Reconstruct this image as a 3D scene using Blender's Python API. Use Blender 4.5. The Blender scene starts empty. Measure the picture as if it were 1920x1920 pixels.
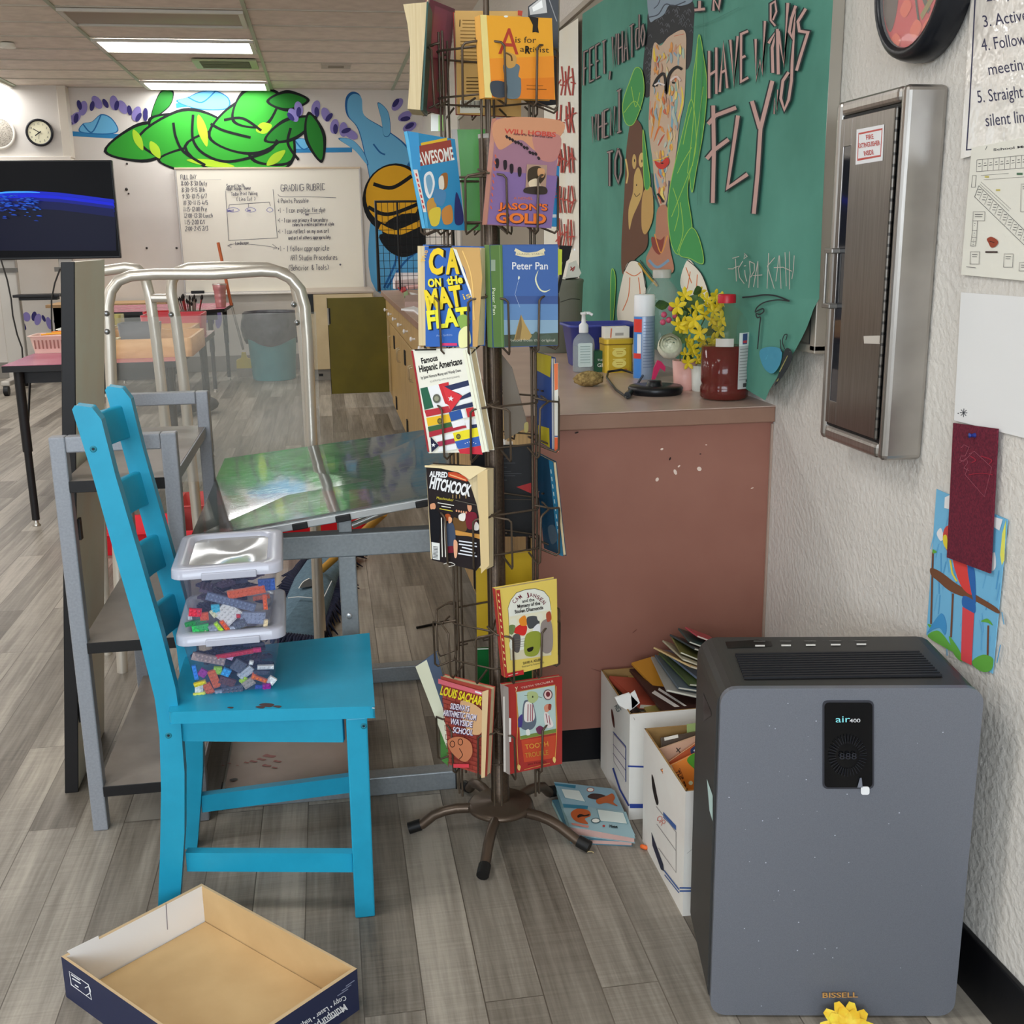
import bpy, math, random
from mathutils import Vector as V, Matrix
random.seed(7)
sc = bpy.context.scene
COL = sc.collection
# ---------------------------------------------------------------- camera
CAM = V((0, 0, 1.30)); FPX = 2080.0
_p, _y, _r = 0.2417, 0.1604, -0.01425
_f = V((math.sin(_y)*math.cos(_p), math.cos(_y)*math.cos(_p), -math.sin(_p)))
_rt = V((math.cos(_y), -math.sin(_y), 0)); _up = _rt.cross(_f)
RT = _rt*math.cos(_r)+_up*math.sin(_r); UP = _up*math.cos(_r)-_rt*math.sin(_r); FW = _f
cd = bpy.data.cameras.new('camera'); cam = bpy.data.objects.new('camera', cd); COL.objects.link(cam)
cd.sensor_width = 36; cd.lens = 36*FPX/1920; cd.clip_start = .05
cam.matrix_world = Matrix(((RT.x, UP.x, -FW.x, CAM.x), (RT.y, UP.y, -FW.y, CAM.y), (RT.z, UP.z, -FW.z, CAM.z), (0, 0, 0, 1)))
sc.camera = cam
# ---------------------------------------------------------------- world, lights, exposure
XW, YB, ZC = 1.056, 11.9, 2.775          # right wall, back wall, ceiling
XL, YN = -6.5, -2.6                      # left wall, wall behind the viewer
w = bpy.data.worlds.new('world'); sc.world = w; w.use_nodes = True
w.node_tree.nodes['Background'].inputs[0].default_value = (.75, .85, 1, 1); w.node_tree.nodes['Background'].inputs[1].default_value = .6
sc.view_settings.view_transform = 'Standard'; sc.view_settings.look = 'None'
sc.view_settings.gamma = 1; sc.view_settings.use_curve_mapping = False
sc.view_settings.exposure = 0.30
LAMP_E = 12.5                            # ceiling lamp emission
def area(name, loc, size, energy, col, aim):
    l = bpy.data.lights.new(name, 'AREA'); l.shape = 'RECTANGLE'; l.size, l.size_y = size; l.energy = energy; l.color = col
    o = bpy.data.objects.new(name, l); COL.objects.link(o); o.location = loc
    o.rotation_euler = (V(aim)-V(loc)).to_track_quat('-Z', 'Y').to_euler(); return o
# daylight through the windows behind the viewer
area('window_daylight', (-.85, YN+.03, 1.75), (2.6, 1.5), 105, (.80, .90, 1), (-.4, 3, .7))
area('window_daylight', (-5.0, YN+.03, 1.75), (2.2, 1.5), 60, (.80, .90, 1), (-4.6, 3, .9))
# ---------------------------------------------------------------- pixel rays (1920 x 1920 frame of the photo)
def ray(x, y): return FW+RT*((x-960)/FPX)+UP*((960-y)/FPX)
def onY(x, y, Y): d = ray(x, y); return CAM+d*(Y/d.y)
def onX(x, y, X): d = ray(x, y); return CAM+d*(X/d.x)
def onZ(x, y, Z=0): d = ray(x, y); return CAM+d*((Z-CAM.z)/d.z)
class Pl:                                # a plane in the room; call with photo pixels
    def __init__(s, o, n): s.o = V(o); s.n = V(n).normalized()
    def __call__(s, x, y, k=0):
        d = ray(x, y); return CAM+d*((s.o-CAM).dot(s.n)/d.dot(s.n))+s.n*k
    def sh(s, k): return Pl(s.o+s.n*k, s.n)
class Fr:                                # a local frame: metres along u and v
    def __init__(s, o, u, v): s.o = V(o); s.u = V(u).normalized(); s.v = V(v).normalized(); s.n = s.u.cross(s.v)
    def __call__(s, x, y, k=0): return s.o+s.u*x+s.v*y+s.n*k
# ---------------------------------------------------------------- materials
KC = 1.3
def lin(h, k=None):
    k = KC if k is None else k
    o = []
    for i in (0, 2, 4):
        c = int(h[i:i+2], 16)/255; c = c/12.92 if c <= .04045 else ((c+.055)/1.055)**2.4
        o.append(min(.86, c*k))
    return (*o, 1)
_mc = {}
def mt(h, rough=.55, metal=0, k=None, spec=.4, emit=0, alpha=1, trans=0, ior=1.45):
    key = (h, rough, metal, k, spec, emit, alpha, trans, ior)
    if key in _mc: return _mc[key]
    m = bpy.data.materials.new('paint_'+h); m.use_nodes = True; b = m.node_tree.nodes['Principled BSDF']
    c = lin(h, k); I = b.inputs
    I['Base Color'].default_value = c; I['Roughness'].default_value = rough; I['Metallic'].default_value = metal
    I['Specular IOR Level'].default_value = spec; I['Alpha'].default_value = alpha
    I['Transmission Weight'].default_value = trans; I['IOR'].default_value = ior
    if emit: I['Emission Color'].default_value = lin(h, 1); I['Emission Strength'].default_value = emit
    m.diffuse_color = c; _mc[key] = m; return m
class NM:                                # node material
    def __init__(s, name, rough=.6, metal=0, spec=.4):
        s.m = bpy.data.materials.new(name); s.m.use_nodes = True; s.t = s.m.node_tree; s.b = s.t.nodes['Principled BSDF']
        s.b.inputs['Roughness'].default_value = rough; s.b.inputs['Metallic'].default_value = metal; s.b.inputs['Specular IOR Level'].default_value = spec
    def n(s, typ, **kw):
        nd = s.t.nodes.new('ShaderNode'+typ)
        for k, v in kw.items():
            if isinstance(v, bpy.types.NodeSocket): s.t.links.new(v, nd.inputs[k.replace('_', ' ')])
            elif k in ('operation', 'blend_type', 'data_type', 'feature', 'distance', 'wave_type', 'bands_direction', 'noise_dimensions'): setattr(nd, k, v)
            else: nd.inputs[k.replace('_', ' ')].default_value = v
        return nd
    def l(s, a, b): s.t.links.new(a, b)
    def co(s): return s.n('TexCoord').outputs['Object']
    def geo(s): return s.n('NewGeometry').outputs['Position']
    def mapv(s, vec, scale, rot=(0, 0, 0), loc=(0, 0, 0)):
        return s.n('Mapping', Vector=vec, Scale=scale, Rotation=rot, Location=loc).outputs[0]
    def noise(s, vec, sc_, det=4, rough=.55): return s.n('TexNoise', Vector=vec, Scale=sc_, Detail=det, Roughness=rough).outputs['Fac']
    def ramp(s, fac, stops):
        r = s.n('ValToRGB', Fac=fac); e = r.color_ramp.elements
        while len(e) < len(stops): e.new(.5)
        for i, (p, c) in enumerate(stops): e[i].position = p; e[i].color = c
        return r.outputs[0]
    def bump(s, h, st=.3, dist=.01): s.l(s.n('Bump', Height=h, Strength=st, Distance=dist).outputs[0], s.b.inputs['Normal'])
    def col(s, o): s.l(o, s.b.inputs['Base Color']); return s
def noisy(name, c1, c2, scale=6, rough=.6, stretch=(1, 1, 1), bump=0, bs=60, metal=0, lo=.35, hi=.65, det=4, spec=.4, k=None):
    q = NM(name, rough, metal, spec); v = q.mapv(q.geo(), stretch)
    q.col(q.ramp(q.noise(v, scale, det), [(lo, lin(c1, k)), (hi, lin(c2, k))]))
    if bump: q.bump(q.noise(q.geo(), bs, 3), bump, .004)
    return q.m
# ---------------------------------------------------------------- meshes
class MB:
    def __init__(s): s.v = []; s.f = []; s.mi = []; s.mats = []; s.sm = []
    def _m(s, m):
        if m not in s.mats: s.mats.append(m)
        return s.mats.index(m)
    def add(s, vs, fs, m, smooth=False):
        b = len(s.v); s.v += [V(p) for p in vs]; i = s._m(m)
        for f in fs: s.f.append([b+k for k in f]); s.mi.append(i); s.sm.append(smooth)
        return s
    def hexa(s, a, b, m):                # two quads a (4 pts) and b
        s.add(list(a)+list(b), [(3, 2, 1, 0), (4, 5, 6, 7), (0, 1, 5, 4), (1, 2, 6, 5), (2, 3, 7, 6), (3, 0, 4, 7)], m); return s
    def box(s, c, d, m, rz=0, R=None):
        c = V(c); x, y, z = d[0]/2, d[1]/2, d[2]/2; R = R or Matrix.Rotation(rz, 3, 'Z')
        p = [V(q) for q in ((-x, -y, -z), (x, -y, -z), (x, y, -z), (-x, y, -z), (-x, -y, z), (x, -y, z), (x, y, z), (-x, y, z))]
        p = [c+R@q for q in p]; return s.hexa(p[:4], p[4:], m)
    def bx(s, x0, x1, y0, y1, z0, z1, m): return s.box(((x0+x1)/2, (y0+y1)/2, (z0+z1)/2), (x1-x0, y1-y0, z1-z0), m)
    def prism(s, pts, ext, m, ms=None, closed=True):
        n = len(pts); pts = [V(p) for p in pts]; ext = V(ext); ms = ms or m
        s.add(pts+[p+ext for p in pts], [list(range(n-1, -1, -1)), list(range(n, 2*n))], m)
        s.add(pts+[p+ext for p in pts], [(i, (i+1) % n, n+(i+1) % n, n+i) for i in range(n)], ms); return s
    def poly(s, pts, m): return s.add(pts, [list(range(len(pts)))], m)
    def tube(s, pts, r, m, n=8, closed=False, cap=True):
        pts = [V(p) for p in pts]; N = len(pts); R = r if isinstance(r, (list, tuple)) else [r]*N
        vs = []; T = []
        for i in range(N):
            a = pts[i-1] if (i > 0 or closed) else pts[i]; b = pts[(i+1) % N] if (i < N-1 or closed) else pts[i]
            d1 = (pts[i]-a); d2 = (b-pts[i]); t = (d1.normalized() if d1.length > 1e-9 else V((0, 0, 0)))+(d2.normalized() if d2.length > 1e-9 else V((0, 0, 0)))
            T.append(t.normalized() if t.length > 1e-9 else (d2.normalized() if d2.length > 1e-9 else V((0, 0, 1))))
        u = T[0].orthogonal().normalized()
        for i in range(N):
            u = (u-T[i]*u.dot(T[i])); u = u.normalized() if u.length > 1e-6 else T[i].orthogonal().normalized(); w_ = T[i].cross(u)
            for k in range(n): a = 2*math.pi*k/n; vs.append(pts[i]+(u*math.cos(a)+w_*math.sin(a))*R[i])
        fs = []
        for i in range(N if closed else N-1):
            j = (i+1) % N
            for k in range(n): k2 = (k+1) % n; fs.append((i*n+k, i*n+k2, j*n+k2, j*n+k))
        if cap and not closed: s.add(vs, [list(range(n-1, -1, -1)), list(range((N-1)*n, N*n))], m)
        return s.add(vs, fs, m, True)
    def lathe(s, prof, m, c=(0, 0, 0), n=24, R=None, sx=1, sy=1, cap=True):
        c = V(c); vs = []; fs = []; R = R or Matrix.Identity(3)
        for r, z in prof:
            for k in range(n): a = 2*math.pi*k/n; vs.append(c+R@V((r*math.cos(a)*sx, r*math.sin(a)*sy, z)))
        for i in range(len(prof)-1):
            for k in range(n): k2 = (k+1) % n; fs.append((i*n+k, i*n+k2, (i+1)*n+k2, (i+1)*n+k))
        s.add(vs, fs, m, True)
        if cap and prof[0][0] > 1e-5 and abs(prof[0][1]-prof[1][1]) > 1e-6: s.add(vs[:n], [list(range(n-1, -1, -1))], m)
        if cap and prof[-1][0] > 1e-5 and abs(prof[-1][1]-prof[-2][1]) > 1e-6: s.add(vs[-n:], [list(range(n))], m)
        return s
    def sph(s, c, r, m, n=12, sz=1, R=None):
        k = max(4, n//2); return s.lathe([(max(1e-6, r*math.sin(math.pi*i/k)), -r*sz*math.cos(math.pi*i/k)) for i in range(k+1)], m, c, n, R)
    def grid(s, P, m, smooth=True):      # P[i][j]
        a, b = len(P), len(P[0]); return s.add([p for row in P for p in row], [(i*b+j, i*b+j+1, (i+1)*b+j+1, (i+1)*b+j) for i in range(a-1) for j in range(b-1)], m, smooth)
    def build(s, name, parent=None, bevel=0, seg=2, ang=35, solid=0, sub=0):
        if not s.v: return None
        me = bpy.data.meshes.new(name)
        lo = V([min(p[i] for p in s.v) for i in range(3)]); hi = V([max(p[i] for p in s.v) for i in range(3)])
        o0 = (lo+hi)/2
        if parent is None: o0.z = lo.z
        me.from_pydata([p-o0 for p in s.v], [], s.f)
        for m in s.mats: me.materials.append(m)
        me.polygons.foreach_set('material_index', s.mi); me.polygons.foreach_set('use_smooth', s.sm); me.update()
        ob = bpy.data.objects.new(name, me); COL.objects.link(ob)
        ob['w'] = list(o0)
        if parent: ob.parent = parent; ob.location = o0-V(parent['w'])
        else: ob.location = o0
        if solid: q = ob.modifiers.new('solid', 'SOLIDIFY'); q.thickness = solid; q.offset = -1
        if bevel: q = ob.modifiers.new('bevel', 'BEVEL'); q.width = bevel; q.segments = seg; q.limit_method = 'ANGLE'; q.angle_limit = math.radians(ang)
        if sub: q = ob.modifiers.new('sub', 'SUBSURF'); q.levels = q.render_levels = sub
        return ob
def tag(o, label, cat, group=None):
    o['label'] = label; o['category'] = cat
    if group: o['group'] = group
    return o
def thing(name, label, cat, loc, group=None):
    o = bpy.data.objects.new(name, None); COL.objects.link(o); o.location = V(loc); o['w'] = list(o.location); o.empty_display_size = .05
    return tag(o, label, cat, group)
def struct(o): o['kind'] = 'structure'; return o
# ---------------------------------------------------------------- drawing on surfaces
_gl = {}
def glyphs(s_, bold=0.0):
    if (s_, bold) in _gl: return _gl[(s_, bold)]
    cu = bpy.data.curves.new('lettering', 'FONT'); cu.body = s_; cu.size = 1; cu.resolution_u = 3; cu.offset = bold
    ob = bpy.data.objects.new('lettering', cu); COL.objects.link(ob)
    me = bpy.data.meshes.new_from_object(ob.evaluated_get(bpy.context.evaluated_depsgraph_get()))
    vs = [(p.co.x, p.co.y) for p in me.vertices]; fs = [list(p.vertices) for p in me.polygons]
    bpy.data.objects.remove(ob); bpy.data.curves.remove(cu); bpy.data.meshes.remove(me)
    x0 = min((p[0] for p in vs), default=0); x1 = max((p[0] for p in vs), default=1)
    _gl[(s_, bold)] = ([(x-x0, y) for x, y in vs], fs, x1-x0); return _gl[(s_, bold)]
HF = dict(zip("ABCDEFGHIJKLMNOPQRSTUVWXYZ0123456789-:/+().'&!abcdefghijklmnopqrstuvwxyz*,", """00 3a 60|14 54;00 0a 4a 57 45 05|45 62 40 00;69 4a 1a 07 03 10 40 61;00 0a 3a 67 63 30 00;6a 0a 00 60|05 45;00 0a 6a|05 45;69 4a 1a 07 03 10 40 62 65 35;00 0a|60 6a|05 65;30 3a|1a 5a|10 50;6a 62 40 10 03;00 0a|6a 05 60;0a 00 60;00 0a 35 6a 60;00 0a 60 6a;3a 07 03 30 63 67 3a;00 0a 4a 67 45 05;3a 07 03 30 63 67 3a|42 70;00 0a 4a 67 45 05|35 60;69 4a 1a 07 25 45 63 40 10 01;30 3a|0a 6a;0a 03 10 50 63 6a;0a 30 6a;0a 10 37 50 6a;00 6a|0a 60;0a 35 6a|35 30;0a 6a 00 60;3a 07 03 30 63 67 3a;18 3a 30;08 2a 5a 67 00 60;0a 6a 36 63 40 00;40 4a 03 63;6a 0a 06 46 63 40 00;5a 06 03 20 50 63 45 05;0a 6a 20;36 09 3a 69 36 02 30 62 36;10 65 69 3a 08 16 56 65;15 55;37 38|32 33;00 6a;15 55|37 33;5a 27 23 50;1a 47 43 10;30 31;3a 38;60 18 3a 48 03 20 64;3a 33|30 31;56 16 03 10 50 56 50;0a 00 40 53 46 06;56 16 03 10 50;5a 50 10 03 16 56;03 53 56 16 03 10 50;4a 28 20|06 46;56 16 03 20 52|56 5z 1z;0a 00|05 36 54 50;26 20|28 29;36 3z 0z;0a 00|46 03 40;2a 20;00 06|05 26 30|35 46 60;00 06|04 36 50;26 03 20 40 53 36 26;0z 06 46 53 40 00;5z 56 16 03 20 50;00 06|04 26 46;56 26 04 43 50 00;2a 21 40|06 46;06 02 20 50|56 50;06 20 56;06 10 35 50 66;00 56|06 50;06 20|56 0z;06 56 00 50;33 77|37 73|35 75|53 57;30 2z""".split(';')))
class Cv:
    def __init__(s, mb, fn, step=.0001, k0=.0004, rough=.5, spec=.3, flip=1):
        s.mb = mb; s.fn = fn; s.st = step; s.k = k0; s.rough = rough; s.spec = spec; s.g = flip   # flip 1: y runs down (pixels), -1: y runs up
    def up(s): s.k += s.st
    def m(s, c): return c if not isinstance(c, str) else mt(c, s.rough, 0, None, s.spec)
    def poly(s, c, pts): s.up(); s.mb.poly([s.fn(x, y, s.k) for x, y in pts], s.m(c)); return s
    def rect(s, c, x0, y0, x1, y1): return s.poly(c, [(x0, y0), (x1, y0), (x1, y1), (x0, y1)])
    def el(s, c, cx, cy, rx, ry=None, rot=0, n=20):
        ry = ry or rx; a = math.radians(rot); ca, sa = math.cos(a), math.sin(a)
        return s.poly(c, [(cx+rx*math.cos(t)*ca-ry*math.sin(t)*sa, cy+rx*math.cos(t)*sa+ry*math.sin(t)*ca) for t in [2*math.pi*i/n for i in range(n)]])
    def spl(s, pts, closed, q=6):
        n = len(pts); out = []
        if n < 3: return pts
        for i in range(n if closed else n-1):
            p = [pts[(i+j-1) % n] if closed else pts[min(max(i+j-1, 0), n-1)] for j in range(4)]
            for k in range(q):
                t = k/q; out.append(tuple(.5*(2*p[1][d]+(p[2][d]-p[0][d])*t+(2*p[0][d]-5*p[1][d]+4*p[2][d]-p[3][d])*t*t+(3*p[1][d]-p[0][d]-3*p[2][d]+p[3][d])*t**3) for d in (0, 1)))
        if not closed: out.append(pts[-1])
        return out
    def blob(s, c, pts): return s.poly(c, s.spl(pts, True))
    def line(s, c, pts, w, closed=False, taper=False):
        s.up(); pts = [p for i, p in enumerate(pts) if i == 0 or p != pts[i-1]]
        if closed: pts = pts+[pts[0]]
        n = len(pts); L = []; Rr = []
        for i in range(n):
            a = pts[i-1] if i else pts[i]; b = pts[i+1] if i < n-1 else pts[i]
            if closed and i in (0, n-1): a = pts[-2]; b = pts[1]
            d1 = (pts[i][0]-a[0], pts[i][1]-a[1]); d2 = (b[0]-pts[i][0], b[1]-pts[i][1]); l1 = math.hypot(*d1) or 1; l2 = math.hypot(*d2) or 1
            tx = d1[0]/l1+d2[0]/l2; ty = d1[1]/l1+d2[1]/l2; l = math.hypot(tx, ty)
            if l < .3: tx, ty, l = -d1[1]/l1+1e-6, d1[0]/l1, 1
            h = w/2*(1/max(.6, l/2) if (0 < i < n-1) else 1)
            if taper: h *= .25+.75*math.sin(math.pi*min(1, max(0, i/(n-1))))
            nx, ny = -ty/l*h, tx/l*h; L.append((pts[i][0]+nx, pts[i][1]+ny)); Rr.append((pts[i][0]-nx, pts[i][1]-ny))
        vs = [s.fn(x, y, s.k) for x, y in L+Rr]
        s.mb.add(vs, [(i, i+1, n+i+1, n+i) for i in range(n-1)], s.m(c)); return s
    def cur(s, c, pts, w, closed=False, taper=False): return s.line(c, s.spl(pts, closed), w, closed, taper)
    def text(s, c, t, x, y, h, ang=0, sx=1, bold=0, al='l', width=None, shear=0):
        vs, fs, W = glyphs(t, bold); s.up(); h = h/.72
        if width: sx = width/(W*h)
        a = math.radians(ang); ca, sa = math.cos(a), math.sin(a); ox = {'l': 0, 'c': -W/2, 'r': -W}[al]
        P = []
        for gx, gy in vs:
            X = (gx+ox)*h*sx; Y = -gy*h*s.g+X*shear; P.append(s.fn(x+X*ca-Y*sa, y+X*sa+Y*ca, s.k))
        s.mb.add(P, fs, s.m(c)); return s
    def hand(s, c, t, x, y, h, w, ang=0, sx=1, gap=.32, jit=0):
        a = math.radians(ang); ca, sa = math.cos(a), math.sin(a); cx = 0; k = s.k
        for ch in t:
            if ch == ' ': cx += .5*h*sx; continue
            st = HF.get(ch); 
            if not st: cx += .4*h*sx; continue
            wd = .7 if ch in 'mwMWOQG' else .55 if not ch in "ilI.:'!1," else .25
            for sk in st.split('|'):
                P = []
                for tok in sk.split():
                    gx = int(tok[0], 16)/6*wd; gy = (-.3 if tok[1] == 'z' else int(tok[1], 16)/10)
                    if wd == .25: gx = (int(tok[0], 16)-3)/6*.3+.12
                    X = cx+(gx+random.uniform(-jit, jit))*h*sx; Y = -(gy+random.uniform(-jit, jit))*h*s.g
                    P.append((x+X*ca-Y*sa, y+X*sa+Y*ca))
                s.k = k; s.line(c, P, w)
            cx += (wd+gap*.6)*h*sx
        s.k = k+s.st; return cx
# ================================================================ setting
def floor_mat():
    q = NM('vinyl_plank', .42, 0, .35); g = q.geo()
    v = q.mapv(g, (1, 1, 1), (0, 0, math.pi/2))
    br = q.n('TexBrick', Vector=v, Scale=1.0, Mortar_Size=.0012, Mortar_Smooth=.1, Bias=0.0, Brick_Width=1.22, Row_Height=.105)
    br.offset = .37; br.inputs['Color1'].default_value = (0, 0, 0, 1); br.inputs['Color2'].default_value = (1, 1, 1, 1); br.inputs['Mortar'].default_value = (.5, .5, .5, 1)
    # shift the grain per plank
    add = q.n('VectorMath', operation='ADD'); q.l(g, add.inputs[0]); q.l(q.n('VectorMath', operation='SCALE', Vector=br.outputs['Color'], Scale=7.0).outputs[0], add.inputs[1])
    vv = add.outputs[0]
    a = q.noise(q.mapv(vv, (9, .55, 1)), 1.6, 6, .62); b = q.noise(q.mapv(vv, (60, 2.2, 1)), 1.5, 3, .6); c = q.noise(q.mapv(vv, (3, 150, 1)), 1.5, 2)
    f1 = q.n('Math', operation='MULTIPLY_ADD'); q.l(a, f1.inputs[0]); f1.inputs[1].default_value = .62
    q.l(q.n('Math', operation='MULTIPLY', ).outputs[0], f1.inputs[2]); mm = f1.inputs[2].links[0].from_node; q.l(b, mm.inputs[0]); mm.inputs[1].default_value = .3
    f2 = q.n('Math', operation='MULTIPLY_ADD'); q.l(c, f2.inputs[0]); f2.inputs[1].default_value = .14; q.l(f1.outputs[0], f2.inputs[2])
    f3 = q.n('Math', operation='MULTIPLY_ADD'); q.l(br.outputs['Color'], f3.inputs[0]); f3.inputs[1].default_value = .24; q.l(f2.outputs[0], f3.inputs[2])
    colr = q.ramp(f3.outputs[0], [(.36, lin('3f3932', .92)), (.50, lin('6f675c', .92)), (.64, lin('8c8478', .92)), (.82, lin('b5ac9e', .92))])
    mx = q.n('MixRGB', blend_type='MULTIPLY', Color1=colr, Color2=(.45, .42, .4, 1)); q.l(br.outputs['Fac'], mx.inputs[0])
    q.col(mx.outputs[0]); q.bump(c, .08, .002); return q.m
def wall_mat(name, h, bs, st, bd=.003):
    q = NM(name, .6, 0, .3); g = q.geo()
    q.col(q.ramp(q.noise(g, 1.7, 4), [(.3, lin(h, 1.18)), (.7, lin(h, 1.30))]))
    q.bump(q.ramp(q.noise(g, bs, 3, .5), [(.38, (0, 0, 0, 1)), (.62, (1, 1, 1, 1))]), st, bd); return q.m
MW = wall_mat('textured_wall_paint', 'cac5bd', 75, .30, .004); MWB = wall_mat('back_wall_paint', 'c8c3bc', 25, .06)
struct(MB().bx(XL-.2, XW+.2, YN-.2, YB+.2, -.1, 0, floor_mat()).build('floor'))
def wall(name, *b): return struct(MB().bx(*b, MWB if 'right' not in name else MW).build(name))
wall('wall_right', XW, XW+.15, YN-.15, YB+.15, 0, ZC); wall('wall_left', XL-.15, XL, YN-.15, YB+.15, 0, ZC)
m = MB(); m.bx(XL, XW, YB, YB+.15, 0, ZC, MWB); struct(m.build('wall_back'))
m = MB()
for x0, x1, z0, z1 in ((XL, XW, 0, .95), (XL, XW, 2.55, ZC), (XL, -6.15, .95, 2.55), (-3.85, -2.2, .95, 2.55), (.5, XW, .95, 2.55)): m.bx(x0, x1, YN-.15, YN, z0, z1, MWB)
struct(m.build('wall_near'))
for i, (x0, x1) in enumerate(((-2.2, .5), (-6.15, -3.85))):
    m = MB(); a = mt('8c8c8a', .4, .6)
    for b in ((x0, x0+.05, .95, 2.55), (x1-.05, x1, .95, 2.55), (x0, x1, .95, 1.0), (x0, x1, 2.5, 2.55), ((x0+x1)/2-.025, (x0+x1)/2+.025, .95, 2.55)): m.bx(b[0], b[1], YN-.13, YN-.07, b[2], b[3], a)
    m.bx(x0+.05, x1-.05, YN-.105, YN-.1, 1.0, 2.5, mt('ffffff', .02, 0, None, .5, 0, 1, 1)); struct(m.build('window_%d' % (i+1)))
# ceiling: tiles in a metal grid
MC = noisy('ceiling_tile', 'a39b92', 'afa79e', 9, .85, bump=.15, bs=120, k=1.9)
struct(MB().bx(XL-.15, XW+.15, YN-.15, YB+.15, ZC, ZC+.1, MC).build('ceiling'))
gx = [-.425-1.19*k for k in range(-1, 6)]; GY0 = 11.86; gy = [GY0-.556*k for k in range(0, 26)]
m = MB(); gm = mt('a9a294', .5); gm2 = mt('97a08c', .5)
for y in gy: m.bx(XL, XW, y-.012, y+.012, ZC-.008, ZC, gm)
for x in gx: m.bx(x-.013, x+.013, YN, YB, ZC-.010, ZC, gm2)
struct(m.build('trim_1'))
# baseboards
struct(MB().bx(XW-.012, XW, YN, 2.53, 0, .115, mt('0b0b0e', .45)).build('baseboard_right', bevel=.003))
struct(MB().bx(XL, .4, YB-.012, YB, 0, .16, mt('7d7871', .5)).build('baseboard_back', bevel=.003))
# raised panel on the back wall, upper left, with its trim
PB = Pl((0, YB, 0), (0, -1, 0)); PK = Pl((0, YB-.12, 0), (0, -1, 0))
xr = PK(124, 200).x; zb = PK(60, 296).z
m = MB(); m.bx(XL, xr, YB-.12, YB, zb, ZC, MWB); struct(m.build('trim_2'))
m = MB(); m.bx(xr-.07, xr+.012, YB-.14, YB, zb, ZC, mt('c3bbae', .5)); m.bx(XL, xr, YB-.15, YB, zb-.03, zb+.012, mt('cfc8bd', .5)); struct(m.build('trim_3', bevel=.004))
# ---------------------------------------------------------------- ceiling lights and vents
def troffer(x0, x1, y0, y1, on, label, grp=None):
    t = thing('ceiling_light', label, 'ceiling light', ((x0+x1)/2, (y0+y1)/2, ZC-.03), grp)
    m = MB(); a = mt('b9b6ac', .45)
    for b in ((x0, x1, y0, y0+.03), (x0, x1, y1-.03, y1), (x0, x0+.035, y0+.03, y1-.03), (x1-.035, x1, y0+.03, y1-.03)): m.bx(b[0], b[1], b[2], b[3], ZC-.03, ZC-.009, a)
    m.build('frame', t, .003)
    m = MB(); lm = mt('fffbf4', .4, 0, 1, .3, LAMP_E) if on else mt('8d8272', .5)
    n = 8; P = []                        # slightly bowed lens
    for i in range(n+1):
        u = i/n; P.append([V((x, y0+.03+(y1-y0-.06)*u, ZC-.016-.012*math.sin(math.pi*u))) for x in (x0+.035, x1-.035)])
    m.grid(P, lm); m.build('lens', t)
for k in range(0, 24):
    y1 = gy[k]-.012; y0 = gy[k+1]+.012
    for j, (xa, xb) in enumerate(((gx[2]+.013, gx[1]-.013), (gx[4]+.013, gx[3]-.013), (gx[6]+.013, gx[5]-.013) if len(gx) > 6 else (0, 0))):
        if j == 0 and k in (0, 4, 12, 18): troffer(xa, xb, y0, y1, 1, {0: 'lit strip ceiling light nearest the back wall, above the green wall painting', 4: 'lit strip ceiling light second from the back wall'}.get(k, 'lit strip ceiling light behind the viewer above the room'), None if k in (0, 4) else 'lamps behind the frame')
        if j == 0 and k == 6: troffer(xa, xb, y0, y1, 0, 'unlit dull ceiling light panel in front of the two lit ones')
        if j in (1, 2) and k in (0, 4, 8, 12, 17): troffer(xa, xb, y0, y1, 1, 'lit strip ceiling light at the left edge by the round wall clock' if (j, k) == (1, 0) else 'lit strip ceiling light out of frame to the left', None if (j, k) == (1, 0) else 'lamps out of frame to the left')
PC = Pl((0, 0, ZC-.012), (0, 0, -1))
def vent(px, label, n, c):
    P = [onZ(x, y, ZC-.012) for x, y in px]; x0 = min(p.x for p in P); x1 = max(p.x for p in P); y0 = min(p.y for p in P); y1 = max(p.y for p in P)
    t = thing('ceiling_vent', label, 'vent', ((x0+x1)/2, (y0+y1)/2, ZC-.02))
    m = MB(); a = mt(c, .45)
    for b in ((x0, x1, y0, y0+.05), (x0, x1, y1-.05, y1), (x0, x0+.06, y0+.05, y1-.05), (x1-.06, x1, y0+.05, y1-.05)): m.bx(*b, ZC-.022, ZC-.008, a)
    m.build('frame', t, .003)
    m = MB()
    for i in range(n): y = y0+.05+(y1-y0-.1)*(i+.5)/n; m.box(((x0+x1)/2, y, ZC-.014), (x1-x0-.12, (y1-y0-.1)/n*.8, .003), a, R=Matrix.Rotation(.6, 3, 'X'))
    m.build('louvre', t); MB().bx(x0+.06, x1-.06, y0+.05, y1-.05, ZC-.0085, ZC-.008, mt('3c352e', .8)).build('duct_opening', t)
vent([(359, 112), (480, 112), (372, 127), (483, 127)], 'greenish metal air vent in the ceiling between the two lit lights', 6, '9aa683')
vent([(602, 120), (656, 120), (604, 127), (657, 127)], 'small grey ceiling vent right of the lit lights', 3, 'a39b8c')
p = onZ(13, 79, ZC); m = MB(); m.lathe([(.06, -.03), (.055, -.012), (.05, 0)], mt('d9d3c8', .4), (p.x, p.y, ZC-.009)); tag(m.build('smoke_detector'), 'small white ceiling sensor near the left edge', 'sensor')
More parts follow.
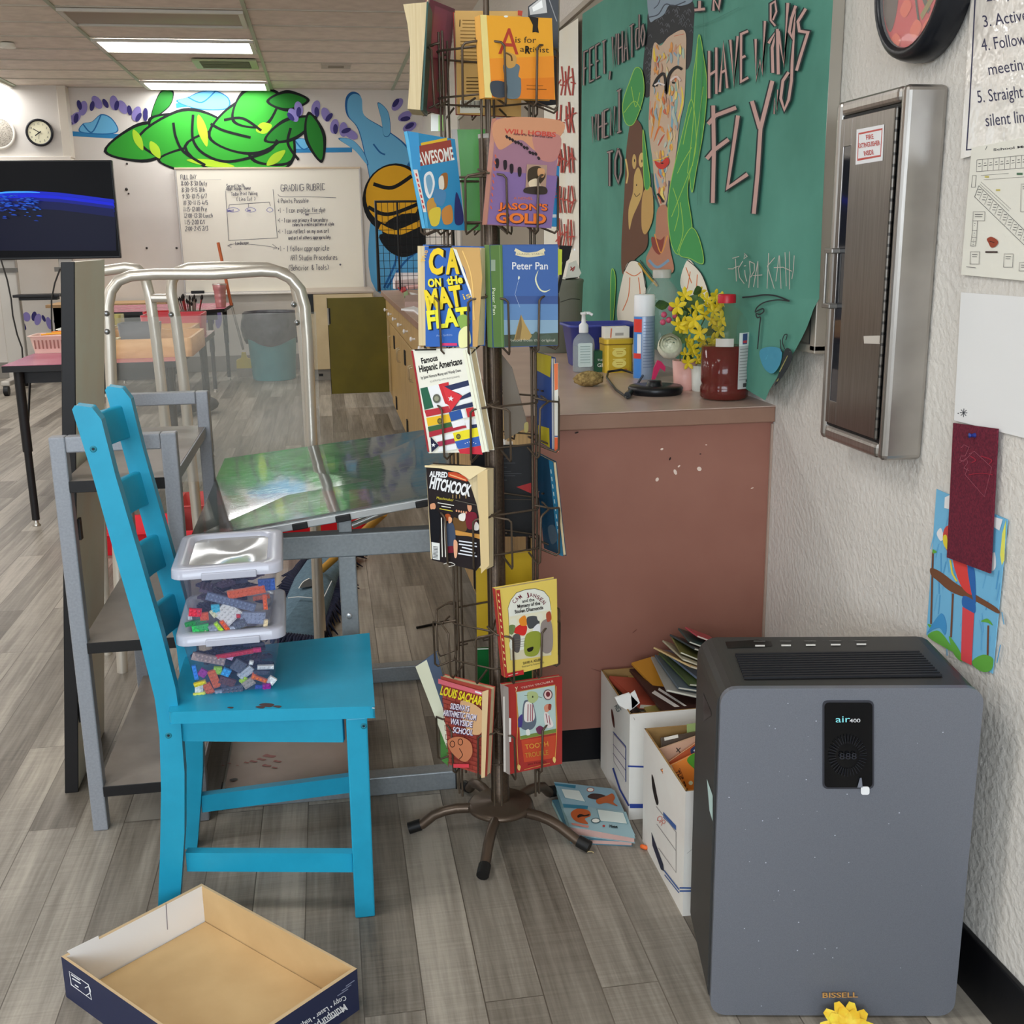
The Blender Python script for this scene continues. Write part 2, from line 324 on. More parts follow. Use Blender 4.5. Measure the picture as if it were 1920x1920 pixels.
# ---------------------------------------------------------------- painting on the back wall (plain leaf and cloud shapes)
m = MB(); q = Cv(m, PB, .00008, .0008, .6)
K = '0d1012'; G = '2b8a28'; G2 = '1b6a20'; Y2 = '93b428'
for pts in ([(283, 222), (300, 172), (325, 170), (318, 200)],):
    q.blob(K, [(x, y) for x, y in pts]); q.blob(G2, [(x*.9+30.5, y*.86+27) for x, y in pts])
def leaf(c, x0, y0, x1, y1, wd, o=6):
    dx, dy = x1-x0, y1-y0; L = math.hypot(dx, dy); nx, ny = -dy/L, dx/L
    f = lambda k, e: [(x0-dx/L*e, y0-dy/L*e), (x0+dx*.25+nx*k*.85, y0+dy*.25+ny*k*.85), (x0+dx*.6+nx*k, y0+dy*.6+ny*k), (x1+dx/L*e, y1+dy/L*e), (x0+dx*.6-nx*k, y0+dy*.6-ny*k), (x0+dx*.25-nx*k*.85, y0+dy*.25-ny*k*.85)]
    q.blob(K, f(wd+o, o)); q.blob(c, f(wd, 0))
def cloud(pts, tail):
    q.line('2b76a8', tail, 9); q.blob('1d5f96', pts); q.blob('5fa3c9', [(x*.94+sum(p[0] for p in pts)/len(pts)*.06, y*.9+sum(p[1] for p in pts)/len(pts)*.1) for x, y in pts]); q.cur('1d5f96', [pts[1], ((pts[1][0]+pts[3][0])/2, pts[2][1]+20), pts[3]], 2.5)
cloud([(150, 248), (155, 232), (172, 228), (190, 214), (210, 222), (222, 245), (200, 252)], [(123, 250), (225, 256)])
cloud([(330, 190), (352, 182), (375, 172), (405, 170), (430, 185), (425, 205), (370, 205)], [(330, 198), (420, 190)])
cloud([(540, 278), (552, 262), (570, 260), (585, 272), (590, 280)], [(540, 282), (660, 281)])
for b in ((345, 250, 200, 283, 30), (300, 268, 330, 220, 34), (440, 255, 262, 262, 47), (470, 300, 300, 300, 24), (545, 300, 350, 275, 46), (470, 230, 545, 300, 42), (395, 255, 560, 215, 46), (440, 225, 520, 178, 32), (505, 190, 575, 188, 13), (500, 262, 590, 222, 15), (580, 215, 602, 300, 13)): leaf(G if b[4] > 20 else G2, *b)
for b in ((250, 243, 268, 282, 7), (282, 265, 300, 297, 8), (372, 215, 388, 275, 8), (480, 245, 510, 235, 10), (350, 300, 440, 312, 6), (500, 310, 535, 282, 8)): leaf(Y2, *b, o=0)
for pts in ([(325, 230), (330, 258), (345, 285), (385, 310)], [(362, 215), (362, 262), (385, 290), (430, 303), (500, 285), (520, 262)], [(420, 225), (455, 222), (490, 245)], [(395, 232), (420, 245), (470, 258)], [(545, 240), (540, 270), (560, 300)]): q.cur(K, pts, 5)
q.rect('c4bcae', 330, 316, 560, 330)
PU, PD = '7e74ad', '2f2a63'
for x, y, a in ((131, 226, 60), (141, 222, 40), (156, 203, 10), (182, 192, -35), (214, 193, -10), (230, 201, -30), (256, 213, 20), (550, 216, -30), (560, 204, -10), (592, 202, 15), (611, 215, -20), (627, 237, 10), (644, 243, 0), (658, 252, -60), (745, 196, 40), (759, 218, 60), (768, 238, 60)): q.el(PU, x, y, 8, 14, a)
for x, y, a in ((143, 222, 10), (149, 197, -15), (173, 199, 10), (198, 194, -30), (219, 198, 10), (243, 207, -10), (260, 220, 30), (545, 219, -40), (560, 210, 5), (594, 210, -5), (617, 220, 40), (629, 242, 0), (649, 245, 70), (742, 193, 35), (760, 223, 80), (768, 236, 60), (124, 219, 0), (273, 212, 0), (273, 218, 0), (128, 235, 60)): q.el(PD, x, y, 4.5, 9.5, a)
tag(m.build('wall_mural'), 'bright green painting with blue clouds and purple spots above the whiteboard', 'mural')
m = MB(); q = Cv(m, PB, .00008, .0008, .6)
# right part: blue swirls over a striped yellow and black oval
for pts in ([(648, 185), (660, 172), (676, 180), (682, 215), (720, 240), (760, 270), (775, 300), (740, 345), (700, 360), (690, 320), (672, 245), (650, 215)], [(634, 260), (660, 262), (682, 285), (690, 310), (665, 282)], [(708, 192), (728, 210), (732, 250), (720, 255), (715, 225)]):
    q.blob('1a568f', pts); cx = sum(p[0] for p in pts)/len(pts); cy = sum(p[1] for p in pts)/len(pts); q.blob('5f9fc4', [(x*.92+cx*.08, y*.95+cy*.05) for x, y in pts])
q.blob('4f93bd', [(700, 390), (760, 380), (835, 420), (840, 545), (705, 545)])
q.cur('1a568f', [(700, 270), (712, 285), (722, 290)], 3); q.cur('1a568f', [(712, 400), (745, 470), (720, 540)], 4); q.cur('1a568f', [(800, 460), (760, 490), (725, 540)], 4)
q.el(K, 740, 372, 60, 66, 12, 32); q.el('c9961d', 738, 366, 52, 56, 12, 32)
for a in ((690, 388, 728, 402, 790, 380), (700, 345, 735, 352, 772, 330)): q.cur(K, [(a[0], a[1]), (a[2], a[3]), (a[4], a[5])], 7)
q.el(K, 760, 425, 45, 24, -14); q.cur('c9961d', [(712, 425), (745, 436), (795, 415)], 11); q.blob(K, [(712, 440), (760, 440), (800, 430), (795, 462), (760, 482), (728, 470)])
tag(m.build('wall_mural'), 'blue swirl painting with a striped yellow oval right of the whiteboard', 'mural')
m = MB(); q = Cv(m, PB, .00008, .0008, .6)
# lower purple spots by the desk
for x, y, rx, ry, a, c in ((36, 597, 6, 8, 0, PU), (50, 594, 7, 9, -15, PU), (41, 608, 5, 13, -35, PD), (64, 593, 5, 9, 8, PD), (71, 599, 6.5, 11, 12, PU), (82, 597, 3, 7, -25, PD), (92, 606, 5, 12, -15, PU), (104, 602, 3, 5, 0, PD), (118, 598, 3, 7, -40, PD), (118, 602, 3, 5, 10, PU)): q.el(c, x, y, rx, ry, a)
m2 = MB(); q = Cv(m2, PB, .00008, .0008, .6)
for x, y, rx, ry, a, c in ((410, 600, 6, 16, 5, PU), (396, 597, 5, 13, -10, PD), (385, 594, 8, 12, -30, PU)): q.el(c, x, y, rx, ry, a)
tag(m2.build('wall_mural'), 'purple painted spots on the back wall under the far pink table', 'mural')
tag(m.build('wall_mural'), 'row of purple painted spots low on the back wall by the black desk', 'mural')
# ================================================================ foreground furniture
def pl3(a, b, c): a, b, c = V(a), V(b), V(c); n = (b-a).cross(c-a); n = n if n.dot(CAM-a) > 0 else -n; return Pl(a, n)
# ---------------------------------------------------------------- turquoise chair
TQ = NM('turquoise_paint', .38, 0, .4); _g = TQ.geo()
TQ.col(TQ.ramp(TQ.noise(_g, 14, 4), [(.3, lin('1a8aa9', 1.22)), (.7, lin('1e92b2', 1.22))])); TQ.bump(TQ.noise(TQ.mapv(_g, (1, 1, .2)), 120, 2), .05, .002); TQ = TQ.m
ch = thing('ladderback_chair', 'turquoise painted wooden ladderback chair with two clear bins on its seat', 'chair', (-.16, 2.16, 0))
Lp = [(135, 768), (170, 880), (215, 1040), (262, 1200), (290, 1310), (299, 1380), (302, 1480), (300, 1600), (294, 1712)]
Rp = [(190, 787), (216, 890), (260, 1040), (302, 1185), (329, 1290), (339, 1360), (346, 1450), (346, 1560), (341, 1640), (334, 1712)]
prof = [onY(x, y, 2.03) for x, y in [(140, 760), (172, 764)]+Rp] + [onY(x, y, 2.03) for x, y in reversed(Lp)]
for p in prof: p.z = max(0, p.z) if p.z > .02 else 0
def mid(z):
    P = [onY((a[0]+b[0])/2, (a[1]+b[1])/2, 2.03) for a, b in zip(Lp, Rp)]
    for a, b in zip(P, P[1:]):
        if b.z <= z <= a.z: return a.x+(b.x-a.x)*(a.z-z)/(a.z-b.z)
    return P[-1].x
for dy, dx in ((0, 0), (.262, .008)):
    MB().prism([p+V((dx, dy, 0)) for p in prof], (0, .034, 0), TQ).build('rear_post', ch, .005, 3)
for z, h in ((.955, .066), (.818, .07), (.685, .07), (.556, .07)):
    P = []
    for i in range(9):
        u = i/8; y = 2.058+u*.24; bow = -.028*math.sin(math.pi*u)
        row = []
        for dz, dt in ((-h/2, -.008), (-h/2, .008), (h/2, .008), (h/2, -.008), (-h/2, -.008)): row.append(V((mid(z+dz)+bow+dt+.004, y, z+dz)))
        P.append(row)
    m = MB(); m.grid(P, TQ); m.build('back_slat', ch, .004)
seat = [(.05, 1.955), (.056, 2.362), (-.335, 2.312), (-.332, 2.003)]
m = MB(); m.prism([V((x, y, .426)) for x, y in seat], (0, 0, .024), TQ)
q = Cv(m, Pl((0, 0, .4502), (0, 0, 1)), .00005, .0002)
for x, y, r in ((488, 1326, 9), (500, 1322, 14), (520, 1325, 8), (432, 1327, 6), (700, 1328, 3)): q.blob('4a3a38' if r > 4 else 'e8ddd0', [(x-r, y), (x-r*.3, y-r*.25), (x+r, y-r*.1), (x+r*.4, y+r*.3)])
m.build('seat', ch, .009, 3)
q = None
for fx, fy in ((.012, 1.982), (.018, 2.335)):
    m = MB(); a = .0195; b = .0195
    m.hexa([V((fx-b, fy-b, 0)), V((fx+b, fy-b, 0)), V((fx+b, fy+b, 0)), V((fx-b, fy+b, 0))], [V((fx-.017, fy-a, .426)), V((fx+.023, fy-a, .426)), V((fx+.023, fy+a, .426)), V((fx-.017, fy+a, .426))], TQ); m.build('front_leg', ch, .003)
for a, b, z0, z1 in (((-.318, 2.05), (-.01, 1.985), .372, .426), ((-.312, 2.30), (0, 2.335), .372, .426), ((.02, 2.0), (.02, 2.318), .372, .426), ((-.318, 2.064), (-.318, 2.30), .372, .426)):
    d = V((b[0]-a[0], b[1]-a[1], 0)); nrm = V((-d.y, d.x, 0)).normalized()*.009
    m = MB(); A = V((a[0], a[1], z0)); B = V((b[0], b[1], z0)); m.prism([A-nrm, B-nrm, B+nrm, A+nrm], (0, 0, z1-z0), TQ); m.build('apron', ch, .002)
for a, b, z0, z1 in (((-.33, 2.052), (-.005, 1.988), .093, .134), ((-.33, 2.308), (.0, 2.338), .082, .122)):
    d = V((b[0]-a[0], b[1]-a[1], 0)); nrm = V((-d.y, d.x, 0)).normalized()*.010
    m = MB(); A = V((a[0], a[1], z0)); B = V((b[0], b[1], z0)); m.prism([A-nrm, B-nrm, B+nrm, A+nrm], (0, 0, z1-z0), TQ); m.build('stretcher', ch, .003)
for x, y, Y in ((175, 842, 2.03), (316, 1379, 2.03), (682, 1361, 1.963)):
    p = onY(x, y, Y); m = MB(); m.lathe([(.0062, -.001), (.006, .001), (.003, .0012), (.0025, .0004), (.0001, .0004)], mt('1c6f80', .4), p, 14, Matrix.Rotation(math.pi/2, 3, 'X')); m.lathe([(.0024, .0014), (.0001, .0014)], mt('15222a'), p, 10, Matrix.Rotation(math.pi/2, 3, 'X')); m.build('screw', ch)
# ---------------------------------------------------------------- clear bins with toy bricks
CL = mt('7f85ac', .06, 0, 1, .6, 0, .22); LIDM = mt('c3c5d2', .2, 0, 1.0, .5, 0, .88); LIDC = mt('c9c7c2', .06, 0, .95, .7, 0, .62)
def rr(x0, x1, y0, y1, r, n=4):
    P = []
    for cx, cy, a in ((x1-r, y0+r, -90), (x1-r, y1-r, 0), (x0+r, y1-r, 90), (x0+r, y0+r, 180)):
        for i in range(n+1): t = math.radians(a+90*i/n); P.append((cx+r*math.cos(t), cy+r*math.sin(t)))
    return P
def clear_bin(z, dx, dy, label, name='storage_bin'):
    F = Fr((-.311+dx, 2.045+dy, z), (.985, .055, 0), (-.03, 1, 0)); W, D, H = .197, .262, .118
    t = thing(name, label, 'bin', F(W/2, D/2), 'clear bins of toy bricks')
    lev = [(0, .028), (.004, .025), (H-.012, .008), (H-.010, .002), (H, .002)]
    rows = []
    for h, ins in lev: P = [F(x, y, h) for x, y in rr(ins, W-ins, ins, D-ins, .02)]; rows.append(P+[P[0]])
    m = MB(); m.grid(rows, CL); m.poly([F(x, y, .0015) for x, y in rr(.028, W-.028, .028, D-.028, .02)], CL); m.build('tub', t)
    lm = MB(); lr = []
    for h, ins in ((H-.006, -.004), (H+.010, -.003), (H+.013, 0), (H+.013, .022), (H+.007, .026)): P = [F(x, y, h) for x, y in rr(ins, W-ins, ins, D-ins, .025)]; lr.append(P+[P[0]])
    lm.grid(lr, LIDM); lm.build('lid_rim', t)
    lm = MB(); n = 10
    P = [[F(.026+(W-.052)*i/n, .026+(D-.052)*j/n, H+.007-.004*math.sin(math.pi*i/n)*math.sin(math.pi*j/n)*(1+.5*math.cos(5*i/n*2))) for j in range(n+1)] for i in range(n+1)]
    lm.grid(P, LIDC); lm.build('lid_panel', t)
    m = MB(); m.box(F(W*.52, -.006, H-.002), (.10, .006, .014), LIDM, math.radians(3)); m.build('latch', t, .002)
    return F
FL = clear_bin(.4505, 0, 0, 'lower clear plastic bin of toy bricks standing on the turquoise seat')
FU = clear_bin(.5835, .003, -.008, 'upper clear plastic bin of toy bricks stacked on the other bin')
_bk = {}
def brick(F, px, py, nx, ny, col, cname, where, ang=0, depth=.006, tilt=0, xyz=None, shape='toy brick'):
    key = (nx, ny)
    if key not in _bk:
        m = MB(); s = .0078; m.box((0, 0, 0), (nx*s, ny*s, .0055), mt('808080'))
        if nx*ny < 40:
            for i in range(nx):
                for j in range(ny): m.lathe([(.0024, .0027), (.0024, .0042), (.0001, .0042)], mt('808080'), ((i-(nx-1)/2)*s, (j-(ny-1)/2)*s, 0), 8)
        o = m.build('toy_brick'); _bk[key] = o; ob = o
    else: ob = _bk[key].copy(); COL.objects.link(ob)
    if xyz is None:                      # lies behind the front wall of the tub
        f0 = F(.0, .024, .02); f1 = F(.19, .024, .02); f2 = F(.0, .010, .10); P = pl3(f0, f1, f2); c = P(px, py, -depth)
        e = P.n; u = V((1, 0, 0)); u = (u-e*u.dot(e)).normalized(); v = e.cross(u)
        R = Matrix((u, v, e)).transposed() @ Matrix.Rotation(math.radians(-ang), 3, 'Z') @ Matrix.Rotation(tilt, 3, 'X')
    else: c = V(xyz); R = Matrix.Rotation(ang, 3, 'Z') @ Matrix.Rotation(tilt, 3, 'X')
    ob.matrix_world = Matrix.Translation(c) @ R.to_4x4()
    ob.material_slots[0].link = 'OBJECT'; ob.material_slots[0].material = mt(col, .35)
    tag(ob, '%s %s lying in the %s clear bin on the chair' % (cname, shape, where), 'toy brick', 'toy bricks in the %s bin' % where); return ob
UPB = [(433, 1129, 12, 2, '6b7691', 'long slate blue', 22), (462, 1111, 9, 2, 'e8643f', 'long orange', -6), (427, 1152, 5, 5, 'f2f1ee', 'square white', 45), (474, 1161, 6, 3, '8d97ad', 'pale grey wing-shaped', 8), (366, 1149, 3, 2, 'c9334a', 'red', 10), (383, 1157, 2, 2, 'ee5a33', 'round orange', 0), (404, 1143, 2, 2, '3fb6d8', 'sky blue', 0), (376, 1181, 4, 2, '38b45f', 'bright green', -4), (413, 1179, 4, 1, 'a5cf3c', 'lime green', 60), (401, 1183, 2, 3, '8f97a5', 'mid grey', -15), (437, 1183, 2, 2, 'aeb5c4', 'light grey', 0), (477, 1183, 2, 1, 'b4d63c', 'small lime', 0), (421, 1173, 3, 1, 'ef5a30', 'narrow orange', 62), (497, 1130, 1, 4, 'e2623f', 'upright orange', 0), (490, 1122, 4, 1, 'a0563f', 'brown', -5), (366, 1170, 5, 1, '2b7f4c', 'dark green', -12), (450, 1171, 3, 2, '5d6473', 'dark grey', -20), (498, 1170, 1, 2, 'd6c3a0', 'tan', 10), (367, 1193, 3, 1, 'f0f0ee', 'white', 0), (385, 1191, 2, 1, 'dccfae', 'small tan', 80), (447, 1155, 1, 1, 'b9404e', 'small red', 0), (400, 1152, 2, 1, 'e2d6b4', 'cream', 60), (500, 1098, 4, 3, '3b5a9c', 'navy blue', 0), (356, 1160, 1, 1, 'a7adb8', 'small grey', 0)]
LOB = [(391, 1236, 8, 2, '97878a', 'long brown grey', 19), (440, 1228, 9, 1, 'c4324c', 'long red', -5), (402, 1275, 2, 5, 'f0673d', 'large orange', -14), (391, 1294, 2, 3, 'f0673d', 'half-hidden orange', -20), (375, 1282, 3, 1, 'f0c03c', 'yellow', -15), (366, 1262, 1, 4, '3f7fd0', 'upright blue', -5), (380, 1264, 2, 2, 'a03a9a', 'purple', 40), (408, 1260, 2, 2, '9cc84c', 'lime green', 10), (424, 1261, 2, 2, '3f98e0', 'bright blue', 30), (447, 1250, 3, 3, '5f6373', 'dark grey', 40), (498, 1253, 4, 1, 'f4f3f0', 'long white', 5), (461, 1264, 4, 2, 'b8bcc6', 'light grey', -35), (486, 1273, 4, 1, 'ef6a3c', 'narrow orange', 30), (476, 1268, 1, 2, 'ee6236', 'small orange', 20), (509, 1278, 2, 2, 'f0efec', 'square white', 40), (486, 1294, 2, 2, '2f55b4', 'royal blue', 10), (500, 1289, 2, 2, '8e2b86', 'magenta', 0), (426, 1279, 4, 2, '6b4648', 'brown', 28), (466, 1283, 3, 2, 'a79c94', 'taupe', -30), (373, 1294, 2, 2, 'eeeeec', 'white', 5), (436, 1294, 5, 2, '585e70', 'charcoal', -4), (411, 1302, 2, 2, '929cae', 'mid grey', 0), (374, 1304, 3, 1, 'f0d66a', 'pale yellow', -8), (456, 1277, 2, 1, 'b0d440', 'small lime', -40), (471, 1243, 1, 1, 'f2f2f0', 'small white', 20), (490, 1262, 4, 1, '454b5c', 'dark', 8), (482, 1221, 2, 1, 'd23a70', 'pink', 0), (429, 1235, 2, 1, 'd9a9d6', 'lilac', 30), (446, 1304, 3, 1, 'f0f0ee', 'flat white', 0), (465, 1302, 1, 1, 'efe0b0', 'cream', 0)]
for F, lst, wh in ((FU, UPB, 'upper'), (FL, LOB, 'lower')):
    for i, (x, y, nx, ny, c, cn, a) in enumerate(lst): brick(F, x, y, nx, ny, c, cn, wh, a, .0045+.0016*(i % 4), .03*((i % 3)-1))
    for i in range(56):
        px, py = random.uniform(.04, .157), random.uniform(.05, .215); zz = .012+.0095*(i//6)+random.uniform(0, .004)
        c, cn = random.choice([('3a3f55', 'dark slate'), ('30344a', 'dark navy'), ('4a4152', 'plum grey'), ('2e3346', 'deep blue'), ('54485a', 'dull mauve')])  # filler colours are darkened to stand in for shade inside the bins
        brick(F, 0, 0, random.choice([3, 4, 6]), random.choice([2, 3]), c, 'half-buried shade-toned '+cn, wh, random.uniform(0, 6), 0, random.uniform(-.3, .3), F(px, py, zz))
# ---------------------------------------------------------------- cardboard tray
cL, cT, cR, cB = V((-.522, 1.821, 0)), V((-.301, 2.011, 0)), V((-.008, 1.692, 0)), V((-.229, 1.502, 0))
ca = thing('cardboard_tray', 'shallow open cardboard box lid with navy outside lying on the floor before the chair', 'cardboard box', (cL+cR)/2)
NAVY = mt('232842', .5); KR = noisy('kraft_board', 'b8996c', 'c2a476', 8, .75, k=1.2); WHT = mt('dad6dd', .6)
Zc = V((0, 0, .082)); ctr = (cL+cR)/2
def inn(p, k=.006): return p+(ctr-p).normalized()*k*1.5
for nm, a, b, mi in (('side', cL, cT, WHT), ('side', cT, cR, KR), ('side', cR, cB, KR), ('side', cB, cL, KR)):
    m = MB(); ai, bi = inn(a), inn(b)
    m.add([a, b, b+Zc, a+Zc], [(0, 1, 2, 3)], NAVY); m.add([ai, bi, bi+Zc, ai+Zc], [(0, 1, 2, 3)], mi); m.add([a+Zc, b+Zc, bi+Zc, ai+Zc, a, b, bi, ai], [(0, 1, 2, 3), (4, 5, 6, 7), (0, 3, 7, 4), (1, 2, 6, 5)], mt('b39a76', .7))
    if (a, b) == (cL, cT): q = Cv(m, pl3(ai, bi, ai+Zc), .0001, .0003); q.line('77717a', [(311, 1694), (314, 1743)], 1.6); q.poly('e4e2ea', [(125, 1783), (184, 1754), (196, 1800), (168, 1824)])
    if (a, b) == (cB, cL):
        q = Cv(m, pl3(a, b, a+Zc), .0001, .0003); q.line('d8dbe6', [(130, 1821), (166, 1846), (172, 1874), (134, 1846)], 1.6, True); q.line('d8dbe6', [(134, 1827), (150, 1838)], 2); q.line('d8dbe6', [(136, 1834), (152, 1844)], 2); q.line('d8dbe6', [(141, 1846), (148, 1851)], 2); q.cur('d8dbe6', [(160, 1852), (167, 1850), (170, 1860), (162, 1866)], 1.8)
    if (a, b) == (cR, cB):
        q = Cv(m, pl3(a, b, a+Zc), .0001, .0003)
        q.text('e9ecf5', 'Copy • Laser • Inkjet', 646, 1866, 9, 147, bold=.01); q.text('e9ecf5', 'Multipurpose', 645, 1882, 13, 146, bold=.015, sx=.9); q.line('e9ecf5', [(646, 1893), (560, 1952)], 2)
        for i in range(3): q.line('7d8296', [(664-6*i, 1838+8*i), (648-8*i, 1849+9*i)], 1.6)
    m.build('side', ca)
m = MB(); m.prism([inn(p, .008)+V((0, 0, .001)) for p in (cL, cT, cR, cB)], (0, 0, .004), KR); m.build('base', ca)
# ---------------------------------------------------------------- air purifier
U = V((.982, -.187, 0)); Wd = V((.187, .982, 0)); PF = Fr((.598, 1.562, 0), U, (0, 0, 1)); Pp = Pl(PF.o, PF.n)
def loc(p): d = p-PF.o; return d.dot(U), d.z
pw = (loc(Pp(1827, 1500))[0]-loc(Pp(1345, 1500))[0]); x0p = loc(Pp(1345, 1500))[0]; HT = .602
pu = thing('air_purifier', 'tall slate grey and black air purifier standing against the right wall', 'air purifier', PF(pw/2, 0, -.1))
BLK = mt('3b3a38', .45, 0, 1, .4); SLT = NM('slate_metallic', .38, .35, .5); SLT.col(SLT.ramp(SLT.noise(SLT.geo(), 700, 2), [(.3, lin('64676f', 1.4)), (.7, lin('6d7078', 1.4))])); SLT = SLT.m
m = MB(); P = rr(x0p-.004, x0p+pw+.004, .012, HT, .034, 5); m.prism([PF(x, y, -.014) for x, y in P], Wd*.222, BLK); m.build('housing', pu, .012, 3, 50)
m = MB(); P = rr(x0p, x0p+pw, .004, loc(Pp(1500, 1291))[1], .026, 6); m.prism([PF(x, y, 0) for x, y in P], Wd*.012, SLT)
q = Cv(m, Pp, .0001, .0003, .4)
for i in range(46): x, y = random.choice([(random.uniform(1360, 1530), random.uniform(1330, 1890)), (random.uniform(1360, 1800), random.uniform(1310, 1880))]); r = random.uniform(.5, 1.5); q.el('b9bcc8', x, y, r, r*.8, 0, 6)
q.text('b4854a', 'BISSELL', 1541, 1867, 9.5, -.6, width=66, bold=.02)
m.build('front_panel', pu, .003, 2, 50)
m = MB(); P = [(x, y) for x, y in rr(1542, 1638, 1313, 1478, 9, 4)]; m.prism([Pp(x, y, .0002) for x, y in P], PF.n*.0022, mt('33343a', .3), mt('2a2b30', .3)); P = rr(1545, 1635, 1316, 1475, 8, 4); m.poly([Pp(x, y, .0026) for x, y in P], mt('0c0d10', .08, 0, 1, .5))
q = Cv(m, Pp, .0001, .003, .3)
q.text('7fd0d6', 'air', 1566, 1353, 12.5, -1, bold=.0, width=27); q.text('dfe3e6', '400', 1592, 1353, 7, -1, width=20)
for i in range(36):
    a = 2*math.pi*i/36; q.line('1d1e23', [(1588+22*math.cos(a), 1415+24*math.sin(a)), (1588+36*math.cos(a), 1415+39*math.sin(a))], 1.3)
q.text('2a2b31', '888', 1572, 1420, 12, 0, width=32); m.build('display', pu)
m = MB(); m.poly([Pp(x, y, .0045) for x, y in ((1606, 1474), (1611, 1456), (1614, 1456), (1616, 1474))], mt('6a6d76', .2)); m.prism([Pp(x, y, .003) for x, y in rr(1613, 1629, 1473, 1488, 4, 3)], PF.n*.001, mt('ecebe6', .4)); m.build('tape_tab', pu)
PT = Pl((0, 0, HT), (0, 0, 1))
m = MB(); G4 = [PT(x, y, .0006) for x, y in ((1378, 1228), (1722, 1223), (1768, 1271), (1396, 1276))]; m.poly(G4, mt('08080a', .6))
for i in range(11):
    a = (i+.1)/11; b = (i+.55)/11; L = lambda t: G4[0].lerp(G4[3], t); Rr_ = lambda t: G4[1].lerp(G4[2], t)
    m.prism([L(a), Rr_(a), Rr_(b), L(b)], (0, 0, .0035), mt('1f1f22', .5))
m.build('outlet_grille', pu)
m = MB(); q = Cv(m, PT, .0001, .0006, .2); q.poly('120f0f', [(1360, 1204), (1420, 1200), (1446, 1203), (1448, 1212), (1430, 1214), (1364, 1216)])
for x in (1425, 1474, 1520, 1567, 1615): q.rect('d8d6d0', x-9, 1210-(x-1425)*.01, x+9, 1213-(x-1425)*.01); q.line('6d6c69', [(x-12, 1203), (x+10, 1203)], 1.2)
m.build('control_strip', pu)
SDP = Pl(PF(x0p-.004, 0, 0), -U); m = MB(); q = Cv(m, SDP, .0001, .0006, .3); q.poly('141416', [(1319, 1300), (1334, 1335), (1334, 1342), (1320, 1352)]); m.build('handle_recess', pu); m = MB(); q = Cv(m, SDP, .0001, .0006, .3); q.poly('b9d6cf', [(1326, 1460), (1337, 1492), (1337, 1540), (1331, 1520)]); m.build('side_mint_mark', pu)  # dark handle recess, then a pale mint shape drawn flat on the side
m = MB()
for a in (.03, pw-.03):
    for d in (-.03, -.2): m.lathe([(.014, 0), (.014, .014)], mt('1a1a1a'), PF(x0p+a, 0, d), 12)
m.build('foot', pu)
# yellow daisy on the floor in front of it
c = onY(1589, 1932, 1.475); fl = thing('yellow_flower', 'yellow daisy flower lying on the floor in front of the air purifier', 'flower', V((c.x, c.y, 0)))
fn = V((-.15, -.72, .68)).normalized(); fu = V((1, 0, 0)); fu = (fu-fn*fu.dot(fn)).normalized(); fv = fn.cross(fu)
YM = noisy('yellow_petal', 'e8a21c', 'f4c23a', 40, .55)
for rnd, (n, r0) in enumerate(((11, .041), (9, .031))):
    for i in range(n):
        a = 2*math.pi*(i+.3*rnd)/n; d = fu*math.cos(a)+fv*math.sin(a); t = fn.cross(d); P = []
        for k in range(6):
            s = k/5; wd = .0118*math.sin(math.pi*min(.90, s*.62+.25)); cc = c+d*(.004+r0*s)+fn*(.004*math.sin(s*3)+.004*rnd)
            P.append([cc-t*wd, cc+fn*-.0015, cc+t*wd])
        m = MB(); m.grid(P, YM); m.build('petal', fl)
m = MB(); m.sph(c+fn*.005, .010, mt('8a5a1c', .8), 12, .6); m.build('flower_centre', fl)
m = MB(); m.tube([c-fn*.004, V((c.x+.005, c.y-.015, .012)), V((c.x+.02, c.y-.09, .004)), V((c.x+.05, c.y-.2, .004))], .003, mt('4c7a2c'), 8); m.build('stem', fl)
# ---------------------------------------------------------------- grey metal shelf unit
GM = noisy('grey_powder_coat', '787a7e', '808287', 200, .38, metal=.2, k=1.5); SH = noisy('grey_laminate', '776e66', '827970', 12, .35); BE = mt('141212', .5)
su = thing('shelf_unit', 'grey metal shelf unit with dark shelves behind the turquoise chair', 'shelf', (-.455, 2.76, 0))
for y in (2.41, 3.085):
    m = MB(); x0, x1 = -.588, -.330
    for x in (x0+.0165, x1-.0165): m.bx(x-.0165, x+.0165, y, y+.032, 0, .91, GM)
    m.bx(x0+.033, x1-.033, y, y+.032, .876, .91, GM); m.build('end_frame', su, .003)
for z in (.792, .43, .085):
    m = MB(); m.bx(-.570, -.346, 2.413, 3.115, z, z+.022, SH); m.bx(-.571, -.345, 2.4105, 2.413, z-.002, z+.023, BE); m.bx(-.346, -.342, 2.442, 3.085, z-.004, z+.022, GM); m.build('shelf_board', su, .001)
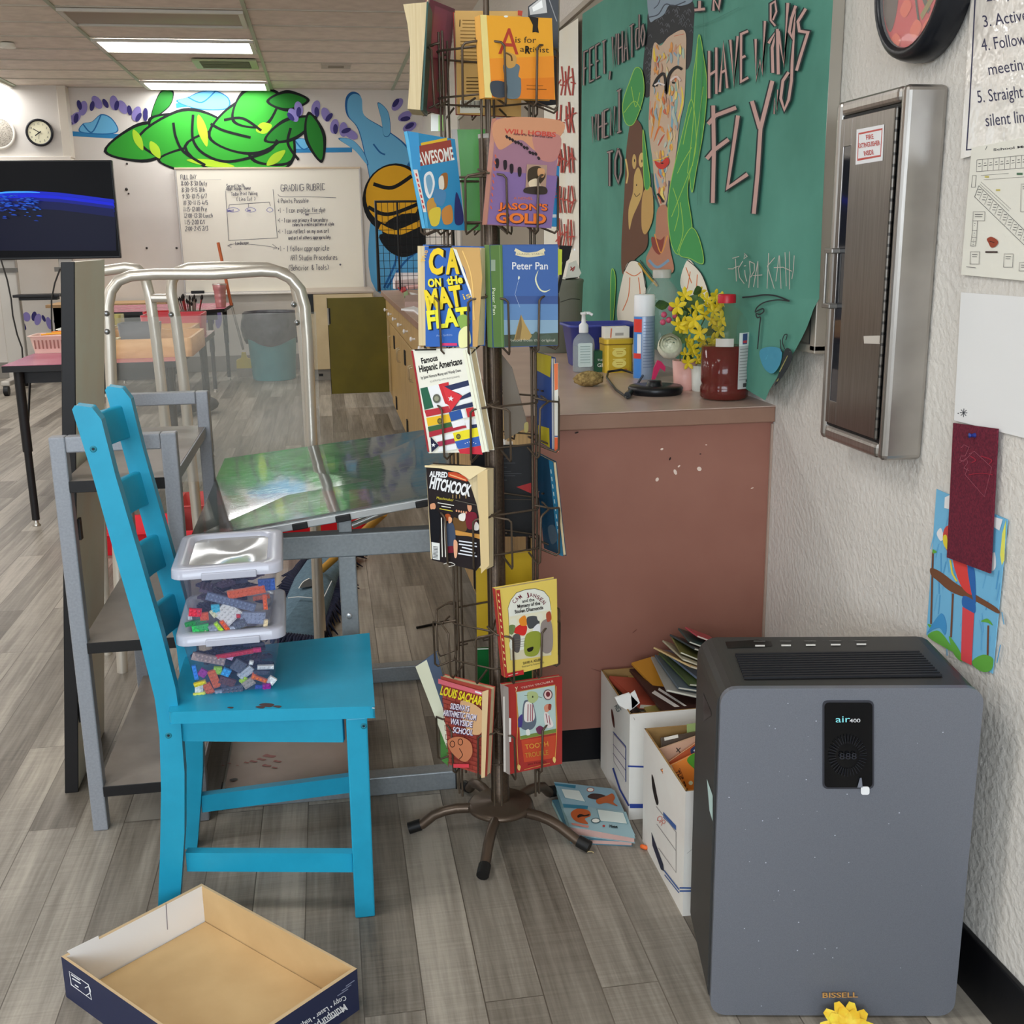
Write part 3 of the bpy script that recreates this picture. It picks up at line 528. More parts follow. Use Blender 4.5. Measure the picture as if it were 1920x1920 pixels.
# panel on edge leaning on it
m = MB(); t0, t1 = (2.615, 2.962); TANP = noisy('tan_panel', 'a2988a', 'aba193', 5, .5, k=2.5)
lb, lt = -.690, -.566; 
m.hexa([V((lb, t0, .001)), V((lb+.026, t0, .001)), V((lb+.026, t1, .001)), V((lb, t1, .001))], [V((lt, t0, 1.263)), V((lt+.026, t0, 1.263)), V((lt+.026, t1, 1.263)), V((lt, t1, 1.263))], TANP)
pn = thing('folded_table_panel', 'tall tan panel with black edge standing on edge beside the shelf unit', 'panel', (-.63, 2.79, 0))
m.build('board', pn)
m = MB(); e = .003
m.hexa([V((lb-e, t0-.003, .0)), V((lb+.026+e, t0-.003, .0)), V((lb+.026+e, t0+.002, .0)), V((lb-e, t0+.002, .0))], [V((lt-e, t0-.003, 1.264)), V((lt+.026+e*.2, t0-.003, 1.264)), V((lt+.026+e*.2, t0+.002, 1.264)), V((lt-e, t0+.002, 1.264))], BE); m.build('edge_band', pn, .002)
m = MB()
for f in (.52, .16): x = lb+.026+(lt-lb)*f; m.box((x+.004, t0+.02, 1.263*f), (.008, .02, .05), mt('1c1a19'))
m.build('hinge', pn)
# ---------------------------------------------------------------- desk frame with glass sheet
DG = noisy('desk_grey', '6a6e70', '727678', 150, .35, metal=.2, k=1.6)
dk = thing('glass_top_desk', 'grey metal desk frame carrying a tilted dark glass sheet behind the chair', 'desk', (0, 2.9, 0))
for y in (2.455, 3.16):
    m = MB(); m.bx(-.305, .25, y, y+.045, 0, .048, DG); m.build('floor_bar', dk, .003)
    MB().bx(-.306, -.304, y-.001, y+.046, 0, .05, BE).build('end_cap', dk); MB().bx(.249, .2515, y-.001, y+.046, 0, .05, BE).build('end_cap', dk)
    MB().bx(-.004, .036, y+.003, y+.043, .048, .602, DG).build('post', dk, .003)
    MB().bx(-.322, .31, y, y+.045, .602, .656, DG).build('crossbar', dk, .003)
m = MB(); m.lathe([(.007, -.002), (.007, .001), (.004, .002), (.0001, .002)], mt('b9bcbf', .3, .8), (.014, 2.457, .46), 12, Matrix.Rotation(math.pi/2, 3, 'X')); m.build('bolt', dk)
m = MB(); m.bx(-.0, .03, 2.47, 2.50, .656, .70, DG); m.build('riser', dk, .002); m = MB(); m.bx(-.0, .03, 3.17, 3.2, .656, .703, DG); m.build('riser', dk, .002); m = MB(); m.bx(-.30, -.27, 3.17, 3.2, .656, .664, DG); m.build('riser', dk, .002)
g0, g1, g2, g3 = V((-.324, 2.446, .669)), V((.275, 2.446, .7485)), V((.325, 3.35, .742)), V((-.324, 3.35, .675))
GL = NM('scratched_glass', .06, 0, .6); gg = GL.geo(); GL.col(GL.ramp(GL.noise(gg, 5, 3), [(.3, lin('46514f')), (.7, lin('5d6865'))])); GL.b.inputs['Alpha'].default_value = .72; GL.b.inputs['IOR'].default_value = 1.6
r_ = GL.ramp(GL.noise(GL.mapv(gg, (3, 40, 1), (0, 0, .5)), 6, 5, .7), [(.45, (.03, .03, .03, 1)), (.75, (.22, .22, .22, 1))]); GL.l(r_, GL.b.inputs['Roughness']); GL = GL.m
m = MB(); m.hexa([p-V((0, 0, .006)) for p in (g0, g1, g2, g3)], (g0, g1, g2, g3), GL); m.build('glass_sheet', dk)
m = MB(); m.hexa([p+V((0, k, -.024)) for p, k in ((g0, -.006), (g1, -.006), (g1, .004), (g0, .004))], [p+V((0, k, -.006)) for p, k in ((g0, -.006), (g1, -.006), (g1, .004), (g0, .004))], mt('a6a8a8', .3, .7)); m.build('edge_rail', dk, .002)
for f in (.10, .40, .56, .86): m = MB(); m.box(g0.lerp(g1, f)+V((0, -.008, -.016)), (.034, .01, .015), BE, R=Matrix.Rotation(-.13, 3, 'Y')); m.build('clip', dk, .002)
# ---------------------------------------------------------------- white tube frames with clear sheet
TB = mt('bdb6aa', .3, .55, 1.35); tf = thing('tube_frame_rack', 'cream metal tube rack with rounded corners and a hazy clear plastic sheet', 'rack', (-.35, 3.42, 0))
def tube(px, Y, nm, r=.0165):
    m = MB(); pts = [onY(x, y, Y) for x, y in px]
    for p in (pts[0], pts[-1]): p.z = 0 if p.z < .12 else p.z
    m.tube(pts, r, TB, 12); return m.build(nm, tf)
tube([(232, 1282), (206, 640), (202, 575), (208, 545), (222, 526), (245, 517), (290, 514), (400, 514), (490, 508), (520, 510), (545, 522), (563, 543), (572, 575), (577, 640), (590, 950), (600, 1235)], 3.41, 'front_hoop')
tube([(392, 1195), (345, 720), (330, 600), (321, 550), (322, 527), (333, 509), (355, 502), (420, 500), (500, 502), (534, 512), (552, 532), (562, 570), (572, 680), (602, 1180)], 3.56, 'rear_hoop')
tube([(198, 1195), (172, 640), (166, 560), (168, 530), (176, 515), (190, 508), (235, 502), (258, 505), (272, 520), (282, 560), (293, 640), (318, 860), (345, 1195)], 3.585, 'side_hoop')
m = MB(); m.tube([onY(284, 559, 3.57), onY(325, 559, 3.57)], .0135, TB, 10); m.build('crossbar', tf)
for x, y, Y in ((388, 590, 3.33), (200, 588, 3.395), (551, 571, 3.39), (557, 605, 3.39), (201, 622, 3.395)): m = MB(); m.sph(onY(x if x != 388 else 321, y, Y if x != 388 else 3.545), .009, mt('8d8f90', .25, .9), 10); m.build('bolt', tf)
ACR = mt('c9c8c0', .12, 0, 1, .5, 0, .17); m = MB(); P = Pl((0, 3.432, 0), (0, -1, 0)); A = [P(x, y) for x, y in ((205, 597), (592, 585), (604, 900), (222, 905))]
m.prism(A, (0, .004, 0), ACR); m.build('clear_sheet', tf)

m = MB(); SB = noisy('stained_board', '7d6a5f', '8a776b', 6, .4); m.bx(-.296, .0, 2.46, 3.16, .0485, .054, SB); q = Cv(m, Pl((0, 0, .054), (0, 0, 1)), .0001, .0004, .4)
for x, y, r in ((505, 1418, 13), (490, 1424, 9), (475, 1428, 8), (462, 1430, 5), (500, 1436, 9), (520, 1428, 8), (430, 1432, 4), (515, 1440, 6), (445, 1436, 3), (418, 1436, 3)): q.blob('7a3a34', [(x-r, y), (x-r*.4, y-r*.3), (x+r*.2, y-r*.15), (x+r, y-r*.05), (x+r*.5, y+r*.22), (x-r*.3, y+r*.12)])
q.blob('1c1614', [(430, 1463), (440, 1460), (446, 1462), (436, 1466)])
tag(m.build('stained_board'), 'brownish board with red paint stains lying on the desk floor bars under the chair', 'board')
# ================================================================ counter along the right wall
WD = NM('oak_laminate', .45); _g = WD.geo(); WD.col(WD.ramp(WD.noise(WD.mapv(_g, (1, 4, .35)), 9, 5, .6), [(.3, lin('94764a')), (.7, lin('b39460'))])); WD = WD.m
TOPM = noisy('pink_grey_laminate', 'a58d80', 'b19a8c', 7, .32); TERRA = noisy('terracotta_panel', '85584a', '8e6152', 3, .45); BAND = noisy('brown_band', '80604f', '8a6a58', 5, .45)
TZ = .90
wt = thing('worktop', 'long pinkish brown laminate worktop along the right wall', 'worktop', (.755, 5.95, TZ-.04))
m = MB(); m.bx(.445, XW, 2.520, 9.36, TZ-.04, TZ-.002, BAND); m.build('core', wt, .003); m = MB(); m.bx(.443, XW, 2.518, 9.362, TZ-.002, TZ, TOPM); m.build('laminate', wt)
en = thing('counter_end_panel', 'terracotta painted end panel of the counter behind the book rack', 'panel', (.76, 2.54, 0))
m = MB(); m.bx(.460, XW, 2.533, 2.551, .092, TZ-.04, TERRA); q = Cv(m, Pl((0, 2.533, 0), (0, -1, 0)), .0001, .0003)
for x, y, a, b, r in ((1241, 842, 3, 2, -20), (1273, 874, 3, 1.6, -40), (1266, 885, 3, 5.5, -20), (1311, 879, 4.5, 4, 30), (1232, 899, 3, 4, 30), (1324, 834, 2, 1, 0), (1410, 915, 3, 1, -20)): q.el('d2bfb0', x, y, a, b, r, 9)
for x, y, a, b, r in ((1081, 811, 4, 1.6, -15), (1256, 860, 1.6, 3.4, 25), (1313, 851, 2, 1, 0), (1190, 1183, 6, 1, -40), (1130, 1260, 24, .8, 18)): q.el('2c1c18' if y < 1000 else '6b4439', x, y, a, b, r, 9)
m.build('panel', en, .001); MB().bx(.52, XW, 2.545, 2.551, 0, .092, mt('0b0b0e', .4)).build('toe_kick', en)
m = MB(); m.bx(XW-.006, XW-.0005, 2.527, 2.533, .05, TZ-.045, mt('9a8577', .6)); m.build('caulk_strip', en)
edges = [2.553, 3.62, 4.70, 5.77, 6.85, 7.92, 8.98, 9.35]
PF_ = Pl((.46, 0, 0), (-1, 0, 0)); WH = mt('e9e2d2', .3); BK = mt('17130f', .4)
where = ['nearest unit at the end panel', 'second unit from the end panel', 'third unit behind the book rack', 'unit just past the book rack', 'unit beside the open olive door', 'unit with its olive door open', 'narrow last unit by the back wall']
for i, (a, b) in enumerate(zip(edges, edges[1:])):
    t = thing('base_cabinet', 'oak counter base cabinet, '+where[i], 'cabinet', (.75, (a+b)/2, 0), 'oak base cabinets under the worktop')
    m = MB(); m.bx(.478, XW-.03, a+.001, b-.001, .092, TZ-.041, WD); m.bx(.52, XW-.03, a+.001, b-.001, 0, .092, BK); m.build('body', t)
    if b-a < .5: continue
    mid_ = (a+b)/2
    for y0, y1, h in ((a+.004, mid_-.002, 0), (mid_+.002, b-.004, 1)):
        d = MB(); d.bx(.460, .4775, y0, y1, .706, TZ-.045, WD); o = d.build('drawer', t, .002)
        d = MB(); d.lathe([(.006, 0), (.006, .012), (.013, .018), (.013, .026), (.0001, .029)], WH, (.460, (y0+y1)/2, .78), 12, Matrix.Rotation(-math.pi/2, 3, 'Y')); d.build('knob', o)
        if i == 5 and h == 1: continue
        d = MB(); d.bx(.460, .4775, y0, y1, .098, .697, WD); o = d.build('door', t, .002)
        hy = y0+.02 if not h else y1-.02
        for z in (.17, .6): d = MB(); d.bx(.452, .460, hy-.012, hy+.012, z-.045, z+.045, BK); d.build('hinge', o, .001)
        d = MB(); yy = y1-.05 if not h else y0+.05; d.tube([(.46, yy, .52), (.44, yy, .525), (.44, yy, .60), (.46, yy, .605)], .0028, mt('a89c84', .3, .6), 8); d.build('pull', o)
    if i == 5:
        Yd = 8.93; d = MB(); OL = noisy('olive_paint', '484204', '524a07', 4, .5, k=2.0); d.bx(.005, .462, Yd-.009, Yd+.009, .118, .868, OL); o = d.build('door', t, .001); o['label'] = 'open olive green door'
        d = MB(); d.bx(.002, .006, Yd-.010, Yd+.010, .116, .870, mt('17140c')); d.bx(.0015, .012, Yd-.016, Yd-.010, .66, .79, mt('8f8a80', .4, .4)); d.bx(.012, .024, Yd-.014, Yd-.009, .67, .79, mt('111111')); d.build('edge_and_catch', o)
# ---------------------------------------------------------------- tackboard with paper murals
XM = 1.0225
bd = thing('tackboard', 'large metal framed tackboard on the right wall behind the green paper mural', 'board', (1.045, 5.4, 1.07)); AL = mt('a39c91', .4, .55, 1.3)
m = MB(); m.bx(1.040, XW-.001, 2.275, 8.6, 1.065, 2.16, mt('8d8577', .8)); m.build('board', bd)
m = MB(); m.bx(1.026, XW-.001, 2.255, 2.280, 1.055, 2.175, AL); m.bx(1.026, XW-.001, 2.255, 8.6, 2.155, 2.178, AL); m.bx(1.026, XW-.001, 2.255, 8.6, 1.050, 1.068, AL); m.bx(1.026, XW-.001, 8.6, 8.62, 1.05, 2.178, AL); m.build('frame', bd, .002)
m = MB(); m.bx(1.030, 1.038, 2.282, 2.292, 1.068, 2.15, mt('2b2b2e')); m.build('inner_edge_strip', bd)  # thin dark strip along the inner side of the near frame bar
PM = Pl((XM, 0, 0), (-1, 0, 0)); GRP = noisy('green_kraft_paper', '417a6a', '4d8878', 3.2, .75, bump=.05, bs=18); CRM = noisy('cream_paper', 'd9d0bf', 'e2dacb', 3, .7)
m = MB(); out = [(1092, 26), (1140, -4), (1250, -75), (1400, -180), (1562, -280), (1562, 0), (1556, 110), (1549, 240), (1542, 400), (1536, 560), (1527, 630), (1512, 675), (1490, 710), (1470, 735), (1453, 748), (1420, 735), (1380, 700), (1200, 620), (1087, 592), (1087, 300)]
def curl(x, y, k=0):                     # the lower right corner of the paper curls off the wall
    p = PM(x, y, k); d = max(0, ((x-1440)+(y-560))/190); p = p+V((-.020*d*d, 0, 0)) if (x > 1400 and y > 560) else p
    return p
m.poly([PM(x, y) for x, y in [(1092, 26), (1562, -280), (1562, 0), (1556, 110), (1549, 240), (1542, 400), (1536, 560), (1087, 560)]], GRP)
gpts = []
for j in range(11):
    v = j/10; y_ = 560+v*190; xr_ = [1536, 1531, 1526, 1520, 1512, 1503, 1492, 1480, 1468, 1458, 1452][j]; xl_ = 1087; yl = 560+v*35
    gpts.append([curl(xl_+(xr_-xl_)*i/12, yl+(y_-yl)*(i/12)) for i in range(13)])
m.grid(gpts, GRP)
q = Cv(m, curl, .00002, .0004, .7); Z = lambda s_, ox=1040, oy=0, k=3.692: [(float(a)/k+ox, float(b)/k+oy) for a, b in (t.split(',') for t in s_.split())]
DK = '1c2a2c'; PK_ = 'b5938b'
# portrait on the paper
q.blob('2b2d30', Z('655,80 770,30 900,0 965,30 962,200 945,420 905,470 900,220 760,290 700,330 680,420 670,640 620,660 612,470 640,200'))
for i in range(60):
    x, y = random.choice([(random.uniform(690, 940), random.uniform(60, 230)), (random.uniform(630, 680), random.uniform(250, 640))]); q.cur('565a60', Z('%f,%f %f,%f %f,%f' % (x, y, x+12, y-16, x+22, y+6)), 1.0)
q.blob('7d8c99', Z('650,-60 760,-80 960,-60 955,10 880,40 800,35 760,100 700,135 660,140')); q.cur('39414a', Z('650,120 720,100 770,30 830,40 910,10'), 2); q.cur('39414a', Z('690,60 720,30 740,-20'), 1.5)
q.blob('b7a08a', Z('685,320 740,315 800,250 905,215 912,420 900,700 870,850 840,1100 800,1300 750,1460 700,1300 680,1100 655,900 660,700'))
for c, s_, wd in (('d8b93a', '690,330 700,420 735,380', 9), ('c9943c', '720,900 740,760 770,700', 8), ('6f9db0', '810,640 820,800 800,1000', 8), ('b9583c', '830,250 900,235', 7), ('7f93a8', '800,330 860,390 890,330', 7), ('b98a6a', '730,430 800,380 880,300', 7), ('c46a34', '690,980 730,880 765,920', 7), ('b04a34', '720,1010 745,960 765,930', 6), ('d6bf48', '880,600 890,700 850,860', 6), ('7ea69c', '840,560 850,700 830,840', 7), ('cf8a3c', '700,700 690,830 670,960', 7), ('a7b7b0', '790,860 810,1000 780,1080', 6), ('c94a2e', '665,700 660,830', 6), ('d99a3a', '760,620 740,700 700,660', 6), ('6d8fa8', '700,1200 720,1290 735,1340', 8), ('d3b63a', '770,1260 750,1330 740,1300', 7), ('c9c08a', '820,980 850,900', 5), ('d0b050', '690,1050 720,1080', 5), ('8fb0b8', '830,760 860,650 880,720', 5)): q.cur(c, Z(s_), wd*.55, taper=True)
for i in range(90):
    y = random.uniform(270, 1330); hw_ = 110 if y < 700 else max(20, 110*(1380-y)/680); xc = 800-(y-300)*.055; x = xc+random.uniform(-hw_, hw_)*.95; L_ = random.uniform(30, 90); q.cur(random.choice(['c98a4a', 'd6b04a', 'c46a40', '8aa0a8', 'a9b4a8', 'b58a72', '6f8fa8', 'c9b48a', 'b8604a', '9fb0a0', 'd9c06a']), Z('%f,%f %f,%f %f,%f' % (x, y, x+random.uniform(-8, 8), y+L_*.5, x+random.uniform(-14, 14), y+L_)), random.uniform(2.4, 5.4), taper=True)
q.cur('1b1a1a', Z('690,600 720,540 760,510 775,560 780,640 800,520 850,465 890,480'), 5); q.el('1b1a1a', 1265, 155, 3, 2); q.el('1b1a1a', 1233, 160, 2.5, 2); q.cur('cfc6c0', Z('700,590 730,575 770,590'), 3); q.cur('c9b7b0', Z('810,560 850,530 880,560'), 4)
q.blob('b8342a', Z('700,1115 740,1125 790,1090 800,1130 760,1170 720,1160')); q.line('e0b23a', Z('690,1110 740,1105 800,1080'), 1.6); q.el('2a1512', 1244, 306, 3, 1.2)
q.cur('49505c', Z('680,1200 690,1330 720,1400 750,1480 790,1380 800,1250'), 2); q.cur('1b1a1a', Z('720,1340 745,1370 760,1400'), 4)
q.blob('a5745c', Z('720,1450 790,1440 805,1700 830,1880 700,1880 640,1800 700,1650')); q.blob('7e3a30', Z('680,1640 740,1660 770,1640 740,1760 690,1720')); q.cur('c98a3c', Z('700,1620 745,1750 790,1630'), 2); q.cur('6f8ca4', Z('660,1800 720,1850 800,1800'), 5)
# monkey and leaves
q.blob('5f4030', Z('540,830 590,840 620,930 620,1200 640,1500 650,1700 560,1800 480,1900 470,1700 490,1350 500,1100 515,950'))
for s_ in ('560,1210 590,1160 620,1260 610,1360 550,1500 525,1590 520,1450 550,1330',): q.blob('b89a5c', Z(s_))
q.el('b89a5c', 1191.5, 303, 4, 14, 0); q.el('c4a868', 1205, 300, 5, 14, 3); q.el('1b1410', 1192, 301, 1, 3); q.el('1b1410', 1206, 302, 1, 3); q.cur('c4a868', Z('500,1100 515,1200 505,1270'), 3); q.el('2a1c14', 1196, 347, 1, 2); q.cur('2a1c14', Z('560,1340 575,1360 600,1340'), 1.2); q.blob('b08e54', Z('620,1340 680,1300 690,1500 640,1620 610,1560'))
for s_ in ('480,720 530,560 570,470 615,500 625,660 560,850 500,850', '960,620 985,420 1010,240 1040,380 1065,600 1040,900 990,1180 960,1330 940,1100', '900,900 960,690 990,1000 930,1300 960,1600 870,1760 810,1650 800,1350', '870,1750 950,1580 1010,1650 1040,1820 950,1790', '620,900 650,1100 670,1280 630,1280', '400,1880 430,1940 410,2250 395,2250'): q.blob('3d8a4c', Z(s_)); q.cur('8cb84a', Z(s_), 1.3, True)
for s_ in ('1000,300 985,600 965,900 930,1200', '1040,600 1000,900 965,1150', '900,1000 930,850 960,740', '860,1200 900,1120 960,1020', '830,1300 870,1450 840,1600', '880,1400 900,1600 860,1740', '820,1500 900,1300 960,1150', '540,600 570,740 600,640', '490,780 560,700 610,760'): q.cur('8cb84a', Z(s_), 1.3)
# blouse
for s_ in ('490,1880 530,1810 590,1815 620,1880 640,1990 610,2170 480,2260 440,2150', '930,1800 990,1850 1040,1920 1085,2060 1070,2120 950,2080 880,1960'): q.blob('d9cfc0', Z(s_)); q.cur('20231f', Z(s_)[:5], 1.6)
for s_ in ('500,1880 560,1910 610,1880', '530,1920 520,2050 480,2150', '590,1920 600,2050 560,2160', '950,1880 930,1990 900,2040', '1000,1900 990,2030', '920,1850 960,1960'): q.cur('c46a34', Z(s_), 1.6)
q.cur('a3842e', Z('590,1820 650,1900 720,1980'), 4); q.cur('20231f', Z('600,1800 660,1880 720,1960'), 1.5)
def pink(*sts, w_=3.6, e=2.6, c=PK_):
    w_ *= 1.55; e *= 1.9
    for s_ in sts: q.line(DK, Z(s_), w_+e*1.1)
    for s_ in sts: q.line(c, Z(s_), w_)
def pk(t_, x0, y0, adv, w_, h, sl, lw, ow, c=PK_):
    S_ = []
    for i, ch_ in enumerate(t_):
        for sk in HF.get(ch_, '').split('|'):
            P = []
            for tok in sk.split(): X = x0+i*adv+int(tok[0], 16)/6*w_; gy_ = -.25 if tok[1] == 'z' else int(tok[1], 16)/10; P.append((X+random.uniform(-.5, .5), y0+sl*(X-x0)-gy_*h+random.uniform(-1, 1)))
            if P: S_.append(P)
    for P in S_: q.line(DK, P, lw+ow)
    for P in S_: q.line(c, P, lw)
C2 = '8d7a76'
pk('FEET,', 1097, 160, 11.5, 7.5, 62, -.55, 2.2, 2.6, C2); pk('WHAT', 1151, 128, 11, 7.5, 60, -.55, 2.2, 2.6, C2); pk('do', 1195, 92, 10, 8, 62, -.55, 2.2, 2.6, C2)
pk('WHEN', 1113, 268, 11.5, 8, 50, -.42, 2.2, 2.6, C2); pk('I', 1158, 250, 10, 12, 78, -.42, 2.6, 2.6, C2); pk('TO', 1141, 352, 16, 11, 66, -.35, 2.8, 3, C2)
pk('HAVE', 1334, 184, 20, 14, 88, -.52, 4.4, 4.6)
pink('1410,270 1412,555 1440,420 1455,510 1475,145', w_=2.9); pink('1500,300 1555,212 1525,330 1530,505', w_=3.4); pink('1548,180 1515,140 1515,30 1545,10 1555,80 1530,140', w_=2.2)
pink('1562,200 1568,515', '1568,215 1605,455 1635,20', w_=3.6); pink('1690,40 1660,130 1645,220 1665,260 1690,60 1665,420 1660,560 1640,690 1610,760 1585,680 1600,560 1640,500', w_=3.4); pink('1760,60 1705,150 1715,215 1775,225 1720,400 1695,490', w_=3.4)
pink('1115,730 1120,1060 1112,1405', '1080,860 1130,800 1275,745', '1070,1100 1120,1040 1222,965', w_=4.6); pink('1288,800 1215,1300 1355,1205', w_=4.6); pink('1385,700 1440,890', '1528,560 1445,890 1425,1200 1398,1480', w_=4.8)
pink('1540,790 1540,680 1560,760 1565,620', w_=1.4, e=1.6)
pink('985,70 1060,62', '1020,70 1022,5', w_=3.2); pink('1118,75 1120,-10 1155,60 1165,-15', w_=3)
W4 = lambda s_: Z(s_, 1370, 470, 6.62)
for s_ in ('0,225 70,225', '55,95 140,70', '95,100 105,380', '70,215 140,190', '185,130 130,220 145,330 205,410', '205,30 240,70 200,100 215,35', '210,240 215,300 235,380', '200,190 225,185', '270,130 280,280 260,460', '270,130 330,160 330,250 285,330', '375,130 320,450', '375,130 375,460', '310,310 430,300', '510,30 490,470', '585,85 495,190 580,470', '640,60 600,380', '645,60 665,470', '575,210 690,205 800,255', '715,20 730,440', '770,10 770,480', '830,60 820,240 800,350'): q.line('a8a39a', W4(s_), 1.4)
q.cur('20262a', W4('180,580 330,565 450,548 600,560 780,625'), 3); q.cur('20262a', W4('780,625 620,610 460,640 370,700 345,760 380,740 440,720 450,755 400,790 355,780 370,830 410,830 400,960 390,1220'), 2.4)
for c, s_ in (('3f87a0', '420,1250 560,1190 720,1230 730,1400 640,1520 500,1450'), ('4f9fb4', '480,1330 620,1280 700,1400'), ('7a8a3a', '540,1350 620,1420 610,1480')): q.blob(c, W4(s_))
q.cur('20262a', W4('690,1100 720,1230 750,1250'), 2); q.cur('20262a', W4('770,1110 780,1040 740,1050 725,1130 770,1220'), 2); q.blob('20262a', W4('770,1230 850,1220 900,1320 860,1450 720,1660 700,1640 745,1450')); q.blob('cfcfc6', W4('850,1250 890,1310 860,1420')); q.line('8e8a52', W4('830,1300 740,1500'), 3); q.line('8e8a52', W4('850,1400 720,1620'), 2)
q.line('3c6f62', Z('1050,80 1052,220 1020,900 1008,1420'), .8); q.line('3c6f62', Z('970,190 1100,150 1300,50'), .8)
tag(m.build('green_paper_mural'), 'green paper mural with big pink lettering and a painted woman on the right wall', 'mural')
m = MB(); m.poly([PM(x, y) for x, y in ((1020, 78), (1084, 34), (1086, 520), (1086, 640), (1020, 600))], CRM); q = Cv(m, PM, .0002, .0006, .7)
for cy, rows in ((155, 3), (225, 4), (300, 4), (375, 3), (440, 3)):
    for i in range(5):
        x = 1047+i*7+random.uniform(-2, 2); q.line('9c3d35', [(x, cy-28+random.uniform(-8, 8)), (x+random.uniform(-3, 4), cy), (x+random.uniform(-4, 4), cy+24)], 3); q.line('9c3d35', [(x-3, cy+random.uniform(-14, 14)), (x+7, cy-4+random.uniform(-10, 10))], 2.4)
tag(m.build('cream_paper_mural'), 'cream paper with red brush lettering on the tackboard, left of the green mural', 'mural')
# ---------------------------------------------------------------- fire extinguisher cabinet
ST = NM('brushed_steel', .32, .9, .5); _g = ST.geo(); ST.col(ST.ramp(ST.noise(ST.mapv(_g, (1, 30, 1.2)), 7, 3), [(.3, lin('85817c', 1.5)), (.7, lin('96928d', 1.5))])); ST = ST.m
ST2 = NM('brushed_steel_door', .28, .9, .5); _g = ST2.geo(); ST2.col(ST2.ramp(ST2.noise(ST2.mapv(_g, (1, 30, 1.2)), 7, 3), [(.3, lin('6c6762', 1.3)), (.7, lin('7a7570', 1.3))])); ST2 = ST2.m
fc = thing('fire_extinguisher_cabinet', 'stainless steel fire extinguisher cabinet with red and white sticker on the right wall', 'cabinet', (1.02, 1.97, .9)); PX = Pl((.978, 0, 0), (-1, 0, 0))
m = MB(); y0, y1, z0, z1 = 1.838, 2.108, .898, 1.543; a, b = .978, XW
m.bx(a, b, y0, y0+.024, z0, z1, ST); m.bx(a, b, y1-.022, y1, z0, z1, ST); m.bx(a, b, y0+.024, y1-.022, z0, z0+.03, ST); m.bx(a, b, y0+.024, y1-.022, z1-.028, z1, ST); m.build('frame', fc, .010, 3)
MB().bx(.984, b, y0+.024, y1-.022, z0+.03, z1-.028, mt('121212')).build('tub', fc)
D = [PX(x, y) for x, y in ((1580, 217), (1690, 193), (1651, 838), (1546, 802))]; dy0 = y0+.034; dy1 = y1-.028; dz0, dz1 = z0+.036, z1-.034
m = MB(); gy0 = dy1-.045; gy1 = dy1-.014
m.bx(.9775, .983, dy0, gy0, dz0, dz1, ST2); m.bx(.9775, .983, gy1, dy1, dz0, dz1, ST2); m.bx(.9775, .983, gy0, gy1, dz0, dz0+.045, ST2); m.bx(.9775, .983, gy0, gy1, dz1-.05, dz1, ST2); dr = m.build('door', fc, .0008)
m = MB(); m.bx(.979, .981, gy0, gy1, dz0+.045, dz1-.05, mt('22242a', .04, 0, 1, .6)); m.build('glass_strip', dr)
m = MB(); m.tube([(.978, dy0-.004, dz0), (.978, dy0-.004, dz1)], .0035, mt('3a3734', .4, .6), 8)
for i in range(30): z = dz0+(dz1-dz0)*(i+.5)/30; m.lathe([(.0042, -.007), (.0042, .007)], mt('5a554f', .35, .8), (.978, dy0-.004, z), 8)
m.build('hinge', dr)
m = MB(); yy = dy1-.004; hz0, hz1 = onX(1553, 572, .978).z, onX(1556, 470, .978).z
for z in (hz0, hz1): m.box((.972, yy, z), (.02, .034, .010), mt('77736d', .35, .7))
m.box((.965, yy+.012, (hz0+hz1)/2), (.006, .009, hz1-hz0), mt('77736d', .35, .7)); m.build('handle', dr, .002)
m = MB(); q = Cv(m, PX, .0001, .0009, .4); PA = [(1607, 243), (1659, 233), (1656, 301), (1605, 309)]; q.poly('ece3da', PA); q.line('b3483f', [(1611, 250), (1655, 241), (1652, 293), (1609, 301)], 1.4, True); q.line('b3483f', [(1612, 251), (1655, 242)], 3); q.line('b3483f', [(1610, 299), (1652, 292)], 3)
for t_, x, y, wd in (('FIRE', 1626, 262, 14), ('EXTINGUISHER', 1611.5, 278, 41), ('INSIDE', 1622, 292, 18)): q.text('b3483f', t_, x, y, 9, -9, width=wd, bold=.02)
m.build('sticker', dr); m = MB(); q = Cv(m, PX, .0001, .0009, .3); q.poly('b9b2a8', [(1620, 630), (1651, 629), (1651, 645), (1621, 644)]); m.build('small_label', dr)
# ---------------------------------------------------------------- wall clock with red face
ck = thing('wall_clock', 'black framed round clock with a red face at the top of the right wall', 'clock', (1.03, 1.905, 1.586)); RX = Matrix.Rotation(-math.pi/2, 3, 'Y'); cc = V((XW, 1.905, 1.716))
m = MB(); m.lathe([(.118, 0), (.130, .006), (.131, .022), (.128, .040), (.124, .050), (.116, .056), (.108, .054), (.105, .046)], mt('15171c', .3), cc, 48, RX, cap=False); m.build('rim', ck)
m = MB(); m.lathe([(.107, .044), (.0001, .044)], mt('c23a34', .35), cc, 48, RX); fr = Fr(cc+V((-.0442, 0, 0)), (0, -1, 0), (0, 0, 1)); q = Cv(m, fr, .0001, .0003, .4, flip=-1)
q.blob('5c4a3a', [(-.1, .03), (-.06, .02), (-.05, -.03), (-.07, -.07), (-.1, -.03)]); q.line('4a4630', [(.01, .0), (.06, -.06)], .010); q.line('4a4630', [(0, 0), (.03, -.075)], .006); q.line('8a7a3a', [(.035, -.065), (.08, -.03)], .012)
for x, y in ((-.02, -.04), (.02, -.08), (-.05, -.09), (.06, -.085), (0, .03)): q.blob('d9603f', [(x-.02, y), (x, y+.015), (x+.02, y), (x, y-.015)])
q.cur('c9962f', [(-.03, .0), (-.015, .018), (.005, .01), (0, -.01)], .005)
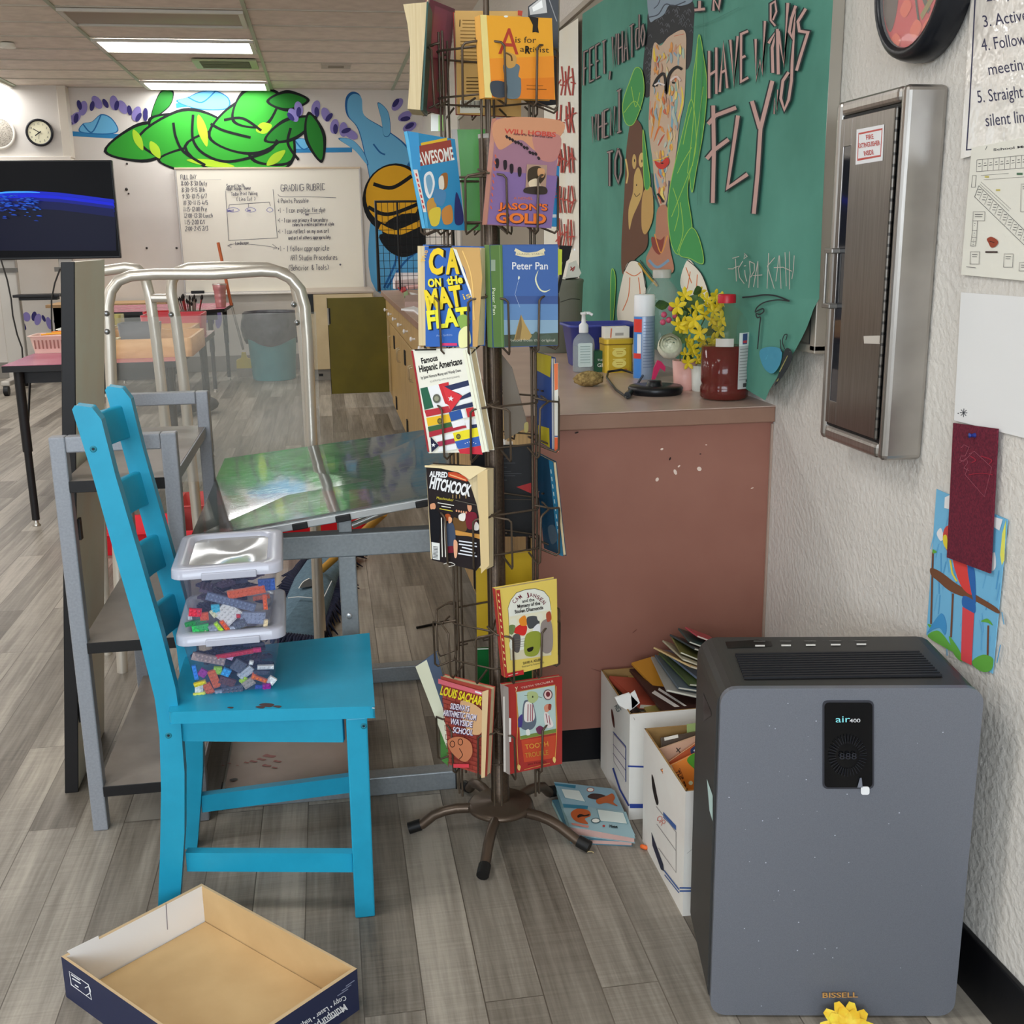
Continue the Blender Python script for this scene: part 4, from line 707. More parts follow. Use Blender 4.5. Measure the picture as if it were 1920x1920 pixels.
m.build('face', ck); m = MB(); m.lathe([(.106, .050), (.0001, .052)], mt('ffffff', .02, 0, 1, .6, 0, .10), cc, 48, RX); m.build('cover_glass', ck)
# ---------------------------------------------------------------- papers on the wall
PWL = Pl((XW-.003, 0, 0), (-1, 0, 0))
def sheet(name, label, cat, px, col, k=0, fn=None, th=.0012, rough=.6, bumpm=None):
    m = MB(); P = PWL.sh(k); m.prism([P(x, y, 0) for x, y in px], P.n*th, bumpm or mt(col, rough)); q = Cv(m, P.sh(th), .00001, .0003, rough)
    if fn: fn(q)
    return tag(m.build(name), label, cat)
def f(q):
    N = '3c3b52'; q.line(N, [(1829.5, -20), (1824, 90), (1818, 200), (1812.5, 281), (1823, 280)], 2.4)
    for t_, x, y, h, wd, a in (('3. Active', 1845, 51, 23, 84, -9), ('4. Follow', 1842, 96, 24, 84, -9), ('meeting', 1855, 141, 23, 76, -9), ('5. Straight', 1834, 193, 24, 86, -7), ('silent line', 1849, 237, 24, 84, -6), ('2. Eyes', 1850, 3, 20, 70, -10)): q.text(N, t_, x, y, h, a, width=wd)
LAM = NM('glossy_laminate', .12, 0, .6); LAM.col(LAM.ramp(LAM.noise(LAM.geo(), 3, 2), [(.3, lin('cfc8bf')), (.7, lin('d8d1c8'))])); LAM.bump(LAM.noise(LAM.geo(), 16, 3), .5, .02)
sheet('laminated_poster', 'glossy laminated rules poster with navy lettering at the upper right edge', 'poster', [(1823, -30), (1980, -60), (1980, 250), (1802, 298)], 'd5cec5', .001, f, bumpm=LAM.m)
def f(q):
    N = '6f6a68'; D2 = '3f3d40'
    q.text(D2, 'School Map', 1863, 283, 4.5, -6, width=70, bold=.02); q.line(N, [(1848, 281), (1851, 274)], 1)
    for a in range(9): q.line(N, [(1832+a*10.5, 300-a*1.1), (1831+a*10.5, 322-a*1.0)], .7); q.line(D2, [(1835+a*10.5, 307-a), (1839+a*10.5, 306.6-a)], 1.1); q.line(D2, [(1834+a*10.5, 312-a), (1840+a*10.5, 311-a)], 1)
    q.line(N, [(1832, 300), (1930, 290)], .8); q.line(N, [(1831, 322), (1930, 314)], .8); q.line(N, [(1840, 329), (1892, 325)], .6); q.line(N, [(1845, 337), (1930, 331)], .6)
    q.rect('4c6a52', 1907, 324, 1918, 328); q.rect('b8a95a', 1847, 330, 1855, 333); q.rect('b8a95a', 1868, 355, 1876, 358); q.line(N, [(1824, 329), (1831, 329), (1829, 351), (1822, 351)], .8, True)
    q.line(D2, [(1836, 348), (1940, 450)], .8); q.line(D2, [(1828, 369), (1940, 478)], .8); q.line(D2, [(1836, 348), (1828, 369)], .8); q.line(N, [(1840, 341), (1896, 392)], .6); q.line(N, [(1838, 345), (1893, 396)], .6)
    for i in range(11):
        x, y = 1836+i*9.6, 349+i*9.4; q.line(N, [(x+8, y+7), (x+1, y+25)], .6)
        for k in range(3): q.line(D2, [(x-1-k*1.2, y+6+k*5), (x+5-k*1.2, y+6.5+k*5)], 1)
    for x0, y0, x1, y1 in ((1826, 397, 1848, 414), (1825, 414, 1834, 432), (1824, 432, 1833, 445), (1823, 445, 1832, 453), (1822, 453, 1831, 461), (1821, 472, 1838, 495), (1884, 476, 1901, 501), (1916, 345, 1930, 397), (1913, 492, 1930, 508)): q.line(N, [(x0, y0), (x1, y0), (x1-1, y1), (x0-1, y1)], .8, True); q.line(D2, [(x0+3, y0+5), (x1-4, y0+5)], 1); q.line(D2, [(x0+3, y0+9), (x1-5, y0+9)], .9)
    q.blob('8c3f2c', [(1852, 448), (1860, 444), (1870, 449), (1873, 455), (1868, 462), (1860, 464), (1855, 456)]); q.line('4a211a', [(1857, 452), (1866, 455)], 1.6); q.rect('3a2a26', 1849, 471, 1872, 474); q.line(N, [(1813, 500), (1831, 502)], 1)
sheet('school_map', 'black and white evacuation map sheet taped below the laminated poster', 'paper', [(1823, 277), (1990, 245), (1990, 533), (1803, 515)], 'd9d2c6', .0025, f)
def f(q):
    N = '3a3b40'
    for a in range(8): q.line(N, [(1807+7*math.cos(a*.8), 774+8*math.sin(a*.8)), (1807-2*math.cos(a*.8), 774-2*math.sin(a*.8))], 1.2)
    q.el(N, 1797, 775, 1.2, 1.2)
sheet('white_paper_drawing', 'plain white drawing paper pinned under the map with a tiny star doodle', 'paper', [(1803, 548), (1995, 562), (1995, 840), (1790, 788)], 'd9d4d2', .001, f)
def f(q):
    G1 = ['5f9fc4', '6faccb', '4f92bd']
    for i in range(46): x = random.uniform(1745, 1880); y = random.uniform(930, 1220); q.line(random.choice(G1), [(x, y), (x+random.uniform(-8, 8), y+random.uniform(16, 38))], 2)
    q.poly('e6d25c', [(1887, 975), (1880, 1000), (1876, 1040), (1879, 1060), (1884, 1050)]); q.blob('e2e2de', [(1757, 1000), (1765, 990), (1770, 1008), (1764, 1014)]); q.blob('e2e2de', [(1858, 1045), (1866, 1036), (1868, 1062), (1860, 1070)])
    for s_ in ('1240,1020 1225,1560', '1390,1330 1375,1660', '1655,1570 1650,1800'): q.line('6b4632', Z(s_, 1440, 780, 4), 3.4)
    q.blob('6b4632', Z('1225,1140 1300,1170 1420,1260 1560,1340 1720,1440 1725,1480 1560,1390 1380,1320 1280,1240 1225,1190', 1440, 780, 4))
    for s_ in ('1200,1650 1280,1610 1360,1700 1400,1770 1300,1720', '1360,1650 1440,1760 1460,1840 1400,1790', '1540,1830 1620,1790 1690,1820 1680,1900 1620,1920 1550,1880', '1600,1540 1650,1520 1690,1570 1650,1550', '1200,1560 1230,1570 1220,1590', '1240,1000 1270,1020 1240,1030'): q.blob('5c9c3e', Z(s_, 1440, 780, 4))
    q.blob('3f87b8', Z('1200,1620 1300,1480 1340,1560 1330,1640 1290,1590 1240,1600', 1440, 780, 4))
    q.blob('c9403c', Z('1390,1050 1480,1090 1530,1250 1535,1340 1470,1300 1420,1200', 1440, 780, 4)); q.blob('2c5f9e', Z('1500,1130 1550,1150 1560,1400 1530,1330', 1440, 780, 4)); q.blob('2c5f9e', Z('1470,1350 1550,1390 1550,1480 1465,1430', 1440, 780, 4)); q.poly('c9454a', Z('1462,1430 1550,1480 1530,1870 1450,1830', 1440, 780, 4)); q.line('d9c23c', Z('1370,1080 1385,1180 1420,1240', 1440, 780, 4), 3)
    q.blob('b8433f', Z('1325,850 1360,820 1400,850 1390,1050 1340,1000 1315,930', 1440, 780, 4)); q.blob('d9c23c', Z('1318,900 1345,900 1350,1000 1320,960', 1440, 780, 4)); q.poly('dcd8d4', Z('1330,610 1372,590 1372,700 1325,690', 1440, 780, 4)); q.poly('e6dcd6', Z('1697,755 1765,775 1740,860 1692,830', 1440, 780, 4))
sheet('parrot_drawing', 'crayon drawing of a red parrot on a branch, low on the right wall', 'drawing', [(1757, 917), (1890, 974), (1862, 1263), (1738, 1190)], '6aa8c9', 0, f)
FELT = noisy('maroon_felt', '4f1526', '6a1f30', 260, .95, bump=.4, bs=500); m = MB(); P = PWL.sh(.006)
m.prism([P(x, y) for x, y in ((1790, 793), (1873, 804), (1868, 900), (1859, 1075), (1778, 1045), (1785, 900))], P.n*.003, FELT); q = Cv(m, P.sh(.0032), .0001, .0003, .9)
for s_ in ('1450,240 1470,215 1510,235 1480,300 1450,300 1440,330 1470,340 1490,320 1500,350 1470,390 1510,410', '1510,285 1550,265 1680,385 1625,605 1480,440 1500,390', '1440,350 1470,330 1500,310 1530,280'): q.line('93505c', Z(s_, 1440, 780, 4), .8)
q.cur('8c2636', Z('1520,300 1560,330 1530,350', 1440, 780, 4), 2); q.cur('8c2636', Z('1600,300 1680,330 1660,360', 1440, 780, 4), 2); q.cur('8c2636', Z('1510,440 1600,430 1690,440', 1440, 780, 4), 1.4)
t = thing('felt_strip', 'dark maroon felt strip hung by a blue pushpin over the parrot drawing', 'felt strip', P(1826, 930)); m.build('felt', t); p = P(1831, 816, .004)
m = MB(); m.lathe([(.0045, -.002), (.003, .003), (.0028, .007), (.0045, .009), (.0001, .010)], mt('26357c', .3), p, 12, Matrix.Rotation(-math.pi/2, 3, 'Y')); m.build('pushpin', t)
# ---------------------------------------------------------------- things on the counter
def at(x, y): return onZ(x, y, TZ)
c = at(1097, 699); c.y += .02; t = thing('hand_sanitizer_bottle', 'clear pump bottle of hand sanitizer standing on the counter', 'bottle', c)
m = MB(); m.lathe([(.030, .001), (.034, .006), (.034, .085), (.031, .100), (.020, .113), (.012, .118), (.012, .122)], mt('c9d3d6', .06, 0, 1, .5, 0, .35), c, 24, sy=.62); m.build('bottle', t)
m = MB(); m.lathe([(.032, .004), (.032, .080)], mt('b8c4c6', .1, 0, 1, .4, 0, .3), c, 24, sy=.6); m.build('gel', t); m = MB(); m.prism([c+V((x, -.0225, z)) for x, z in rr(-.022, .022, .018, .090, .004, 2)], (0, .001, 0), mt('c4d2cf', .4)); q = Cv(m, Fr(c+V((0, -.0235, 0)), (1, 0, 0), (0, 0, 1)), .0001, .0002, flip=-1)
for i in range(7): q.line('93a8a4', [(-.016, .08-.008*i), (.015, .08-.008*i)], .002)
m.build('label', t); m = MB(); m.lathe([(.0145, .120), (.0145, .142), (.011, .146), (.007, .150), (.006, .172), (.010, .174), (.010, .180), (.0001, .181)], mt('e4e1da', .4), c, 16); m.tube([c+V((0, 0, .178)), c+V((.016, -.004, .178)), c+V((.026, -.006, .172))], .0045, mt('e4e1da', .4), 8); m.build('pump', t)
c = at(1122, 690); c.y = 3.50; c.x = onY(1122, 650, 3.5).x; t = thing('blue_tub', 'blue plastic tub behind the sanitizer bottle on the counter', 'tub', V((c.x, c.y, TZ)))
m = MB(); hw = .112; rows = []
for z, w_, d_ in ((.0, .085, .06), (.004, .09, .065), (.125, .106, .080), (.127, .114, .088), (.134, .114, .088), (.134, .106, .080), (.02, .088, .063)):
    P = [V((c.x+x, c.y+y, TZ+z)) for x, y in rr(-w_, w_, -d_, d_, .025)]; rows.append(P+[P[0]])
m.grid(rows, mt('3f4690', .4)); m.poly(rows[-1][:-1], mt('3f4690', .4)); m.build('tub', t)
c = V((onY(1040, 600, 3.99).x, 3.99, TZ)); t = thing('grey_bucket', 'grey green bucket partly hidden behind the blue book on the counter', 'bucket', c)
m = MB(); m.lathe([(.088, 0), (.092, .003), (.103, .24), (.106, .25), (.103, .256), (.095, .25), (.088, .03), (.0001, .03)], noisy('bucket_plastic', '6a6c5e', '73756a', 6, .5), c, 36); q = Cv(m, lambda x, y, k: V((c.x+(.098+k+.008*(y/.25-.5))*math.sin(x), c.y-(.098+k+.008*(y/.25-.5))*math.cos(x), TZ+y)), .0002, .0015, flip=-1)
q.cur('3d3f38', [(.1, .09), (.4, .105), (.7, .09), (.9, .1)], .003); q.cur('3d3f38', [(.0, .18), (.4, .19), (.9, .185)], .003); m.build('bucket', t)
P = [onY(x, y, 3.97) for x, y in ((1060, 524), (1066, 494), (1080, 488), (1090, 512), (1084, 521))]; m = MB(); m.prism(P, (0, .004, 0), CRM); m.prism([P[0], P[0]+V((0, .1, .0)), P[4]+V((0, .1, 0)), P[4]], (0, 0, .003), CRM); q = Cv(m, Pl((0, 3.97, 0), (0, -1, 0)), .0002, .0006); q.line('9c3d35', [(1070, 500), (1074, 508), (1077, 503)], 2); q.line('9c3d35', [(1069, 507), (1078, 500)], 2); tag(m.build('folded_card'), 'folded cream card with a red mark on top of the grey bucket', 'card')
c = V((onY(1124, 695, 3.33).x, 3.33, TZ)); m = MB(); m.box(c+V((0, 0, .032)), (.045, .05, .064), mt('1f4a33', .4)); q = Cv(m, Pl((0, 3.305, 0), (0, -1, 0)), .0001, .0003); q.text('d7e0d4', 'GR', 1120, 688, 7, 0, width=14); q.text('d7e0d4', 'THE', 1120, 677, 4, 0, width=12); tag(m.build('green_tea_box', bevel=.002), 'small dark green box between the sanitizer and the yellow tin', 'box')
c = at(1161, 699); c.y += .042; t = thing('yellow_tea_tin', 'yellow tea tin with lid standing on the counter', 'tin', c); YT = mt('c2a12f', .35, .2)
m = MB(); P = [c+V((x, y, 0)) for x, y in rr(-.044, .044, -.04, .04, .012, 3)]; m.prism(P, (0, 0, .086), YT); q = Cv(m, Fr(c+V((0, -.0402, 0)), (1, 0, 0), (0, 0, 1)), .0001, .0003, .4, flip=-1)
for z in (.060, .028): q.el('d7c46a', 0, z, .022, .013); q.line('b08c2a', [(-.01, z+.003), (.012, z+.003)], .002); q.line('b08c2a', [(-.008, z-.003), (.01, z-.003)], .002); q.line('d7c46a', [(-.02, z+.013), (.02, z+.013)], .003)
for x, cl in ((-.022, 'c9a83f'), (.0, '8f9a34'), (.02, 'a5602e')): q.el(cl, x, .009, .005, .003)
m.build('body', t, .002); m = MB(); P = [c+V((x, y, .087)) for x, y in rr(-.0455, .0455, -.0415, .0415, .012, 3)]; m.prism(P, (0, 0, .014), YT); m.prism([p+V((0, 0, -.003)) for p in P], (0, 0, .003), mt('6f5412', .4)); m.build('lid', t, .002)
m = MB(); cz = c+V((.002, .015, .101)); m.box(cz+V((0, 0, .017)), (.078, .04, .034), mt('dcd0c8', .6)); q = Cv(m, Fr(cz+V((0, -.0202, 0)), (1, 0, 0), (0, 0, 1)), .0001, .0003, flip=-1); q.rect('9b9590', -.006, .008, .02, .016); q.line('c46a4a', [(-.02, .002), (-.018, .03)], .004); tag(m.build('card_box', bevel=.001), 'small white card box lying on top of the yellow tin', 'box')
c = at(1212, 712); c.y += .03; t = thing('spray_can', 'tall white and blue aerosol spray can on the counter', 'spray can', c)
m = MB(); R_ = .0305; m.lathe([(.029, 0), (R_, .004), (R_, .176), (.0295, .180)], mt('8c98ab', .35, .2), c, 28)
def strip(a0, a1, z0, z1, mat, r=R_+.0004):
    n = 8; m.grid([[c+V((r*math.sin(a0+(a1-a0)*i/n), -r*math.cos(a0+(a1-a0)*i/n), z)) for z in (z0, z1)] for i in range(n+1)], mat)
strip(-1.5, -.5, .004, .178, mt('3f78bb', .35)); strip(-1.5, -.55, .060, .075, mt('c43a34', .35), R_+.0008); strip(-1.5, -.5, .135, .172, mt('c9372f', .35), R_+.0008); strip(-.95, -.55, .075, .13, mt('e3e6ea', .35), R_+.0008)
for i in range(16): strip(-.35, .75, .035+.0085*i, .037+.0085*i, mt('6c7890', .4), R_+.0007)
m.build('can', t); m = MB(); m.lathe([(.0300, .180), (.0305, .182), (.0300, .236), (.027, .240), (.0001, .240)], mt('e6e2da', .4), c, 28); m.build('cap', t)
c = V((onY(1238, 690, 3.2).x, 3.2, TZ)); t = thing('clear_jug', 'large clear plastic jug behind the spray can and flowers', 'jug', c)
m = MB(); m.lathe([(.062, .001), (.066, .008), (.066, .12), (.063, .14), (.066, .16), (.065, .20), (.056, .235), (.036, .262), (.024, .275), (.024, .284)], mt('c4c2b8', .08, 0, 1, .5, 0, .2), c, 32); m.build('body', t); m = MB(); m.lathe([(.027, .282), (.027, .303), (.025, .306), (.0001, .306)], mt('c9c4ba', .3, 0, 1, .4, 0, .8), c, 24); m.build('cap', t)
# pots with flowers
def pot(cx, cy, r0, r1, h, mat, name, label, cat):
    c = V((cx, cy, TZ)); t = thing(name, label, cat, c); m = MB(); m.lathe([(r0*.9, 0), (r0, .004), (r1, h), (r1-.004, h), (r1-.008, h-.012), (.0001, h-.012)], mat, c, 28); m.build('pot', t); return t, c
t1, c1 = pot(onY(1284, 700, 2.86).x, 2.86, .029, .034, .078, mt('cf9d92', .4), 'pink_flower_pot', 'pink pot of yellow flowers and a white rose on the counter', 'flower pot')
t2, c2 = pot(onY(1318, 700, 2.80).x, 2.82, .022, .025, .068, mt('ddd6cb', .35), 'white_flower_pot', 'small white pot of flowers beside the red juice bottle', 'flower pot')
YF = mt('dfb928', .5); LF = noisy('leaf_green', '31462a', '4e6a33', 40, .55); PKF = mt('b04a63', .5)
def blossom(t, p, r, mat, d, n=5, name='blossom'):
    d = V(d).normalized(); u = d.orthogonal().normalized(); v = d.cross(u); m = MB()
    for i in range(n):
        a = 6.283*i/n+random.random()*.3; e = u*math.cos(a)+v*math.sin(a); s_ = d.cross(e)
        m.grid([[p+e*r*k+d*(r*.35*k)-s_*w_*r, p+e*r*k+d*(r*.35*k+.1*r), p+e*r*k+d*(r*.35*k)+s_*w_*r] for k, w_ in ((0, .06), (.5, .28), (.85, .22), (1.05, .03))], mat)
    m.build(name, t)
def leafp(t, p, d, L, w_, nm='leaf'):
    d = V(d).normalized(); s_ = d.cross(V((0, -1, .3))).normalized(); n_ = s_.cross(d); m = MB(); m.grid([[p+d*L*k-s_*w_*a+n_*.1*L*k*k, p+d*L*k+n_*(.1*L*k*k+.1*w_), p+d*L*k+s_*w_*a+n_*.1*L*k*k] for k, a in ((0, .1), (.3, .8), (.6, 1), (.85, .55), (1, .05))], LF); m.build(nm, t)
for x, y in ((1290, 575), (1325, 562), (1345, 575), (1302, 600), (1335, 600), (1280, 610), (1312, 625), (1290, 640), (1335, 640), (1300, 660), (1325, 668), (1342, 555), (1270, 575), (1318, 590), (1348, 620), (1285, 665), (1338, 585), (1352, 600), (1308, 678), (1276, 590), (1292, 612), (1306, 580), (1330, 655), (1318, 640), (1296, 652), (1342, 605), (1272, 610), (1330, 575), (1284, 555), (1312, 548), (1355, 565), (1290, 680), (1322, 660)):
    p = onY(x, y, 2.82+random.uniform(-.03, .04)); blossom(t1, p, random.uniform(.016, .024), YF, (random.uniform(-.6, .6), -1, random.uniform(-.2, .6)))
m = MB()
for x, y in ((1290, 600), (1325, 590), (1300, 640), (1330, 640), (1265, 600), (1345, 600)): p = onY(x, y, 2.86); m.tube([c1+V((random.uniform(-.015, .015), 0, .07)), (c1+V((0, 0, .07))).lerp(p, .5)+V((0, 0, .01)), p], .0016, mt('4c5a2c'), 6)
m.build('stems', t1)
for x, y in ((1272, 565), (1262, 598), (1282, 620), (1330, 612), (1295, 588), (1310, 560), (1345, 640), (1320, 650), (1258, 632), (1300, 615), (1352, 575), (1288, 560), (1255, 570), (1268, 640), (1310, 595), (1340, 590), (1325, 630), (1278, 578), (1300, 670), (1338, 668)): leafp(t1, onY(x, y, 2.85), (random.uniform(-1, 1), -.4, random.uniform(-.2, 1)), random.uniform(.035, .055), .014)
for x, y in ((1245, 590), (1258, 578), (1266, 592), (1254, 600), (1243, 604), (1272, 583)): m = MB(); m.sph(onY(x, y, 2.85), .0085, PKF, 8); m.build('pink_bud', t1)
c = onY(1256, 650, 2.80); RS = mt('e6d3bb', .5, 0, 1.35)
ax = V((-.30, -.86, .42)).normalized(); eu = ax.orthogonal().normalized(); ev = ax.cross(eu)
m = MB(); m.sph(c+ax*.004, .013, RS, 14); m.build('rose_petal', t1)
for n, R_, el_, o in ((3, .0165, .5, 0), (4, .020, .62, .4), (5, .024, .78, .1), (6, .028, .95, .6), (7, .032, 1.12, .2)):
    for i in range(n):
        a = 6.283*i/n+o; P = []
        for k in range(6):
            e_ = el_+.75-1.05*k/5; row = []
            for w_ in (-.75, -.4, 0, .4, .75):
                wv = w_*(1-.35*(k/5)**3); d = (eu*math.cos(a+wv)+ev*math.sin(a+wv))*math.sin(max(.05, e_))+ax*math.cos(e_); row.append(c+d*(R_*(1+.16*(k/5)**4)+.001*math.cos(w_*4)))
            P.append(row)
        m = MB(); m.grid(P, RS); m.build('rose_petal', t1)
for x, y in ((1316, 668), (1326, 672), (1308, 676)): blossom(t2, onY(x, y, 2.80), .012, YF, (0, -1, .4)); leafp(t2, onY(x, y+2, 2.82), (.3, -.3, 1), .025, .008)
c = at(1370, 752); c.y += .05; t = thing('red_juice_bottle', 'big plastic bottle half full of red juice with a red cap', 'bottle', c)
m = MB(); m.lathe([(.055, .001), (.061, .006), (.061, .03), (.057, .038), (.060, .046), (.060, .150), (.062, .156), (.060, .175), (.048, .203), (.030, .222), (.0195, .231), (.0195, .242)], mt('8a8458', .05, 0, 1, .5, 0, .10), c, 36); m.build('bottle', t)
m = MB(); m.lathe([(.054, .002), (.0598, .007), (.0598, .03), (.056, .038), (.0588, .046), (.0588, .132), (.0001, .132)], mt('66091a', .12, 0, 1.0, .4), c, 36); m.build('juice', t)
m = MB(); m.lathe([(.0225, .238), (.0225, .256), (.021, .259), (.0001, .259)], mt('b3202c', .35), c, 28); m.build('cap', t)
def strip(a0, a1, z0, z1, mat, r):
    n = 6; m.grid([[c+V((r*math.sin(a0+(a1-a0)*i/n), -r*math.cos(a0+(a1-a0)*i/n), z)) for z in (z0, z1)] for i in range(n+1)], mat)
m = MB(); strip(.20, .78, .030, .168, mt('b5b0ad', .5), .0628); strip(.20, .78, .136, .168, mt('d9d4ce', .5), .0631); strip(.36, .62, .140, .166, mt('3c4a72', .5), .0634); strip(.38, .60, .143, .149, mt('b33a44', .5), .0637)
for i in range(11): strip(.25, .72, .052+.0075*i, .0545+.0075*i, mt('8b8784', .5), .0632)
strip(.46, .68, .034, .044, mt('45403e', .5), .0632); strip(.62, .70, .046, .052, mt('45403e', .5), .0633); m.build('label', t)
m = MB(); strip(-.75, -.02, .135, .155, mt('b8b0a6', .3), .0612); m.build('back_label', t)
c = at(1236, 741); c.y += .035; t = thing('kettle_base', 'round black electric kettle base with its cord on the counter', 'kettle base', c); BP = mt('141416', .35)
m = MB(); m.lathe([(.066, 0), (.070, .004), (.072, .016), (.068, .021), (.0001, .021)], BP, c, 36); m.build('plate', t); m = MB(); m.lathe([(.022, .021), (.019, .027), (.018, .034), (.0001, .034)], BP, c+V((-.004, -.003, 0)), 20); m.build('connector', t)
m = MB(); a = at(1215, 716); m.tube([c+V((-.05, .02, .012)), at(1205, 712)+V((0, 0, .012)), at(1165, 706)+V((0, 0, .02)), at(1140, 706)+V((0, 0, .014)), at(1138, 712)+V((0, 0, .006)), at(1155, 735)+V((0, 0, .006)), at(1176, 750)+V((0, 0, .006))], .0035, BP, 8); m.tube([at(1176, 748)+V((0, 0, .009)), at(1182, 742)+V((0, 0, .009))], .009, BP, 8); m.build('cord', t)
c = at(1107, 726); c.y += .02; m = MB(); SP = noisy('sea_sponge', '6f5a34', 'a88f5a', 120, .95, bump=.9, bs=220); P = []
for i in range(13):
    a = math.pi*i/12; row = []
    for j in range(20):
        b = 6.283*j/20; k = 1+.10*math.sin(b*5+i)+.07*math.sin(b*9-i*2)+random.uniform(-.03, .03); row.append(c+V((.041*math.sin(a)*math.cos(b)*k, .028*math.sin(a)*math.sin(b)*k, .021-.021*math.cos(a)*(1+.05*math.sin(b*4)))))
    P.append(row+[row[0]])
m.grid(P, SP); tag(m.build('sea_sponge'), 'brown natural sponge lying on the counter front', 'sponge')
m = MB(); P = [onY(x, y, 2.80) for x, y in ((1228, 717), (1222, 717), (1226, 690), (1233, 675), (1240, 678), (1248, 688), (1247, 697), (1238, 690))]; P[0].z = P[1].z = TZ+.037; m.prism(P, (0, .004, 0), mt('b3204f', .5)); tag(m.build('pink_ribbon'), 'crumpled pink ribbon lying on the kettle base', 'ribbon')
# papers far down the counter
def ctop(pts, z, h, c, name, label, cat): m = MB(); m.prism([onZ(x, y, TZ+z) for x, y in pts], (0, 0, h), mt(c, .6) if isinstance(c, str) else c); return tag(m.build(name), label, cat)
ctop([(737, 541), (742, 524), (788, 524), (788, 537), (741, 542)], .0, .07, 'd5cdd0', 'paper_pile', 'pile of white paper at the far end of the counter', 'paper')
ctop([(742, 537), (757, 536), (762, 546), (754, 549)], .0, .012, 'b3343c', 'red_folder', 'red folded paper in front of the far white pile', 'paper')
ctop([(760, 540), (790, 536), (790, 541), (765, 543)], .0, .02, 'd9a9a8', 'pink_paper', 'pink paper right of the red folder on the counter', 'paper')
ctop([(757, 551), (764, 548), (766, 557), (758, 559)], .0, .012, '86a070', 'green_slip', 'small green slip on the counter', 'paper')
ctop([(768, 549), (784, 553), (784, 556), (770, 552)], .0, .006, 'ece8e0', 'white_card', 'white card on the counter right of the green slip', 'paper')
ctop([(752, 582), (776, 577), (790, 583), (786, 592), (776, 584)], .0, .010, 'ece8e0', 'crumpled_tissue', 'white tissue on the near edge of the counter', 'tissue')
ctop([(760, 562), (786, 560), (786, 575), (759, 575)], .0, .03, 'a58d84', 'pinkish_carton', 'pinkish flat carton on the counter', 'box')
# ================================================================ spinning book rack
BZ = NM('bronze_enamel', .35, .55, .5); _g = BZ.geo(); BZ.col(BZ.ramp(BZ.noise(_g, 220, 3), [(.35, lin('3a2d22')), (.65, lin('4d3d2e'))])); BZ = BZ.m
BZL = mt('54463a', .35, .5, 1.2); WR = mt('4c4034', .4, .4, 1.4); RUB = mt('131211', .5)
AX = V((.328, 2.25, 0)); hd = lambda a: V((math.sin(math.radians(a)), math.cos(math.radians(a)), 0))
rk = thing('book_rack', 'tall bronze wire spinner rack holding paperback books in the middle of the picture', 'book rack', AX)
zt = onY(915, 258, 2.25).z
m = MB(); m.lathe([(.0215, .06), (.0215, .10), (.0200, .102), (.0195, zt)], BZ, AX, 24); m.build('pole', rk); m = MB(); m.lathe([(.0205, zt-.002), (.0205, zt+.006), (.0001, zt+.006)], mt('a9a49a', .4), AX, 20); m.build('pole_cap', rk)
m = MB(); m.lathe([(.006, zt), (.006, 1.84)], WR, AX, 10); m.build('spindle', rk)
m = MB(); m.lathe([(.068, .052), (.074, .056), (.074, .062), (.066, .068), (.019, .074), (.018, .078)], BZL, AX, 36); m.build('base_disc', rk)
for px in ((905, 1640), (768, 1552), (1104, 1587), (872, 1473), (1043, 1482)):
    e = onZ(px[0], px[1], .014); d = (e-AX); d.z = 0; L = d.length; d.normalize(); pts = [AX+d*.03+V((0, 0, .055)), AX+d*.10+V((0, 0, .056)), AX+d*.125+V((0, 0, .052)), AX+d*.15+V((0, 0, .043)), AX+d*(L-.03)+V((0, 0, .022)), AX+d*(L-.004)+V((0, 0, .0145))]
    m = MB(); m.tube(pts, .0115, BZL, 12); o = m.build('leg', rk); m = MB(); q_ = pts[-2]-pts[-1]; q_.normalize(); m.tube([pts[-1]+q_*.022, pts[-1]-q_*.006], .0135, RUB, 12); m.build('rubber_cap', o)
HEAD = [101, 161, 221, 281, 341, 41]; TZS = [onY(1000, y, 2.13).z for y in (187, 427, 652, 852, 1052, 1266, 1446)]
RA = .088
for h in HEAD:
    n = hd(h); t = V((-n.y, n.x, 0)); m = MB()
    for s in (-.042, .042): m.tube([AX+n*RA+t*s+V((0, 0, .11)), AX+n*RA+t*s+V((0, 0, TZS[0]+.13))], .0024, WR, 6)
    m.build('upright_wires', rk)
